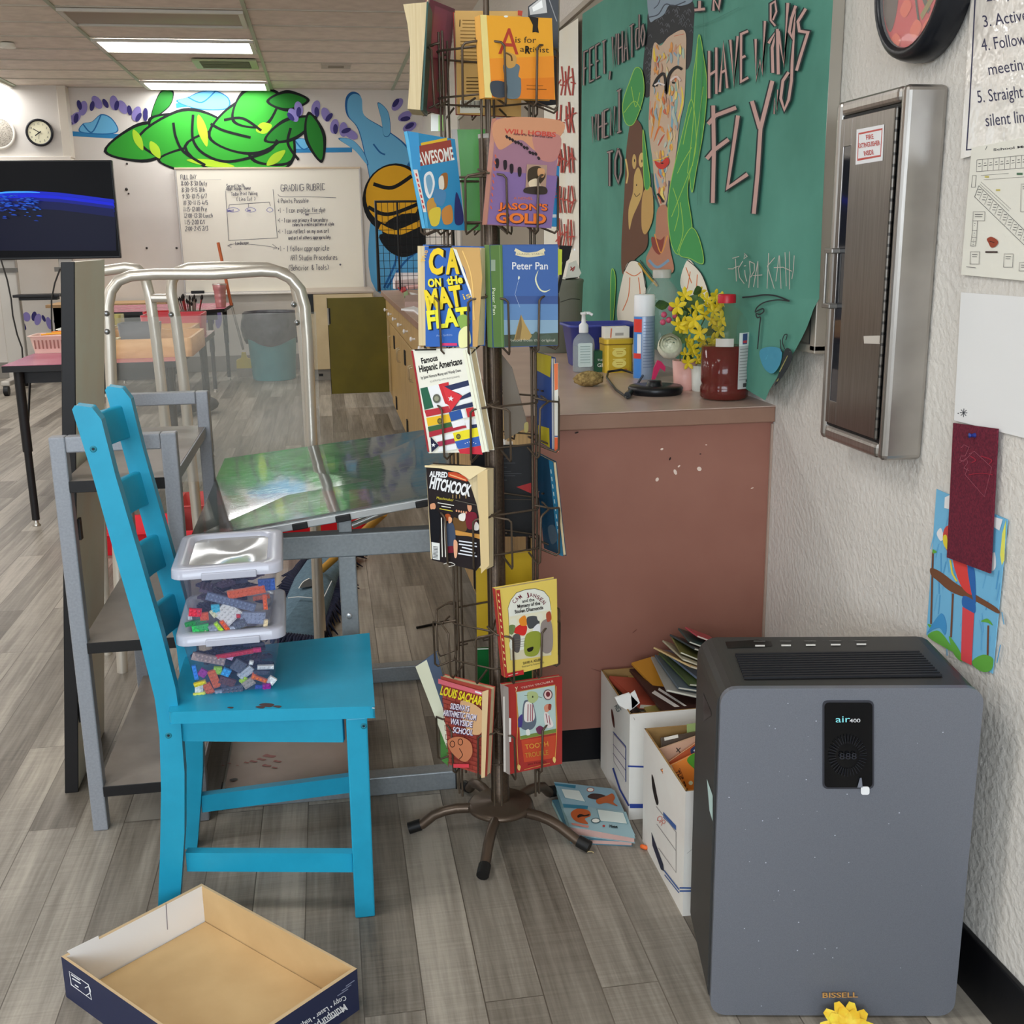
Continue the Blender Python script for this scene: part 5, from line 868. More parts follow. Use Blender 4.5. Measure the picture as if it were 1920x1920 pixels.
for zi, z in enumerate(TZS):
    m = MB(); zr = z+.095
    ring = [AX+hd(h)*(RA+.004)+V((-hd(h).y, hd(h).x, 0))*s+V((0, 0, zr)) for h in HEAD[::-1] for s in (-.048, .048)]
    ring = []
    for h in sorted(HEAD):
        n = hd(h); t = V((-n.y, n.x, 0))
        for s in (.046, -.046): ring.append(AX+n*(RA+.003)+t*s+V((0, 0, zr)))
    m.tube(ring, .0022, WR, 6, closed=True)
    ring2 = [V((p.x, p.y, z+.012)) for p in ring]; m.tube(ring2, .002, WR, 6, closed=True)
    for k in (0, 6): a, b = ring[k], AX+V((0, 0, zr)); m.tube([a, b.lerp(a, .15)], .002, WR, 6)
    for h in HEAD:
        n = hd(h); t = V((-n.y, n.x, 0)); c = AX+V((0, 0, 0))
        for s in (1, -1): m.tube([c+n*(RA-.004)+t*.066*s+V((0, 0, zr+.012)), c+n*(RA+.006)+t*.066*s+V((0, 0, zr+.010)), c+n*(RA+.030)+t*.062*s+V((0, 0, zr+.004)), c+n*(RA+.046)+t*.040*s+V((0, 0, zr)), c+n*(RA+.047)+t*.034*s+V((0, 0, zr-.006)), c+n*(RA+.046)+t*.032*s+V((0, 0, z-.004)), c+n*(RA+.040)+t*.030*s+V((0, 0, z-.010)), c+n*(RA+.002)+t*.030*s+V((0, 0, z+.006))], .0023, WR, 6)
    m.build('wire_pocket_tier', rk)
# ---------------------------------------------------------------- books
PG = noisy('book_pages', 'cbb68c', 'd6c49c', 300, .8, stretch=(1, 1, .02), k=1.05)
def book(label, px, plane, th, col, art=None, spine=None, cover=None, grp=None, name='book', pages=PG, back=None):
    n = plane.n; F4 = [plane(x, y) for x, y in px]; B4 = [p-n*th for p in F4]; cen = sum(F4, V())/4
    t = thing(name, label, 'book', V((cen.x, cen.y, min(p.z for p in F4)))-n*th/2, grp)
    ins = lambda P, k: [p+(sum(P, V())/4-p)*k for p in P]
    m = MB(); m.hexa(ins([p-n*.0012 for p in F4], .022), ins([p+n*.0012 for p in B4], .022), pages); m.build('pages', t)
    m = MB(); cm = mt(col, .35)
    CP = [plane(x, y) for x, y in cover] if cover else F4
    m.prism(CP, -n*.001, cm); bm_ = mt(back or col, .4); m.prism(B4, n*.001, bm_)
    sp = spine or col; side = (0, 3) if spine != 'R' else (1, 2)
    if spine != 'none':
        a, b = F4[side[0]], F4[side[1]]; m.add([a, b, b-n*th, a-n*th], [(0, 1, 2, 3)], mt(sp if spine not in ('R', None) else col, .4))
    q = Cv(m, plane, .00008, .0002, .35)
    if art: art(q, F4, m)
    m.build('cover', t); return t
def on(h, r, hn=None, dz=0): return Pl(AX+hd(h)*r, hd(h if hn is None else hn)+V((0, 0, dz)))
RF, LF = on(161, .128), on(221, .128)
def zz(s_, ox, oy, k): return [(float(a)/k+ox, float(b)/k+oy) for a, b in (t.split(',') for t in s_.split())]
# A is for activist
def a(q, F4, m):
    q.poly('d4842a', [(915, 110), (1038, 105), (1040, 187), (922, 183)]); q.poly('cc7424', [(916, 150), (1039, 145), (1040, 187), (922, 183)]); q.poly('e9c27c', [(900, 28), (912, 28), (922, 183), (909, 183)])
    q.text('a13a2a', 'A', 934, 101, 51, 2, width=38); q.text('2b2620', 'is for', 966, 80, 12, 1, width=39); q.text('2b2620', 'activist', 975, 97, 11, 2, width=54); q.text('14110e', 'R', 984, 100, 14, 2, bold=.04, width=10)
    q.poly('26221f', zz('1335,160 1435,180 1430,270 1440,330 1405,320 1375,325 1380,250', 740, 0, 5.333)); q.blob('5a6a72', zz('1090,640 1240,650 1235,760 1260,800 1245,970 1110,970 1100,800', 740, 0, 5.333)); q.blob('3b4149', zz('960,820 1110,830 1110,965 980,960', 740, 0, 5.333)); q.blob('b58a4a', zz('1100,520 1210,560 1200,660 1130,680 1095,600', 740, 0, 5.333)); q.cur('5a4024', zz('1110,530 1160,560 1170,610', 740, 0, 5.333), 3); q.line('7a4a1c', [(987, 160), (1018, 161)], 1); q.line('7a4a1c', [(987, 167), (1024, 168)], 1.6); q.el('f0e4c8', 948, 31, 4, 2)
book('orange picture book with a big red letter A, top right front pocket of the rack', [(900, 28), (1035, 34), (1041, 187), (909, 183)], RF, .022, 'd8962a', a, 'd09a4e')
# will hobbs / jason's gold
def a(q, F4, m):
    q.blob('bb8564', [(932, 224), (1050, 226), (1048, 260), (1010, 285), (975, 262), (935, 280)]); q.blob('aa746c', [(1000, 250), (1050, 255), (1042, 300), (1010, 296)]); q.poly('775f8c', [(925, 320), (1045, 330), (1033, 428), (914, 420)]); q.text('b8483a', 'WILL HOBBS', 945, 250, 9, 4, width=97, bold=.03); q.text('3a2430', 'Author of Far North and Ghost Canoe', 962, 253, 4.5, 5, width=74, bold=.02)
    for i in range(12): x, y = 950+i*5.4, 255+i*3.6+random.uniform(-3, 3); q.blob('2a2024', [(x-3, y-2), (x, y-4), (x+3, y), (x, y+3)])
    for x, y in ((931, 306), (946, 309), (958, 316), (973, 322)): q.blob('241c22', [(x-3, y-7), (x+3, y-8), (x+4, y+2), (x+2, y+9), (x-2, y+8)])
    q.poly('9c7f6c', [(987, 308), (1025, 310), (1022, 362), (984, 358)]); q.blob('3a2f22', [(990, 318), (1010, 312), (1022, 330), (1005, 350), (990, 345)]); q.blob('b88a60', [(1008, 316), (1020, 318), (1018, 332), (1008, 330)]); q.blob('c9b79a', [(990, 342), (1005, 335), (1012, 350), (998, 358)]); q.blob('332a24', [(985, 352), (1020, 350), (1022, 364), (984, 362)])
    q.text('c46a30', 'A NOVEL', 962, 374, 5, 1, width=36); q.text('3a1c22', "JASON'S", 933.5, 392.5, 13, 2, width=93, bold=.04); q.text('e2682c', "JASON'S", 933, 391.5, 12, 2, width=92, bold=.03); q.text('3a1c22', 'GOLD', 929, 418, 19, 1.5, width=95, bold=.05); q.text('ea6f2c', 'GOLD', 928.5, 416.5, 18, 1.5, width=94, bold=.04)
    for i in range(9): q.line('c05a3a', [(927-i*1.1, 290+i*12), (929-i*1.1, 296+i*12)], 2)
book('lilac paperback with orange GOLD lettering, second right front pocket', [(931, 221), (1052, 226), (1034, 428), (913, 421)], RF, .020, '8f6878', a, 'a06c5a')
def a(q, F4, m):
    q.poly('42619a', [(942, 460), (1046, 460), (1046, 555), (945, 555)]); q.poly('5f82ad', [(944, 570), (1046, 570), (1046, 618), (945, 618)]); q.poly('84a0b4', [(944, 600), (1046, 600), (1046, 628), (945, 628)]); q.poly('4a5548', [(945, 628), (1046, 624), (1046, 647), (946, 650)])
    q.text('e9e6df', 'Peter Pan', 960, 505, 14, 0, width=67, bold=.012); q.cur('d9c9a4', [(967, 474), (990, 478), (1020, 474)], 9); q.cur('d9c9a4', [(965, 468), (992, 479), (1021, 468)], 6); q.text('8a8070', 'CLASSIC STARTS', 969, 478, 4, 0, width=50)
    q.blob('d9dfb0', zz('1435,890 1400,980 1440,1080 1500,1110 1555,1080 1500,1095 1450,1070 1415,980', 740, 340, 5.333)); q.blob('c9d0c4', zz('1240,945 1250,965 1235,985 1230,965', 740, 340, 5.333)); q.line('aab8c8', zz('1235,990 1200,1130 1250,1260', 740, 340, 5.333), .6)
    q.poly('a58a55', zz('1260,1330 1300,1420 1390,1580 1190,1590 1230,1430', 740, 340, 5.333)); q.poly('7a6440', zz('1260,1330 1270,1450 1250,1590 1200,1590', 740, 340, 5.333)); q.blob('4f5c50', zz('1360,1560 1410,1500 1450,1550 1530,1530 1550,1580 1360,1590', 740, 340, 5.333)); q.text('b9b7a8', 'Retold from the original', 955, 640, 5, 0, width=85)
    n = RF.n; q2 = Cv(m, Pl(RF.o, RF.n), .0001, .0003)
    q.poly('57753f', [(918, 460), (941, 459), (945, 651), (925, 651)]); q.line('6d8a52', [(936, 460), (941, 651)], 2); q.rect('8c9a86', 920, 487, 928, 508); q.text('cfd6b8', 'Peter Pan', 922, 540, 6, 88, width=50)
book('blue and green hardback with a crescent moon over a mountain, third right front pocket', [(918, 459), (1046, 458), (1046, 648), (924, 652)], RF, .022, '3d5488', a, '57753f')
def a(q, F4, m):
    A = [(953, 1152), (952, 1140), (957, 1125), (968, 1111), (985, 1105), (1003, 1103), (1020, 1108), (1030, 1120), (1033, 1140), (1033, 1228), (957, 1238)]; q.poly('3a342c', A); q.poly('e4dcc8', [(x+(993-x)*.015, y+(1170-y)*.015) for x, y in A])
    for i, ch_ in enumerate('CAM JANSEN'):
        a_ = -54+i*11.6; r = math.radians(a_); q.text('6e2a34', ch_, 991+31*math.sin(r), 1150-31*math.cos(r), 7.5, a_-9, width=5.4, bold=.015) if ch_ != ' ' else 0
    q.text('2c2622', 'and the', 979, 1130, 6, -9, width=23, bold=.02); q.text('2c2622', 'Mystery of the', 970, 1140, 6.5, -9, width=43, bold=.03); q.text('2c2622', 'Stolen Diamonds', 965, 1150, 6.5, -9, width=54, bold=.03)
    q.poly('c9c0a4', [(954, 1156), (1033, 1143), (1033, 1228), (958, 1238)]); q.poly('e0cfb4', [(954, 1156), (1033, 1143), (1033, 1190), (955, 1200)])
    for s_, c in (('1180,1300 1250,1230 1320,1250 1290,1340', 'c4302a'), ('1240,1180 1300,1140 1320,1230 1260,1240', 'd9822c'), ('1320,1160 1420,1150 1440,1230 1340,1270', '4a4a4c'), ('1380,1270 1440,1220 1450,1310 1390,1330', 'e8e2d4'), ('1420,1130 1470,1120 1470,1180 1430,1190', 'e0d0bc'), ('1460,1220 1560,1200 1570,1480 1470,1490', '8b7f78'), ('1160,1380 1320,1360 1300,1470 1160,1480', 'e2dcc8'), ('1310,1330 1450,1310 1430,1520 1300,1530', '8a9238'), ('1180,1340 1250,1340 1240,1500 1180,1480', '55504e'), ('1510,1120 1550,1100 1560,1180 1520,1200', 'a04a34'), ('1150,1180 1210,1170 1210,1230 1160,1240', 'ddd2bc'), ('1140,1240 1200,1240 1180,1320 1145,1320', '6a7a4a'), ('1320,1470 1380,1450 1370,1490 1330,1500', '24211c')): q.blob(c, zz(s_, 740, 940, 5.333))
    for y in (1385, 1410, 1435, 1455): q.line('6f6a5c', zz('1165,%d 1300,%d' % (y, y-15), 740, 940, 5.333), .8)
    q.text('3a342c', 'DAVID A. ADLER', 980, 1245, 4.5, -12, width=34, bold=.02); q.text('5a5344', 'Illustrated by Susanna Natti', 978, 1251, 3.5, -12, width=42); q.poly('b3282c', zz('1100,1720 1280,1680 1285,1725 1105,1760', 740, 940, 5.333)); q.line('e6b0a0', [(952, 1266), (970, 1261)], 1.4)
    q.poly('a4322e', [(929, 1106), (936, 1105), (950, 1268), (945, 1268)])
    for i in range(12): q.line('d9c080', [(932+i*1.1, 1112+i*12), (934+i*1.1, 1117+i*12)], 2)
book('yellow mystery paperback with an arched crowd picture, lower right front pocket', [(929, 1105), (1044, 1085), (1046, 1244), (946, 1270)], RF, .014, 'd9bb5c', a, 'a4322e')
def a(q, F4, m):
    fr_ = zz('350,440 1005,320 1030,1120 420,1240', 930, 1250, 9.143); q.poly('b08a4a', [(x+(1006-x)*-.03, y+(1335-y)*-.03) for x, y in fr_]); q.poly('a9bdb8', fr_); q.poly('6c7f3c', zz('415,1190 1028,1060 1030,1125 420,1245', 930, 1250, 9.143)); q.poly('b8452c', zz('430,1260 1030,1170 1030,1560 480,1640', 930, 1250, 9.143))
    for s_, c in (('470,620 530,570 620,600 690,900 640,1050 520,1090 420,1030 440,880', '5b6470'), ('500,620 620,640 660,880 560,950 480,900', 'd9cfc8'), ('540,440 620,420 700,450 720,540 640,620 560,600 530,520', 'a3b078'), ('380,880 450,820 440,1020 370,1020', '453a78'), ('820,800 860,770 920,850 980,1000 890,1050 830,960', 'd6ccc6'), ('820,690 870,640 940,660 900,760 840,770', 'c8866c'), ('900,640 945,650 930,740 890,720', '8c3a2c'), ('680,1060 750,1010 820,1060 800,1140 720,1150', '6c3450'), ('510,1090 560,1070 580,1160 520,1170', 'd9d6cc')): q.blob(c, zz(s_, 930, 1250, 9.143))
    for x in (545, 590, 625): q.line('8c3a4a', zz('%d,640 %d,930' % (x, x-5), 930, 1250, 9.143), 1.4)
    q.line('8c3a4a', zz('850,800 880,960', 930, 1250, 9.143), 1.4); q.line('8c3a4a', zz('900,830 920,990', 930, 1250, 9.143), 1.4); q.line('6c7a5a', zz('480,490 540,490', 930, 1250, 9.143), 1); q.line('6c7a5a', zz('720,510 780,530', 930, 1250, 9.143), 1); q.el('3a3f2a', 998, 1306, 1.4, 2)
    q.el('5a3a40', 1026.5, 1302, 8.6, 10); q.el('d9b8b0', 1026.5, 1302, 7, 8.3); q.el('6c2a30', 1026.5, 1301, 4, 5)
    q.text('e2b9a8', 'TEETH TROUBLE', 976, 1291, 3.6, -12, width=62); q.text('e0c9a0', 'y', 965, 1293, 9, -8); q.text('c98a3a', 'TOOTH', 984, 1404, 9, -8, width=44, bold=.02); q.text('b87a34', 'TROUBLE', 984, 1420, 9, -8, width=44, bold=.02); q.text('5a2018', 'Jane Hutchins', 988, 1434, 4, -8, width=36); q.line('c98a4a', [(982, 1442), (1030, 1430)], 1); q.blob('d9b46a', [(970, 1432), (975, 1436), (973, 1444), (969, 1440)]); q.blob('d9b46a', [(1037, 1418), (1041, 1422), (1039, 1430), (1035, 1424)])
    for s_ in ('345,460 350,700 360,1000 350,1300 370,1700', '1020,330 1015,600 1030,900 1020,1300 1000,1560'): q.cur('c9964a', zz(s_, 930, 1250, 9.143), 1.2)
    q.poly('8f857e', [(942, 1283), (952, 1288), (955, 1452), (944, 1446)]); q.poly('c9c2ba', [(942, 1305), (945, 1305), (947, 1446), (943, 1446)]); q.poly('d6cbc4', [(953, 1345), (957, 1346), (957, 1390), (953, 1390)])
book('red picture book with a green bird on pale blue, bottom right front pocket', [(943, 1285), (1054, 1268), (1054, 1432), (953, 1452)], RF, .013, '9c2f2a', a, '8f857e')
# left front column
def a(q, F4, m):
    q.text('c23a3a', '', 0, 0, 1) if 0 else None
    q.poly('17181c', [(804, 461), (847, 460), (847, 464), (804, 466)])
    sh = lambda c, t, x, y, h, w_, an=0: (q.text('17140f', t, x+2.5, y+1.5, h+1, an, width=w_+2, bold=.05), q.text(c, t, x, y, h, an, width=w_, bold=.045))
    sh('f0b62e', 'C', 803, 511, 46, 27, 3); sh('f0b62e', 'A', 836, 512, 46, 26, -2); sh('f2c83a', 'ON', 803, 538, 15, 25, -4); sh('f2c83a', 'tHe', 839, 534, 15, 30, -8); sh('f0bd2e', 'MAT', 801, 582, 38, 68, -9); sh('f2cf3a', 'FLAT', 803, 616, 33, 78, -6); q.text('e8b54a', 'is', 871, 562, 12, -20, width=14); q.text('e8a83a', 'The', 797, 493, 8, -75, width=24)
    q.poly('b48f58', [(850, 464), (900, 464), (905, 520), (896, 650), (887, 650), (886, 560), (872, 505)]); q.blob('7c9a4a', [(858, 596), (874, 590), (882, 606), (868, 620)]); q.blob('e6d49a', [(862, 622), (878, 612), (884, 640), (876, 650), (862, 650)]); q.poly('e9e2cc', [(850, 465), (857, 468), (884, 545), (886, 560)]); q.text('8fa6cf', 'Andy Griffiths', 819, 631, 4, -3, width=30); q.rect('c43a66', 826, 643, 858, 648); q.cur('d9b06a', [(868, 470), (885, 520), (890, 600)], 2)
book('torn blue paperback with yellow CAT ON THE MAT letters, third left front pocket', [(781, 459), (903, 463), (898, 650), (783, 650)], LF, .022, '2f5aa0', a, 'none', [(796, 462), (860, 464), (887, 560), (887, 650), (798, 650)])
def a(q, F4, m):
    k = lambda s_: zz(s_, 740, 640, 5.333)
    q.text('1f1d1c', 'Famous', 791, 682, 11, -12, width=31, bold=.035); q.text('1f1d1c', 'Hispanic Americans', 787, 698, 12.5, -11, width=82, bold=.035); q.text('4a4642', 'by Janet Nomura Morey and Wendy Dunn', 790, 711, 5.5, -11, width=76, bold=.02); q.text('7a756f', 'ILLUSTRATED WITH PHOTOGRAPHS', 807, 717, 3.5, -10, width=56)
    for c, s_ in (('8f2b2f', '165,95 185,90 350,1110 330,1100'), ('2b5a44', '258,470 330,455 392,660 300,685'), ('e6e0d4', '330,455 440,430 540,645 392,662'), ('b52f34', '440,430 540,405 545,440 600,690 545,640 505,620'), ('a8323a', '300,690 540,645 565,705 320,755'), ('2c3350', '500,450 745,385 750,445 600,485 680,545 770,500 780,545 650,590 610,650 790,605 795,650 560,700'), ('e6e0d4', '570,490 750,440 765,500 690,535'), ('e6e0d4', '660,590 780,550 790,600 640,640'), ('c2343a', '478,440 680,545 565,700'), ('d3a92c', '320,765 545,725 570,805 335,850'), ('3a5a3a', '335,855 570,805 580,850 345,905'), ('9c2b38', '345,905 580,850 720,840 725,860 440,935 350,960'), ('2d4f8c', '545,710 665,680 690,765 570,800'), ('e6e0d4', '665,680 700,675 730,760 690,770'), ('b52f34', '715,670 800,655 820,745 735,760'), ('e6e0d4', '570,805 700,775 710,835 590,865'), ('2c3350', '760,830 830,825 835,860 770,870'), ('e6e0d4', '700,790 830,770 830,825 755,835 760,885 735,885'), ('e3c62e', '585,915 850,855 860,945 605,1000'), ('36599e', '605,1000 860,945 870,1040 640,1075'), ('b52f3c', '640,1080 870,1040 885,1130 660,1120'), ('e6e0d4', '400,950 590,920 600,965 430,1000'), ('97324a', '430,1005 600,970 610,1015 450,1050'), ('e6e0d4', '450,1060 620,1020 630,1075 440,1105'), ('24243a', '365,950 450,1040 375,1110')): q.poly(c, k(s_))
    for x, y, r, c in ((820, 747, 8.5, '5a5a4e'), (826, 789, 5.5, '4a4a30'), (861, 818, 5, '4a4a30')): q.el(c, x, y, r*.85, r); q.el('8a8a74' if r > 8 else '7a7030', x, y, r*.5, r*.55)
    for cx, cy, r in ((847, 747, 6), (814.5, 834, 4.5)): q.poly('ece8e0', [(cx+(r if i % 2 == 0 else r*.4)*math.sin(i*math.pi/5+.1), cy-(r if i % 2 == 0 else r*.4)*math.cos(i*math.pi/5+.1)) for i in range(10)])
    for i in range(6): q.el('d9dde6', 874+i*4, 831-3*math.sin(i*.63), .9, .9)
    q.poly('ded5c0', k('690,90 745,75 945,1095 885,1110')); q.line('b9ae94', k('720,85 915,1100'), 1); q.poly('1d1b1a', k('205,78 430,70 425,88 215,92'))
book('white hardback with Latin American flags leaning in the fourth left front pocket', [(772, 656), (881, 652), (917, 847), (804, 850)], LF, .020, 'd9d2c4', a, 'a8524a')
def a(q, F4, m):
    k = lambda s_: zz(s_, 780, 860, 8.533)
    L = [('ALFRED', 805, 893, 10, 34, 4), ('HITCHCOCK', 805, 914, 21, 78, 12)]
    for t_, x, y, h, w_, an in L: q.text('e6dfd4', t_, x, y, h, an, width=w_, bold=.045)
    q.poly('b8482a', k('515,215 640,215 780,280 840,350 810,365 700,335 520,290')); q.line('e2a070', k('540,255 650,290 800,345'), 2)
    for c, s_ in (('5f4426', '600,950 680,960 800,1000 800,1160 620,1140'), ('b98440', '620,1145 810,1180 1060,1220 1070,1290 850,1240 640,1220'), ('6c1f2c', '790,860 850,850 960,870 980,1000 920,1120 820,1100'), ('d9cfc6', '690,900 790,870 780,990 700,980'), ('d9cfc6', '960,1010 1010,1060 1000,1140 930,1130'), ('c48a68', '830,730 880,720 895,800 860,850 830,800'), ('22201f', '825,720 890,700 900,740 840,740'), ('c48a68', '235,730 300,710 320,780 270,830 235,790'), ('17171b', '235,820 350,830 390,950 370,1300 250,1300 240,1000'), ('3c4658', '500,1050 600,1040 640,1250 610,1400 510,1400'), ('9c4a26', '470,900 520,880 560,910 540,980 490,990'), ('cf9a74', '530,930 580,950 575,1010 530,1030'), ('6a1f2c', '500,1410 620,1400 630,1490 510,1500'), ('cf9a78', '610,1310 670,1340 660,1560 620,1560'), ('e2dccf', '255,1330 385,1350 390,1620 275,1600')): q.blob(c, k(s_)) if c != 'e2dccf' else q.poly(c, k(s_))
    for x in (415, 465): q.line('d9d0c4', k('%d,940 %d,1570' % (x, x+15)), 1.8)
    for y in range(1400, 1590, 22): q.line('3a3a3c', k('285,%d 360,%d' % (y, y+12)), 1.2)
    q.text('c9b93c', 'Matchmaker', 820, 935, 5, 8, width=32); q.line('d9d2c8', k('360,700 620,745'), 1.5); q.line('d9d2c8', k('420,755 570,780'), 1.5); q.line('c9b93c', k('390,795 600,835'), 1.5); q.line('6e675c', k('640,660 990,740'), .8)
    for i, (x, w_) in enumerate(((700, 280), (700, 290), (750, 180), (720, 240), (690, 300))): q.line('cfd0d6', k('%d,%d %d,%d' % (x, 1310+50*i, x+w_, 1350+52*i)), 2.4)
    for x in (605, 660, 715, 815): q.line('a88a5a', k('%d,570 %d,630' % (x, x)), 1.4)
    for i in range(5): q.el('c48a6a', 858+i*4.5, 957+i*.8, 1.5, 2.2)
    q.cur('c9c4ba', k('460,1680 560,1650 640,1690 540,1720'), 1.2)
    q.poly('c4ad80', k('1000,230 1160,160 1190,1700 1060,1830')); q.poly('d3c197', k('160,100 1000,110 1150,150 1010,240 880,330 700,215 420,150 160,130'))
book('black mystery magazine with a bar scene and curled cream pages, fifth left front pocket', [(797, 872), (913, 880), (913, 1070), (806, 1050)], LF, .028, '221b1c', a, 'none', [(799, 876), (829, 877), (862, 886), (880, 905), (893, 945), (903, 1000), (905, 1055), (893, 1070), (810, 1050)])
bpy.data.materials.get('paint_d8c594')
def a(q, F4, m):
    B = [(826, 1283), (912, 1310), (909, 1452), (845, 1432)]
    for i in range(17):
        f_ = i/17; q.line('6e2b26', [(827+f_*17, 1292+f_*142), (911-f_*3, 1318+f_*136)], 1)
        for j in range(5): u = (j+.5*(i % 2))/5; x = 828+f_*17+(84-f_*20)*u; y = 1293+f_*142+(26-f_*5)*u; q.line('6e2b26', [(x, y), (x+.5, y+8)], .8)
    q.poly('c78f6c', zz('530,580 700,640 690,800 600,760', 700, 1180, 4.174)) if 0 else None
    q.blob('c49a70', [(868, 1312), (908, 1330), (906, 1372), (880, 1366)]); q.poly('c4606a', [(826, 1270), (908, 1294), (908, 1302), (826, 1279)]); q.line('e6dcd4', [(895, 1294), (907, 1298)], 3)
    q.text('d9c22c', 'LOUIS SACHAR', 829, 1299, 16, 15, width=80, bold=.035)
    for t_, x, y, w_ in (('SIDEWAYS', 848, 1326, 36), ('ARITHMETIC FROM', 835, 1338, 62), ('WAYSIDE', 848, 1354, 42), ('SCHOOL', 853, 1370, 38)): q.text('4a3a58', t_, x+1, y+1, 11, 9, width=w_, bold=.05); q.text('d6cce2', t_, x, y, 11, 9, width=w_, bold=.02)
    q.blob('b5714f', [(845, 1385), (865, 1378), (886, 1388), (890, 1410), (878, 1425), (862, 1418), (848, 1402)])
    for x, y in ((853, 1392), (868, 1388)): q.el('3a2018', x, y, 5, 6.5); q.el('b5714f', x, y, 3.6, 5)
    q.cur('3a2018', [(866, 1400), (872, 1412), (866, 1420)], 1.4); q.rect('c9404a', 855, 1429, 884, 1436); q.poly('c9ae84', [(909, 1294), (921, 1290), (914, 1454), (907, 1455)])
book('brick red paperback with yellow lettering, bottom left front pocket', [(826, 1268), (921, 1292), (913, 1456), (843, 1434)], LF, .016, '9c4438', a, 'none')
P9 = on(221, .14, 150)
def a(q, F4, m):
    q.poly('cfa932', [(789, 268), (838, 258), (840, 278), (791, 288)]); q.poly('8c3f34', [(778, 275), (845, 262), (850, 300), (785, 312)]); q.text('e4dccc', 'AWESOME', 785, 311, 25, -10, width=68, bold=.02); q.blob('d9d9d2', [(795, 330), (808, 322), (815, 345), (806, 372), (797, 360)]); q.blob('6f98b0', [(798, 335), (806, 328), (811, 345), (805, 365)])
    for c, s_ in (('b5853c', [(800, 380), (815, 372), (818, 405), (806, 415)]), ('c9b23c', [(805, 395), (825, 390), (822, 420), (808, 422)]), ('8c5a2c', [(825, 330), (838, 325), (838, 350), (828, 355)]), ('2c2f5c', [(855, 360), (868, 400), (866, 420), (852, 416)]), ('b57a3c', [(828, 395), (845, 385), (848, 415), (832, 420)]), ('cfc6b4', [(822, 335), (830, 330), (832, 352), (824, 356)]), ('4a7aa0', [(813, 355), (835, 360), (830, 385), (815, 380)])): q.blob(c, s_)
    q.poly('3f8fc0', [(764, 246), (784, 249), (788, 320), (773, 318)]); q.poly('d9cfc6', [(774, 318), (782, 318), (799, 398), (793, 398)]); q.poly('4fa0c8', [(793, 398), (799, 398), (802, 427), (797, 427)])
    for i in range(7): q.line('c23a3a', [(779+i*2.2, 325+i*10), (781+i*2.2, 331+i*10)], 2.6)
book('blue comic paperback with AWESOME lettering and red speckled spine, second pocket on the left', [(764, 246), (853, 261), (872, 432), (798, 428)], P9, .012, '2f7fa8', a, '4f9ec4')
# upper left: thick cream page block and maroon book
m = MB(); P1 = Pl(AX+V((-.135, -.10, 0)), (.05, -1, 0)); qd = [P1(x, y) for x, y in ((756, 8), (801, 3), (793, 206), (764, 204))]; dv = V((.16, .95, 0)).normalized()*.10
t = thing('book', 'thick worn book showing its cream page edges, top left of the rack', 'book', P1(778, 204)+dv*.5); m = MB(); nn = 8; prs = []
L_ = [(756, 8), (764, 45), (769, 90), (768, 150), (764, 204)]; R_ = [(800, 4), (798, 45), (795, 90), (791, 150), (788, 206)]
m.prism([P1(x, y) for x, y in L_+R_[::-1]], dv, PG); m.build('pages', t); m = MB(); m.prism([P1(x, y, .001) for x, y in ((800, 3), (803, 3), (793, 207), (789, 207))], dv*1.03, mt('2c4a44', .4)); m.build('cover', t)
P2 = Pl(AX+V((-.125, -.03, 0)), (.94, -.42, 0))
book('maroon hardback beside the thick worn book, top left of the rack', [(804, -3), (853, 17), (834, 216), (782, 203)], P2, .006, '7c3244', lambda q, F4, m: (q.poly('93465a', [(815, 10), (848, 24), (840, 110), (806, 108)]), q.blob('6a5a4a', [(820, 150), (832, 140), (830, 175), (820, 170)]), q.line('c9b8ac', [(804, -2), (782, 203)], 1.8)), 'none')
PB1 = on(341, .098, 172)
def a(q, F4, m):
    q.text('4a3518', 'I', 861, 50, 14, 2)
    for i in range(13): q.line('7a5a2a', [(863+(4 if i < 3 else 0), 38+i*6.6), (898 if i % 4 else 893, 38.5+i*6.6)], 1.6)
    for i in range(5): q.line('4a3518', [(874, 146+i*6.5), (905, 146+i*6.5)], 1.6)
    q.rect('d9d0bc', 862, 188, 905, 212)
    for i in range(16): q.line('2c2418', [(865+i*2.4, 189), (865+i*2.4, 203)], 1.1)
    q.poly('b5493a', [(970, 20), (979, 21), (978, 30), (970, 29)])
book('tan book back cover full of small print, seen through the top of the rack', [(853, 20), (979, 21), (977, 219), (858, 214)], PB1, .016, 'c29a5a', a, 'none', back='8c2f2a')
book('plain bright green book behind the pole in the second tier', [(852, 243), (930, 242), (928, 431), (868, 432)], on(341, .10, 185), .012, '3f8a2c', lambda q, F4, m: (q.poly('a8a49c', [(846, 243), (857, 242), (872, 432), (862, 432)]), q.line('2f6e22', [(872, 417), (925, 416)], 1)), 'none')
book('white and lime thin book above the blue comic, seen edge-on', [(808, 214), (836, 216), (836, 246), (808, 246)], on(281, .09, 190), .008, 'd9d6ca', lambda q, F4, m: q.rect('9cc46a', 822, 216, 834, 246), 'none')
book('small blue book showing its spine right of the lilac paperback', [(1036, 308), (1049, 312), (1047, 425), (1030, 424)], on(118, .125, 165), .012, '2f86bd', lambda q, F4, m: (q.text('c95a5a', 'DAY', 1039, 352, 6, 86, width=22), q.rect('cfe0ea', 1035, 402, 1043, 408)), 'none')
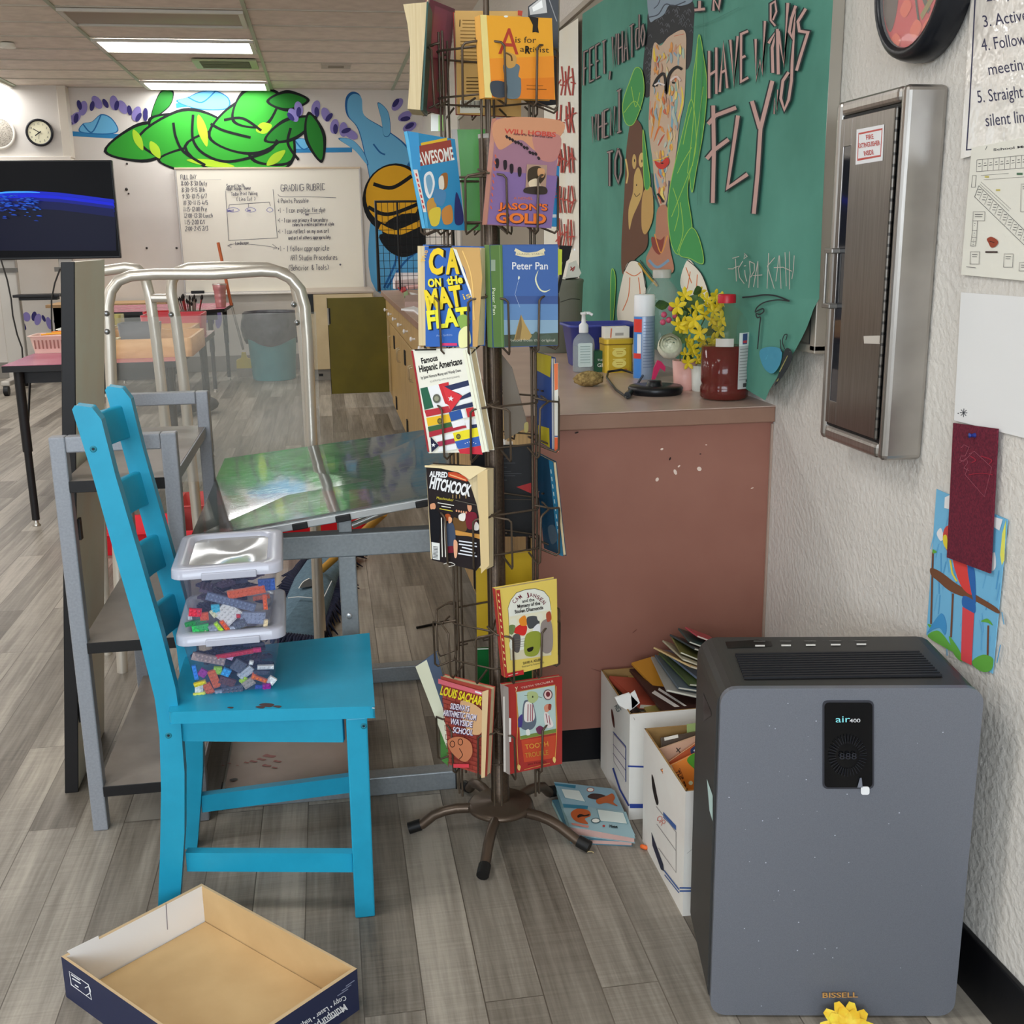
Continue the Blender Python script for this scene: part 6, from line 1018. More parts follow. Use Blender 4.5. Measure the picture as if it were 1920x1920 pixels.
book('glossy black and silver magazine at the top right of the rack', [(990, 12), (1048, -30), (1046, 195), (990, 200)], on(41, .11, 200), .010, '26282b', lambda q, F4, m: (q.poly('a9a8a4', [(992, 14), (1022, -10), (1026, 24), (994, 28)]), q.poly('d8d6d0', [(998, 14), (1016, 0), (1018, 14), (1000, 22)]), q.line('7d7d7c', [(1030, 0), (1044, 40)], 1.6)), 'none')
PR = on(101, .128, 253)
book('blue and yellow paperback back cover in the right side pocket', [(1005, 660), (1037, 671), (1038, 845), (1008, 828)], PR, .006, '2f4a86', lambda q, F4, m: (q.poly('b8a52c', [(1005, 660), (1034, 668), (1032, 708), (1006, 694)]), q.poly('c4b02c', [(1009, 797), (1030, 803), (1031, 840), (1009, 826)]), q.line('e6e2da', [(1036, 672), (1037, 842)], 3)), 'none')
book('orange and white thin paperback at the right edge of the rack', [(1039, 682), (1046, 681), (1047, 848), (1040, 846)], on(101, .137, 200), .006, 'd9d0c4', lambda q, F4, m: (q.poly('d96a3a', [(1039, 682), (1046, 681), (1046, 730), (1040, 732)]), q.poly('d95a30', [(1040, 820), (1047, 820), (1047, 848), (1040, 846)]), q.line('3a4a86', [(1040, 818), (1047, 818)], 2)), 'none')
book('teal and navy paperback standing in the lower right side pocket', [(1002, 848), (1037, 866), (1056, 1043), (1020, 1028)], PR, .008, '1c4058', lambda q, F4, m: (q.poly('2f7a9c', [(1029, 862), (1037, 866), (1056, 1043), (1047, 1040)]), [q.line('c4d6dc', [(1033+i*1.7, 880+i*14), (1034+i*1.7, 888+i*14)], 1.8) for i in range(10)], q.blob('4a5a66', [(1028, 990), (1040, 985), (1046, 1010), (1035, 1020)])), 'none')
PBK = on(11, .10, 188)
book('black book with a red triangle, seen through the rack behind the pole', [(884, 836), (997, 836), (998, 1006), (888, 1006)], PBK, .014, '141416', lambda q, F4, m: (q.poly('9c2c2c', [(968, 913), (996, 905), (996, 925)]), [q.line('4a4a4e', [(944, 852+i*8), (950+(i % 3)*8, 852+i*8)], 1) for i in range(7)], q.line('4a4a4e', [(944, 888), (978, 888)], 1), q.line('5a4a3a', [(944, 936), (996, 937)], 1)), 'none')
book('plain mustard yellow book, seen through the rack behind the pole', [(892, 1040), (997, 1036), (998, 1190), (894, 1194)], PBK, .012, 'b08f1e', None, 'none')
book('plain dark green book, seen through the lower rack behind the pole', [(895, 1218), (997, 1214), (998, 1380), (896, 1384)], PBK, .012, '0f5a28', lambda q, F4, m: q.line('cfd6c8', [(895, 1217), (997, 1213)], 1.8), 'none')
book('brownish grey book leaning in the middle of the rack right of the pole', [(940, 664), (960, 690), (990, 800), (946, 826)], on(41, .08, 190), .012, '75695a', lambda q, F4, m: q.blob('b0a060', [(983, 795), (990, 792), (990, 808), (984, 812)]), 'none')
P8 = on(281, .125, 205)
book('slate blue book leaning outward at the lower left of the rack', [(779, 1250), (818, 1222), (843, 1312), (838, 1402)], P8, .008, '4a566a', lambda q, F4, m: (q.poly('ddd4ba', [(779, 1250), (800, 1237), (838, 1350), (838, 1402)]),), 'none')
book('narrow green book behind the brick red paperback at the rack bottom', [(825, 1338), (843, 1345), (840, 1436), (826, 1424)], on(281, .115, 200), .01, '4a7a3c', None, 'none')
m = MB(); P = Pl(RF.o-RF.n*.03, RF.n); m.prism([P(x, y) for x, y in ((1045, 466), (1054, 468), (1053, 515), (1045, 516))], (0, .002, 0), mt('c6d24a', .5)); tag(m.build('sticky_note'), 'lime yellow paper slip sticking out behind the blue hardback', 'paper')
m = MB(); P = Pl(RF.o-RF.n*.045, RF.n); m.prism([P(x, y) for x, y in ((1049, 460), (1073, 461), (1067, 486), (1062, 490), (1048, 550), (1043, 548), (1055, 492), (1052, 488))], (0, .012, 0), mt('141517', .35)); m.lathe([(.002, 0), (.002, .002)], mt('d9d9d9'), P(1068, 468, .013)+V((0, -.012, 0)), 8, Matrix.Rotation(math.pi/2, 3, 'X')); tag(m.build('black_stapler_arm'), 'black plastic tool sticking up behind the blue hardback', 'tool')
# ---------------------------------------------------------------- file boxes of books
WB = noisy('white_carton', 'cfc9c1', 'd8d2ca', 6, .65); KI = noisy('carton_inside', '8a6a3e', '9a7848', 8, .8)
def carton(x0, y0, x1, y1, h, label, fn):
    t = thing('file_box', label, 'cardboard box', ((x0+x1)/2, (y0+y1)/2, 0)); k = .004
    for (a, b), nm in ((((x0, y0), (x1, y0)), 'wall_panel'), (((x1, y0), (x1, y1)), 'wall_panel'), (((x1, y1), (x0, y1)), 'wall_panel'), (((x0, y1), (x0, y0)), 'wall_panel')):
        A, B = V((*a, 0)), V((*b, 0)); d = (B-A).normalized(); inn_ = V((-d.y, d.x, 0))*k; m = MB(); H_ = V((0, 0, h))
        m.add([A, B, B+H_, A+H_], [(0, 1, 2, 3)], WB); m.add([A+inn_, B+inn_, B+inn_+H_, A+inn_+H_], [(0, 1, 2, 3)], KI); m.add([A+H_, B+H_, B+inn_+H_, A+inn_+H_], [(0, 1, 2, 3)], KI)
        if a[1] == y0 and b[1] == y0: fn(m, 'near', Pl(A, (0, -1, 0)))
        if a[0] == x0 and b[0] == x0: fn(m, 'left', Pl(A, (-1, 0, 0)))
        m.build('side_panel', t)
    m = MB(); m.bx(x0+k, x1-k, y0+k, y1-k, .001, .005, KI); m.build('base', t); return t
def f(m, s_, P):
    q = Cv(m, P, .0001, .0004, .6); B2 = '2b3f86'
    if s_ == 'near': q.poly(B2, [(1177, 1435), (1330, 1440), (1330, 1444), (1177, 1438)]); q.poly(B2, [(1180, 1507), (1330, 1507), (1330, 1515), (1181, 1515)]); q.line('9a948c', [(1188, 1345), (1190, 1350)], 1)
    else:
        q.el('4a2018', 1149.5, 1347, 2.2, 18, -8); q.poly('9a8f90', [(1150, 1374), (1174, 1401), (1174, 1465), (1151, 1428)]); q.poly('d3ccc6', [(1151, 1377), (1173, 1403), (1173, 1462), (1152, 1427)]); q.line('5a4a6a', [(1150, 1395), (1174, 1425)], 1); q.line('5a4a6a', [(1150, 1412), (1174, 1445)], 1); q.line(B2, [(1150, 1372), (1174, 1400)], 1.4); q.line(B2, [(1174, 1400), (1174, 1466)], 1.2); q.line(B2, [(1150, 1440), (1163, 1480), (1180, 1511)], 3)
        q.hand('5a6a6a', 'RG', 1153, 1325, 8, 1.2, 60)
bA = carton(.622, 2.232, .985, 2.50, .262, 'white cardboard file box heaped with magazines, against the counter end', f)
def f(m, s_, P):
    q = Cv(m, P, .0001, .0004, .6); B2 = '3a568c'
    if s_ == 'near': q.poly(B2, [(1274, 1663), (1330, 1664), (1330, 1667), (1274, 1666)]); q.poly(B2, [(1274, 1669), (1330, 1669), (1330, 1672), (1274, 1672)]); q.line('a8a29a', [(1288, 1600), (1312, 1580)], .8)
    else:
        q.blob('1d1512', [(1222, 1453), (1226, 1460), (1232, 1490), (1235, 1505), (1231, 1508), (1224, 1480)]); q.poly(B2, [(1244, 1522), (1268, 1548), (1268, 1557), (1244, 1533)]); q.line('8a8480', [(1231, 1512), (1268, 1560), (1268, 1636), (1235, 1590)], 1.2); q.line('8a8480', [(1232, 1545), (1268, 1595)], 1); q.hand('c46a5a', 'OR', 1231, 1535, 11, 1, 55); q.poly('24283a', [(1222, 1560), (1244, 1620), (1246, 1634), (1240, 1630), (1224, 1585)]); q.line(B2, [(1246, 1632), (1274, 1668)], 2.2); q.line(B2, [(1247, 1640), (1274, 1674)], 1.6)
bB = carton(.628, 1.852, .985, 2.138, .270, 'white cardboard file box of books between the rack and the air purifier', f)
def slab(name, label, cat, c, d, rz, tilt, col, pg='d8d0c0', grp=None, art=None, ax='X'):
    R = Matrix.Rotation(rz, 3, 'Z') @ Matrix.Rotation(tilt[0], 3, 'X') @ Matrix.Rotation(tilt[1], 3, 'Y'); t = thing(name, label, cat, c, grp); m = MB(); m.box(V(c), (d[0]*.985, d[1]*.985, d[2]*.8), mt(pg, .7), R=R); m.build('pages', t)
    m = MB()
    for s in (-1, 1): m.box(V(c)+R@V((0, 0, s*d[2]*.45)), (d[0], d[1], d[2]*.12), mt(col, .35), R=R)
    m.box(V(c)+R@V((-d[0]*.496, 0, 0)), (d[0]*.008, d[1], d[2]), mt(col, .35), R=R)
    if art: q = Cv(m, lambda x, y, k: V(c)+R@V((x*d[0]/2, y*d[1]/2, d[2]*.51+k)), .0001, .0002, .35, flip=-1); art(q)
    m.build('cover', t); return t
z = .150; lay = [('2f7a86', .011, .05, 'teal'), ('c9b48a', .008, -.1, 'tan'), ('26335c', .009, .12, 'navy'), ('1f2a44', .008, .02, 'dark blue'), ('b9a4a0', .007, -.06, 'pale pink'), ('7a3040', .010, .0, 'wine red'), ('8a8478', .009, .08, 'grey'), ('a89858', .008, -.12, 'olive')]
for i in range(5): slab('book', 'grey book buried under the magazine heap in the far file box', 'book', (.80, 2.365, .03+.026*i), (.30, .22, .022), 0, (0, 0), '5a5a60', grp='hidden lower layers of the file box')
for i, (c, h, r, cn) in enumerate(lay):
    slab('magazine', '%s magazine in the far file box heap, %s' % (cn, ['at the rim', 'over the teal one', 'over the tan one', 'over the navy one', 'over the dark blue one', 'over the pale pink one', 'over the wine red one', 'under the dark brown one'][i]), 'magazine', (.81+.008*(i % 3), 2.365+.006*((i*2) % 3), z-.005+.0125*i), (.30-.01*(i % 4), .225, h), r*.5, (.02*(i % 2), .02), c)
slab('magazine', 'dark brown magazine with pale stripes on top of the far file box heap', 'magazine', (.825, 2.36, .262), (.27, .21, .007), .1, (.10, .03), '3a2420', art=lambda q: (q.poly('cfc8c0', [(-.95, -.2), (-.75, -.9), (-.66, -.9), (-.86, -.1)]), q.poly('cfc8c0', [(-.80, -.1), (-.58, -.9), (-.53, -.9), (-.75, .0)]), q.blob('6a2a24', [(-.3, -.2), (.1, -.6), (.3, .3), (-.1, .4)])))
slab('magazine', 'orange magazine sticking up at the back of the far file box', 'magazine', (.80, 2.42, .285), (.2, .13, .006), .3, (.25, -.1), 'b07a2a')
slab('book', 'red and tan book at the left edge of the far file box', 'book', (.705, 2.40, .235), (.12, .15, .012), .25, (.1, .25), 'b0523e')
for i, (c, cn) in enumerate((('9a9a94', 'pale grey'), ('56626a', 'slate'), ('4a5a34', 'moss green'), ('6a7488', 'blue grey'))): slab('magazine', cn+' magazine tilted up at the right of the far file box heap', 'magazine', (.835+.010*i, 2.345+.012*i, .272+.0088*i), (.23-.02*i, .19, .005), -.10+.09*i, (.03, .27-.03*i), c)
for i, (c, cn, rz_) in enumerate((('c2a878', 'cream', .30), ('a8a48c', 'pale olive', .05), ('6a6a3c', 'olive green', -.12), ('3a4446', 'charcoal', .22), ('2f4a48', 'dark teal', -.05))): slab('magazine', cn+' magazine fanned on top of the heap beside the purifier', 'magazine', (.815+.010*i, 2.37+.012*i, .313+.0085*i), (.14-.008*i, .15-.012*i, .004), rz_, (-.03, .44-.01*i), c)
slab('magazine', 'small red booklet at the very top of the heap beside the purifier', 'magazine', (.858, 2.43, .358), (.07, .07, .004), .1, (-.03, .44), 'b04a52')
m = MB(); P = Pl((0, 2.26, 0), (0, -1, 0)); 
for a in ([(1153, 1309), (1180, 1300), (1197, 1318), (1180, 1334), (1160, 1322)], [(1183, 1302), (1191, 1296), (1200, 1318), (1185, 1330)]): m.prism([P(x, y) for x, y in a], (0, .004, .001), mt('d6d2cc', .6))
tag(m.build('crumpled_paper'), 'crumpled white paper at the near left corner of the far file box', 'paper')
def stand(label, px, Y, col, art=None, th=.012, name='book', lean=.35):
    P = Pl((0, Y, 0), (-.12, -1, lean)); P.o = onY(*px[0], Y); return book(label, px, P, th, col, art, 'none', name=name)
def a(q, F4, m): q.text('3a1c10', 'THE TRACE', 1262, 1448, 13, 66, width=56, bold=.01); q.text('3a1c10', 'BAG', 1238, 1443, 9, 60, width=26); q.blob('4c8a2c', [(1288, 1425), (1302, 1412), (1314, 1420), (1314, 1450), (1300, 1440)]); q.el('f0d8b0', 1295, 1468, 4, 4); q.line('7a3a1c', [(1274, 1440), (1282, 1460)], 1); q.blob('c4a8a0', [(1250, 1440), (1258, 1434), (1262, 1446)])
stand('orange paperback with dark sideways lettering in the near file box', [(1240, 1444), (1330, 1400), (1330, 1520), (1272, 1520)], 2.0, 'e07a2c', a)
stand('brown orange book behind the orange paperback in the near file box', [(1238, 1440), (1330, 1376), (1330, 1470), (1240, 1490)], 2.035, 'a8502c', lambda q, F4, m: (q.blob('2c3a5c', [(1295, 1405), (1312, 1395), (1315, 1412), (1300, 1418)]), q.blob('c4c4d0', [(1300, 1408), (1308, 1402), (1312, 1410)])))
stand('pinkish tan book with a dark sign in the near file box', [(1235, 1405), (1330, 1372), (1330, 1460), (1248, 1480)], 2.07, 'b8927a', lambda q, F4, m: (q.line('2c2420', [(1268, 1402), (1276, 1412)], 2), q.line('2c2420', [(1276, 1402), (1268, 1410)], 1.6)))
stand('dark brown folder with a white label in the near file box', [(1240, 1384), (1330, 1368), (1330, 1470), (1244, 1480)], 2.10, '4a3c30', lambda q, F4, m: (q.poly('cfc8bc', [(1245, 1383), (1271, 1377), (1272, 1383), (1246, 1389)])), name='folder')
stand('pale green card standing at the back of the near file box', [(1288, 1358), (1330, 1352), (1330, 1440), (1290, 1450)], 2.12, '8a9c62', None, .003, 'folder')
# ---------------------------------------------------------------- books on the floor
def fbook(px, z0, th, col, label, art=None):
    F4 = [onZ(x, y, z0+th) for x, y in px]; c = sum(F4, V())/4; t = thing('book', label, 'book', V((c.x, c.y, z0)), 'books on the floor'); m = MB(); ins = [p+(c-p)*.02 for p in F4]
    m.prism([p-V((0, 0, th-.0015)) for p in ins], (0, 0, th-.003), mt('b8948a', .7)); m.build('pages', t); m = MB(); m.prism([p-V((0, 0, .0014)) for p in F4], (0, 0, .0014), mt(col, .35)); m.prism([p-V((0, 0, th)) for p in F4], (0, 0, .0014), mt(col, .35)); a, b = F4[0], F4[3]; m.add([a, b, b-V((0, 0, th)), a-V((0, 0, th))], [(0, 1, 2, 3)], mt('9cc0c0', .4)); q = Cv(m, Pl((0, 0, z0+th), (0, 0, 1)), .0001, .0003, .35)
    if art: art(q)
    m.build('cover', t)
fbook([(1035, 1500), (1148, 1490), (1186, 1578), (1070, 1572)], .0005, .012, '4a7484', 'lower teal book lying on the floor by the rack foot')
def a(q):
    k = lambda s_: zz(s_, 960, 1180, 5.053)
    q.poly('7d9ca8', k('395,1445 950,1510 1050,1720 480,1660')); q.poly('8aa6ac', k('480,1700 1080,1730 1170,1985 560,1870')); q.poly('2f6f86', k('400,1460 605,1480 600,1510 410,1480')); q.poly('2f6f86', k('480,1655 720,1675 715,1705 490,1690'))
    for s_ in ('460,1510 640,1530 700,1640 500,1600', '800,1705 1060,1740 1100,1850 830,1820'): q.poly('5a8a96', k(s_)); P = k(s_); cx = sum(p[0] for p in P)/4; cy = sum(p[1] for p in P)/4; q.poly('c4ccc6', [(x+(cx-x)*.06, y+(cy-y)*.06) for x, y in P])
    q.blob('3a2c28', k('715,1590 760,1560 860,1570 900,1600 850,1620 760,1610')); q.blob('a8562c', k('900,1580 950,1560 975,1600 960,1640 1000,1680 900,1650 820,1660 800,1620')); q.blob('b0562c', k('560,1740 620,1705 720,1720 745,1770 690,1800 720,1850 620,1830 570,1790')); q.blob('1f1a1a', k('620,1770 650,1755 690,1765 735,1755 720,1775 660,1780 625,1790'))
    for x, y, rx, ry in ((1107, 1482, 7, 4), (1117, 1540, 9, 5)): q.el('a04a3a' if y < 1500 else '2c4a50', x, y, rx, ry); q.el('d6d6cc', x, y, rx*.8, ry*.75)
    q.el('a83a34', 1132, 1550, 2.5, 2); q.hand('2c3a3c', 'Mimm', 1143, 1553, 5, 1.4, 5); q.poly('b8786c', k('560,1840 730,1870 720,1890 570,1860'))
fbook([(1041, 1467), (1152, 1481), (1191, 1566), (1068, 1550)], .013, .020, '8aa4aa', 'upper pale blue comic book lying on the floor by the rack foot', a)
c = onZ(1207, 1588, .005); m = MB(); m.tube([c+V((-.006, .006, 0)), c+V((-.004, .004, 0)), c+V((.005, -.005, 0)), c+V((.007, -.007, 0))], [.002, .005, .005, .002], mt('d0602a', .4), 10); tag(m.build('orange_pencil_cap'), 'tiny orange pencil cap on the floor beside the near file box', 'pencil cap')
c = onZ(1106, 1600, .001); m = MB(); m.tube([c+V((.008*math.cos(a), .006*math.sin(a), .001)) for a in (0, .6, 1.2, 1.8, 2.4)], .0012, mt('b8a478', .6), 6); tag(m.build('wood_shaving'), 'tiny pale shaving on the floor by the rack foot', 'shaving')
# ================================================================ back of the room
# whiteboard
PWB = Pl((0, YB-.03, 0), (0, -1, 0)); wb = thing('whiteboard', 'whiteboard with a hand written schedule and grading rubric on the back wall', 'whiteboard', PWB(505, 545)); wb.location.y = YB-.02; wb['w'] = list(wb.location)
A = [PWB(x, y) for x, y in ((331, 318), (672, 316), (683, 544), (348, 546))]
x0, x1 = (A[0].x+A[3].x)/2, (A[1].x+A[2].x)/2; z1, z0 = (A[0].z+A[1].z)/2, (A[2].z+A[3].z)/2
m = MB(); m.bx(x0, x1, YB-.028, YB-.001, z0, z1, mt('d6cfc0', .25)); q = Cv(m, PWB, .0005, .0012, .4); I_ = '55525a'
for i, t_ in enumerate(('FULL DAY', '8:00-8:30 Duty', '8:30-9:15 8th', '9:30-10:15 6/7', '10:30-11:15 4/5', '11:15-12:00 Pre', '12:00-12:30 Lunch', '1:15-2:00 K/1', '2:00-2:45 2/3')): q.hand(I_, t_, 339+i*1.1, 336+i*12.1, 8, 1.0, -1, .62 if i > 4 else .66, .3, .04)
q.line('a09a98', [(339, 338), (415, 337)], .7)
for t_, x, y, h, sx in (('Second Month', 425, 352, 6.5, .6), ('Adapt Assign. Theme', 424, 357, 6, .6), ('Today Print Making', 434, 367, 6.5, .62), ('( Lino Cut )', 443, 377, 7, .68)): q.hand(I_, t_, x, y, h, .9, -2, sx, .3, .05)
q.line(I_, [(423, 358), (429, 451), (520, 446), (512, 355)], .9); q.line(I_, [(430, 384), (505, 379)], 1); q.line(I_, [(430, 384), (429, 391)], 1); q.line(I_, [(466, 382), (466, 389)], 1); q.line(I_, [(505, 379), (507, 386)], 1)
for x, w_ in ((437, 12), (470, 10), (506, 6)): q.cur('6a66a0', [(x-w_, 394), (x, 389), (x+w_, 394), (x, 398)], .9, True)
q.hand('4a4690', 'pencil', 427, 397, 5, .8, 0, .6); q.hand('4a4690', 'lino', 464, 396, 4.5, .8, 0, .6)
q.cur(I_, [(427, 461), (445, 457), (490, 460), (520, 465)], .8); q.line(I_, [(434, 457), (427, 461), (434, 464)], .8); q.line(I_, [(511, 458), (520, 465), (512, 467)], .8); q.hand(I_, 'Landscape', 442, 459, 6, .9, -3, .62)
q.hand(I_, 'GRADING RUBRIC', 527, 359, 12, 1.2, -2, .72, .3, .04); q.cur(I_, [(521, 364), (530, 369), (580, 369), (630, 371)], .9)
for t_, x, y, h, sx in (('4 Points Possible', 521, 381, 8, .66), ('+1 - I can explain tie dye', 521, 399, 9, .62), ('how', 573, 404, 4, .7), ('+1 - I can use primary & secondary', 521, 417, 7.5, .56), ('colors to create a pattern or style', 549, 424, 6, .55), ('+1 - I can reflect on my own art', 521, 438, 8, .58), ('and art of others appropriately', 541, 449, 6.5, .58), ('+1 - I follow appropriate', 521, 471, 9.5, .64), ('ART Studio Procedures', 545, 488, 9.5, .64), ('(Behavior & Tools)', 541, 507, 10, .64)): q.hand(I_, t_, x, y, h, 1.0, -1, sx, .3, .04)
q.line(I_, [(568, 401), (600, 400)], .8); q.el(I_, 638, 496, 1.8, 1.8); m.build('panel', wb)
m = MB(); e = .018; a = mt('a29d98', .4, .4)
for b in ((x0-e, x1+e, z1, z1+e), (x0-e, x1+e, z0-e, z0), (x0-e, x0, z0, z1), (x1, x1+e, z0, z1)): m.bx(b[0], b[1], YB-.035, YB-.001, b[2], b[3], a if b[2] < z1 else mt('b8a68e', .4, .3))
m.build('frame', wb, .003); m = MB(); m.bx(x0, x1, YB-.10, YB-.03, z0-.03, z0-.012, mt('cfcac2', .35)); m.build('marker_tray', wb, .004)
c = PWB(371, 540); m = MB(); m.box((c.x, YB-.07, z0-.0115+.015), (.13, .04, .028), mt('17171a', .5)); tag(m.build('board_eraser', bevel=.004), 'black eraser on the whiteboard tray', 'eraser')
# clock and speaker on the raised panel
RXY = Matrix.Rotation(math.pi/2, 3, 'X'); c = PK(75, 249); ck = thing('wall_clock', 'small black framed wall clock with a cream face at the upper left', 'clock', c); c = V((c.x, YB-.121, c.z))
m = MB(); m.lathe([(.118, 0), (.126, .008), (.126, .03), (.118, .038), (.106, .036), (.104, .028)], mt('15151a', .35), c, 36, RXY, cap=False); m.build('rim', ck); m = MB(); m.lathe([(.106, .027), (.0001, .027)], mt('d9d0b4', .5), c, 36, RXY); q = Cv(m, Fr(c+V((0, -.0272, 0)), (1, 0, 0), (0, 0, 1)), .0004, .0006, flip=-1)
for i in range(12): a_ = math.pi*i/6; q.text('2c2a26', str(12 if i == 0 else i), .082*math.sin(a_), .082*math.cos(a_)-.009, .018, 0, al='c')
q.line('1b1a1a', [(.012, -.006), (-.052, .034)], .007); q.line('1b1a1a', [(.016, .01), (-.04, -.03)], .009); q.line('1b1a1a', [(0, 0), (-.01, -.06)], .003); m.build('face', ck)
c = PK(-2, 249); c = V((c.x, YB-.121, c.z)); sp = thing('wall_speaker', 'round white speaker grille at the left edge of the back wall', 'speaker', c); m = MB(); m.lathe([(.155, 0), (.155, .02), (.145, .026), (.132, .024)], mt('d6d0c6', .4), c, 36, RXY, cap=False); m.build('ring', sp)
GRL = NM('speaker_grille', .6); vo = GRL.n('TexVoronoi', Scale=120.0, Vector=GRL.geo()); GRL.col(GRL.ramp(vo.outputs['Distance'], [(.25, lin('5a554e')), (.45, lin('a39c90'))])); m = MB(); m.lathe([(.134, .022), (.08, .03), (.0001, .034)], GRL.m, c, 36, RXY); m.build('grille', sp)
for x, y, r in ((238, 307, 1.8), (237, 355, 2.6), (241, 363, 1.6), (275, 465, 2), (331, 465, 2)): m = MB(); p = PB(x, y); m.lathe([(r*.006, 0), (r*.005, .006), (.0001, .007)], mt('2f2b28', .4), p, 8, RXY); tag(m.build('wall_screw'), {307: 'small dark screw on the back wall near the painted tail', 355: 'upper of two close dark screws left of the whiteboard', 363: 'lower of two close dark screws left of the whiteboard', 465: 'dark screw low on the back wall, %s one of two' % ('left' if x == 275 else 'right')}[y], 'screw')
# television on a rolling stand
YT = 10.85; PTV = Pl((0, YT, 0), (0, -1, 0)); a, b = PTV(209, 300), PTV(227, 484); tx1 = (a.x+b.x)/2; tz1, tz0 = a.z, b.z; tx0 = tx1-(tz1-tz0)*1.76
tv = thing('television', 'large flat television showing a blue planet on a rolling stand at the left edge', 'television', ((tx0+tx1)/2, YT, 0))
m = MB(); m.bx(tx0, tx1, YT, YT+.06, tz0, tz1, mt('0c0c0e', .3)); m.build('housing', tv, .006)
SCR = mt('07070d', .15, 0, 1, .5, .5); SC2 = lambda h, e=1.0: mt(h, .3, 0, 1, .2, e)
m = MB(); m.bx(tx0+.012, tx1-.012, YT-.002, YT-.0005, tz0+.02, tz1-.012, mt('020207', .35, 0, 1, .15)); P = Pl((0, YT-.002, 0), (0, -1, 0)); q = Cv(m, P, .0005, .0008)
arc = [(-190, 430), (-120, 395), (-50, 370), (0, 360), (60, 358), (110, 361), (160, 367), (213, 374)]; R0 = [(216, 395), (218, 470), (-190, 470)]
q.poly(SC2('04051a', .8), arc+R0)
for k_, (c, e) in enumerate((('0a1a9c', .7), ('0b1ab8', .55), ('0a1470', .6), ('060c3c', .7))): q.poly(SC2(c, e), [(x, y+k_*6) for x, y in arc]+[(x+2, y+6+k_*9) for x, y in arc[::-1]])
q.cur(SC2('2f7ff0', .9), [(-60, 374), (0, 362), (45, 360), (75, 361)], 3, taper=True)
for i in range(170): x = random.uniform(-60, 76); y = 366+abs(random.gauss(0, 16))+max(0, x-40)*.2; r = random.uniform(1, 3.2); q.blob(SC2(random.choice(['1540b0', '2460c8', '123a9c', '1a50b8', '0f2c80']), .45), [(x-r*1.8, y), (x, y-r*.4), (x+r*1.8, y+r*.3), (x, y+r*.4)])
m.build('screen', tv)
STD = mt('a9a49c', .4, .35); xa, xb = PTV(14, 560).x, PTV(127, 560).x
for i, x in enumerate((xa, xb)):
    m = MB(); m.bx(x-.085 if i == 0 else x-.065, x+.085 if i == 0 else x+.065, YT+.07, YT+.15, .10, tz0+.5, STD); m.build('column', tv, .01); m = MB(); zc_ = PTV(14, 507).z; m.bx(x-.10, x+.10, YT+.05, YT+.07, zc_-.02, zc_+.02, mt('5a5752', .4, .5)); m.build('clamp', tv)
    m = MB(); m.bx(x-.04, x+.04, YT-.4, YT+.35, .085, .13, STD); m.build('foot_beam', tv, .01)
    for y in (YT-.38, YT+.33): m = MB(); m.tube([V((x-.02, y, .045)), V((x+.02, y, .045))], .045, mt('1a1a1c', .4), 16); m.tube([V((x, y, .05)), V((x, y, .09))], .012, STD, 8); m.build('castor', tv)
zs = PTV(70, 554).z; m = MB(); m.bx(xa+.07, xb-.05, YT-.1, YT+.12, zs-.012, zs+.012, mt('18181a', .4)); m.bx(xa+.11, xb-.08, YT-.05, YT+.05, zs-.04, zs-.012, mt('18181a', .4)); m.build('media_shelf', tv, .004)
m = MB()
for px in (((8, 486), (20, 525), (27, 560), (30, 590), (38, 625), (47, 650), (50, 690)), ((118, 503), (108, 530), (102, 560), (102, 600), (104, 640))): m.tube([PTV(x, y, .11) for x, y in px], .008, mt('2a2826', .5), 6)
m.build('cable', tv)
m = MB()
for px in (((0, 706), (20, 700), (60, 705), (110, 698)), ((20, 708), (40, 706), (80, 709), (115, 704))): m.tube([onZ(x, y, .012) for x, y in px], .012, mt('1c1a1a', .5), 6)
tag(m.build('floor_cables'), 'black cables lying on the floor under the television stand', 'cable')
# black desk behind the television
PD_ = Pl((0, 11.35, 0), (0, -1, 0)); a, b = PD_(85, 566), PD_(292, 572); dz = .745; dk2 = thing('writing_desk', 'black desk with a light wood edge against the back wall behind the trays', 'desk', ((a.x+b.x)/2, 11.6, 0))
m = MB(); m.bx(a.x, b.x+.1, 11.33, 11.87, dz-.03, dz, noisy('desk_wood', 'a3815a', 'b08e66', 8, .5)); m.build('top', dk2, .003); m = MB(); m.bx(a.x+.05, b.x+.08, 11.40, 11.42, dz-.33, dz-.03, mt('0d0c0c', .5)); m.build('modesty_panel', dk2)
for x in (a.x+.05, b.x): m = MB(); m.bx(x, x+.08, 11.40, 11.84, 0, dz-.03, mt('0d0c0c', .5)); m.build('leg', dk2)
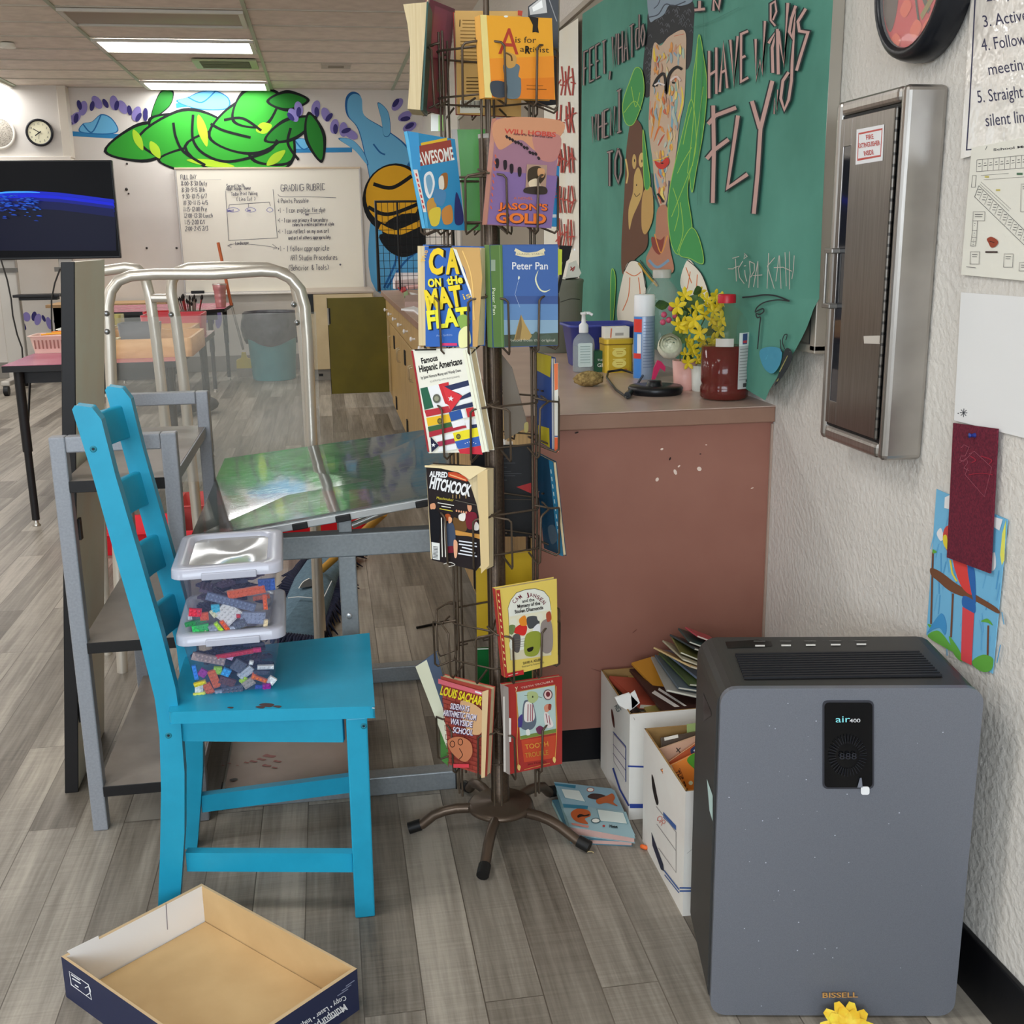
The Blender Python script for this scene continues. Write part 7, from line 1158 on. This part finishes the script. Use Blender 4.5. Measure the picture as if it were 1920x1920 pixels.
# tables with pink tops
PKT = noisy('pink_laminate', '9c4f66', 'a85a70', 4, .25, spec=.5); EDG = mt('1a191a', .5)
def table(name, label, x0, x1, y0, y1, z, legs, cut=0):
    t = thing(name, label, 'table', ((x0+x1)/2, (y0+y1)/2, 0), 'pink topped tables'); P = [(x0, y0), (x1-cut, y0), (x1, y0+cut), (x1, y1), (x0, y1)] if cut else [(x0, y0), (x1, y0), (x1, y1), (x0, y1)]
    m = MB(); m.prism([V((x, y, z-.03)) for x, y in P], (0, 0, .029), EDG); m.prism([V((x, y, z-.001)) for x, y in P], (0, 0, .0015), PKT); m.build('tabletop', t, .002); m = MB(); m.bx(x0+.06, x1-.06, y0+.08, y0+.10, z-.09, z-.03, EDG); m.build('apron', t)
    for x, y in legs:
        m = MB(); m.tube([V((x, y, z-.03)), V((x, y, .36))], .022, EDG, 12); m.tube([V((x, y, .37)), V((x, y, .03))], .0175, EDG, 12); m.tube([V((x, y+.02, .42)), V((x, y+.22*(1 if y < (y0+y1)/2 else -1), z-.04))], .006, EDG, 6); o = m.build('leg', t); m = MB(); m.lathe([(.018, 0), (.02, .004), (.012, .012), (.012, .032)], mt('a8a49c', .3, .8), (x, y, 0), 12); m.build('glide', o)
    return t
TBZ = .768
table('activity_table', 'long pink topped table with black edges holding baskets and trays, seen past the tan panel', -1.475, -.70, 5.37, 7.22, TBZ, ((-1.42, 5.43), (-.76, 5.50), (-1.42, 7.1), (-.76, 7.05)))
table('activity_table', 'pink topped table farther back with the striped cup on it', -2.02, -.89, 10.05, 11.2, .735, ((-1.95, 10.15), (-1.02, 10.2), (-1.95, 11.1), (-.97, 11.1)), .16)
# basket on the table
def tray(name, label, cat, c, w_, d, h, col, flare=.01, wall=.006, slots=0, R=0, rim=0.0, rough=.45):
    t = thing(name, label, cat, c); M_ = Matrix.Rotation(R, 3, 'Z'); rows = []
    for z, a_, b_ in ((.0, w_/2-flare, d/2-flare), (h, w_/2, d/2), (h, w_/2+rim, d/2+rim), (h+.004, w_/2+rim, d/2+rim), (h+.004, w_/2-wall, d/2-wall), (.006, w_/2-flare-wall, d/2-flare-wall)):
        P = [V(c)+M_@V((x, y, z)) for x, y in rr(-a_, a_, -b_, b_, min(.02, h*.3), 3)]; rows.append(P+[P[0]])
    m = MB(); mm_ = col if not isinstance(col, str) else mt(col, rough); m.grid(rows, mm_); m.poly(rows[0][:-1], mm_); m.poly(rows[-1][:-1], mm_)
    if slots:
        q = Cv(m, Fr(V(c)+M_@V((0, -d/2, 0)), M_@V((1, 0, 0)), (0, flare/h*-1, 1)), .0001, .0015, flip=-1)
        for i in range(slots): x = -w_/2+.03+(w_-.06)*i/(slots-1); q.rect('8a6258', x-.004, h*.3, x+.004, h*.82)
    m.build('tray_body', t, .001); return t
c = onZ(100, 663, TBZ); tray('pink_basket', 'pale pink slotted basket of pencils on the near pink table', 'basket', V((c.x+.04, c.y+.1, TBZ+.001)), .30, .20, .085, 'dfb5a8', .015, .006, 14, 0, .008)
pb = V((c.x+.04, c.y+.1, TBZ))
for i, (cl, cn, dy, dz_) in enumerate((('d9922c', 'orange', -.05, .092), ('e0a83c', 'yellow', -.03, .094), ('d87a2c', 'amber', .0, .099))):
    m = MB(); m.tube([pb+V((-.10+.02*i, dy, dz_)), pb+V((.12, dy+.03, dz_+.006))], .0045, mt(cl, .4), 6); tag(m.build('pencil'), cn+' pencil lying across the pale pink basket', 'pencil', 'pencils on the basket')
tray('white_basket', 'white basket stacked behind the pale pink one on the near pink table', 'basket', pb+V((.07, .22, .001)), .26, .2, .10, 'e0d5c8', .012, .006, 12, 0, .008)
WDT = noisy('pine_tray', 'b98a55', 'c79a66', 14, .5, stretch=(1, 1, 4))
tray('wooden_tray', 'big pale wooden tray at the front of the trays seen through the clear sheet', 'tray', V((-.885, 5.86, TBZ+.001)), .47, .62, .085, WDT, .0, .014, 0)
tray('wooden_tray', 'second pale wooden tray behind the front wooden one', 'tray', V((-.93, 6.42, TBZ+.001)), .42, .40, .085, WDT, .0, .014, 0)
tray('red_tray', 'red plastic tray behind the wooden trays on the near pink table', 'tray', V((-.88, 6.79, TBZ+.001)), .34, .32, .13, 'b5434a', .01, .008, 0)
c = V((-1.00, 5.75, TBZ+.016)); m = MB()
tray('grey_bin', 'dark grey plastic bin standing in the front wooden tray', 'bin', V((-.95, 5.98, TBZ+.017)), .20, .16, .12, '55565a', .012, .006)
m = MB(); c = V((-1.055, 5.75, TBZ+.05)); m.sph(c, .05, mt('cfd3cc', .35), 14, .75); m.sph(c+V((.02, -.02, -.02)), .03, mt('cfd3cc', .35), 12, .7); tag(m.build('white_cloth_bundle'), 'white wrapped bundle in the left end of the front wooden tray', 'bundle')
m = MB(); c = V((-1.04, 5.60, TBZ+.088)); m.tube([c+V((-.03, 0, 0)), c+V((.0, -.02, .003)), c+V((.04, .0, 0)), c+V((.05, .03, .006)), c+V((.0, .03, .0)), c+V((-.02, .05, .002))], .004, mt('e0cfae', .6), 6); tag(m.build('cream_string'), 'loop of cream string hanging over the front wooden tray edge', 'string')
c = V((-.90, 7.1, TBZ)); m = MB(); P = onY(358, 590, 7.1)
t = thing('brush_jar', 'clear grey jar full of dark paint brushes on the near pink table', 'jar', V((P.x, 7.1, TBZ))); m = MB(); m.lathe([(.075, .001), (.085, .01), (.09, .13), (.093, .135)], mt('8f8d80', .15, 0, 1, .5, 0, .6), (P.x, 7.1, TBZ), 20); m.build('jar', t)
for i in range(18):
    a_ = random.uniform(0, 6.28); r = random.uniform(.01, .06); b0 = V((P.x+r*.5*math.cos(a_), 7.1+r*.5*math.sin(a_), TBZ+.02)); e_ = V((P.x+r*1.5*math.cos(a_), 7.1+r*1.3*math.sin(a_), TBZ+random.uniform(.18, .235))); m = MB(); m.tube([b0, b0.lerp(e_, .85)], .0035, mt(random.choice(['6a5a4a', '3a2a24', '8c2a2a', 'c9c4ba']), .4), 6); m.tube([b0.lerp(e_, .85), b0.lerp(e_, .92), e_], [.004, .008, .001], mt('1c1614', .7), 6); tag(m.build('paint_brush'), 'thin dark paint brush standing in the grey jar', 'brush', 'paint brushes in the grey jar')
tray('red_bowl_bin', 'bright red bin behind the tube rack on the near pink table', 'bin', V((onY(298, 595, 7.06).x, 7.06, TBZ+.001)), .17, .14, .13, 'a8141c', .02, .006)
tray('yellow_box', 'pale yellow box at the left of the trays by the tube rack', 'box', V((onY(207, 595, 7.0).x, 7.0, TBZ+.001)), .14, .14, .12, 'a39c62', .0, .006)
# striped cup and orange broom
c = onY(414, 571, 10.45); c.z = .7365; m = MB(); t = thing('striped_cup', 'pink metallic striped cup on the far pink table', 'cup', c); m = MB(); prof_ = [(.043, 0), (.045, .004)]
for i in range(6): z = .01+.026*i; prof_ += [(.044+.002*(i % 2)+.0012*i, z), (.047+.002*(i % 2)+.0016*i, z+.012)]
prof_ += [(.062, .20), (.060, .205), (.055, .19)]; m.lathe(prof_, mt('b07f7c', .3, .5), c, 24); m.build('cup', t); m = MB(); m.lathe([(.0625, .196), (.0635, .200), (.062, .206)], mt('b9b4ac', .25, .8), c, 24, cap=False); m.build('rim', t)
m = MB(); a, b = onY(409, 455, 10.6), onY(433, 561, 10.5); b.z = .745; m.tube([a, a.lerp(b, .6), b], .014, mt('a3532c', .45), 10); tag(m.build('orange_pole'), 'orange brown pole leaning by the striped cup in front of the whiteboard', 'pole')
t = thing('broom', 'yellow broom with a grey handle leaning against the back wall by the trash can', 'broom', onZ(462, 703, .0)); a, b = onY(434, 572, 11.4), onY(456, 655, 11.2); m = MB(); m.tube([a, b], .012, mt('77736c', .4, .3), 10); m.build('handle', t)
P = Pl((0, 11.18, 0), (0, -1, 0)); m = MB(); m.prism([P(x, y) for x, y in ((453, 661), (460, 661), (463, 671), (476, 676), (478, 690), (444, 691), (443, 676), (452, 671))], (0, .05, 0), mt('bfa93a', .5)); m.build('head', t); m = MB(); m.prism([P(x, y) for x, y in ((444, 691), (478, 690), (480, 706), (446, 708))], (0, .045, 0), noisy('bristles', '7a7268', '8f877c', 300, .8, stretch=(1, 1, .05))); m.build('bristles', t)
# trash can with bag
c = onZ(513, 716, 0); c.y += .24; tc = thing('trash_can', 'teal trash can lined with a dark bag in front of the back wall', 'trash can', c); zt_ = onY(510, 585, c.y).z
m = MB(); m.lathe([(.19, 0), (.205, .01), (.245, zt_-.04), (.255, zt_-.02)], noisy('teal_plastic', '3f8a92', '4a98a0', 5, .5, k=1.5), c, 36, cap=False); m.build('can', tc)
m = MB(); BG = noisy('dark_bag', '2c2b2f', '434247', 18, .4, bump=.5, bs=40); rows = []
for i in range(9):
    k = i/8; row = []
    for j in range(48): a_ = 6.283*j/48; w_ = 1+.02*math.sin(a_*7+i)+.012*math.sin(a_*13-i*2); r = (.262+.022*math.sin(k*3.1))*w_; row.append(c+V((r*math.cos(a_), r*math.sin(a_), zt_-.005-(.27+.035*math.sin(a_*3))*k)))
    rows.append(row+[row[0]])
m.grid(rows, BG); rows = [[c+V((r*math.cos(6.283*j/48), r*math.sin(6.283*j/48), z)) for j in range(49)] for r, z in ((.262, zt_-.005), (.250, zt_+.008), (.235, zt_-.02), (.20, zt_-.2))]; m.grid(rows, BG); m.build('bag', tc)
# beige cabinet along the back wall
Yc = 10.75; Pc = Pl((0, Yc, 0), (0, -1, 0)); BGE = noisy('beige_laminate', 'b7a37d', 'c2af8a', 4, .45); xl = Pc(577, 620).x
cb = thing('beige_cabinet', 'beige laminate cabinet along the back wall behind the open olive door', 'cabinet', (.1, 11.3, 0)); m = MB(); m.bx(xl, .44, Yc+.02, YB-.12, .11, .82, BGE); m.build('body', cb); m = MB(); m.bx(xl+.02, .44, Yc+.08, YB-.13, 0, .11, mt('8f8a82', .5)); m.build('toe_kick', cb); m = MB(); m.bx(xl-.01, .45, Yc-.005, YB-.12, .82, .838, mt('a89a8c', .35)); m.build('top', cb, .003)
m = MB(); m.bx(xl+.005, .43, Yc, Yc+.019, .115, .815, BGE); dr_ = m.build('door', cb, .002); m = MB(); p = Pc(582, 570); m.bx(p.x-.028, p.x+.028, Yc-.006, Yc, p.z-.09, p.z+.09, mt('121110', .4)); m.build('label_holder', dr_)
for y in (665, 703): p = Pc(582 if y == 665 else 602, y); m = MB(); m.bx(p.x-.02, p.x+.02, Yc-.008, Yc, p.z-(.04 if y == 665 else .012), p.z+(.04 if y == 665 else .012), mt('121110', .4)); m.build('hinge', dr_)
# black wire grid panel on the counter end
Yg = 9.15; Pg = Pl((0, Yg, 0), (0, -1, 0)); gp = thing('wire_grid_panel', 'black wire grid panel standing at the far end of the counter before the blue painting', 'grid panel', V((.75, Yg, TZ))); x0 = Pg(707, 450).x; x1 = Pg(850, 450).x; zt2 = Pg(720, 378).z
m = MB(); B3 = mt('0e0e10', .4)
m.tube([V((x0, Yg, TZ)), V((x0, Yg, zt2)), V((x1, Yg, zt2)), V((x1, Yg, TZ))], .014, B3, 8); m.tube([V((x0+.17, Yg, TZ)), V((x0+.17, Yg, zt2))], .008, B3, 6); m.build('frame', gp)
m = MB(); n = int((x1-x0)/.045)
for i in range(1, n): m.tube([V((x0+(x1-x0)*i/n, Yg, TZ+.01)), V((x0+(x1-x0)*i/n, Yg, zt2))], .0022, B3, 5)
for k in range(1, int((zt2-TZ)/.06)): m.tube([V((x0, Yg+.005, TZ+.06*k)), V((x1, Yg+.005, TZ+.06*k))], .0022, B3, 5)
m.build('wire_mesh', gp)
# red trays and tools on the floor behind the shelf and desk
tray('red_tray', 'red plastic tray on the floor left of the grey shelf unit', 'tray', V((-.93, 4.95, .001)), .42, .34, .095, 'c41f2c', .03, .006, 0, 0, .012)
tray('red_tray', 'red plastic tray on the floor seen through the turquoise chair back', 'tray', V((-.58, 4.60, .001)), .24, .3, .10, 'c4202e', .02, .006, 0, 0, .012)
m = MB(); p = onY(268, 998, 4.44); m.bx(p.x-.03, p.x+.04, 4.43, 4.436, .055, .08, mt('d9d4cc', .5)); tag(m.build('white_tag'), 'white label strip in front of the red tray behind the chair back', 'label')
tray('red_tray', 'red plastic tray on the floor under the near edge of the dark glass', 'tray', V((-.12, 5.05, .001)), .52, .42, .14, 'c8141e', .03, .006, 0, 0, .012)
tray('pink_tray', 'faded red tray on the floor behind the shelf unit posts', 'tray', V((-.55, 5.3, .001)), .36, .3, .12, 'b8504e', .02, .006, 0, 0, .01)
# denim cushion with fringe, and the pole lying on it
dn = thing('denim_cushion', 'blue denim cushion with navy fringe lying on the floor behind the desk legs', 'cushion', (-.10, 4.05, 0)); DN = noisy('denim', '48606f', '56707f', 60, .85, bump=.2, bs=400); FR = mt('171c33', .9)
out = [(522, 1192), (520, 1150), (548, 1085), (575, 1047), (620, 1034), (668, 1042), (640, 1080), (628, 1120), (612, 1170), (600, 1200)]; O = [onZ(x, y, .03) for x, y in out]; cc_ = sum(O, V())/len(O); rows = []
for r, z in ((.001, .075), (.4, .07), (.75, .055), (.95, .03), (1, .012), (.96, .002)): row = [cc_+(p-cc_)*r+V((0, 0, z-.03)) for p in O]; rows.append(row+[row[0]])
m = MB(); m.grid(rows, DN); q = Cv(m, Pl((0, 0, .078), (0, 0, 1)), .0003, .001); q.blob('14161c', [(561, 1102), (570, 1090), (582, 1086), (588, 1098), (570, 1102)]); q.cur('d9d6d0', [(560, 1104), (568, 1092), (580, 1085)], 1.4); q.cur('b9bec0', [(540, 1122), (560, 1120), (585, 1122)], 1.4); q.line('b9bec0', [(606, 1123), (622, 1090)], 1.6); m.build('cushion', dn)
m = MB(); N_ = len(O)
for i in range(N_):
    a, b = O[i], O[(i+1) % N_]
    for k in range(14): p = a.lerp(b, k/14); d = (p-cc_).normalized(); t_ = V((-d.y, d.x, 0)); p = V((p.x, p.y, .03)); e_ = p+d*random.uniform(.05, .09)+t_*random.uniform(-.03, .03); e_.z = random.uniform(.002, .012); m.tube([p-d*.02, p+d*.025+V((0, 0, .008)), e_], [.008, .007, .002], FR, 5)
m.build('fringe', dn)
m = MB(); a = onZ(604, 1068, .09); b = onY(720, 962, 3.75); b.z = max(b.z, .2); m.tube([a, b], .014, mt('a87a2c', .5), 10); tag(m.build('wooden_stick'), 'short amber wooden stick resting on the denim cushion', 'stick')
m = MB(); a, b = onY(660, 985, 3.13), onY(752, 946, 3.13); m.tube([a, b], .010, mt('b9bab8', .25, .8), 10); tag(m.build('silver_rod'), 'silver rod under the glass sheet beside the desk riser', 'rod')
m = MB(); a, b = onZ(781, 1177, .004), onZ(842, 1164, .004); m.tube([a, b], .0045, mt('131212', .5), 8); tag(m.build('black_stick'), 'thin black stick lying on the floor left of the rack', 'stick')
# dark box and stool shapes seen through the hazy sheet
c = onZ(395, 722, 0); m = MB(); m.sph(V((c.x, 8.9, .10)), .15, mt('33333a', .7), 14, .6); m.sph(V((c.x+.14, 8.95, .07)), .10, mt('33333a', .7), 12, .6); m.sph(V((c.x-.1, 8.85, .06)), .09, mt('33333a', .7), 12, .6); tag(m.build('dark_bag'), 'dark slumped bag on the floor seen through the hazy clear sheet', 'bag')
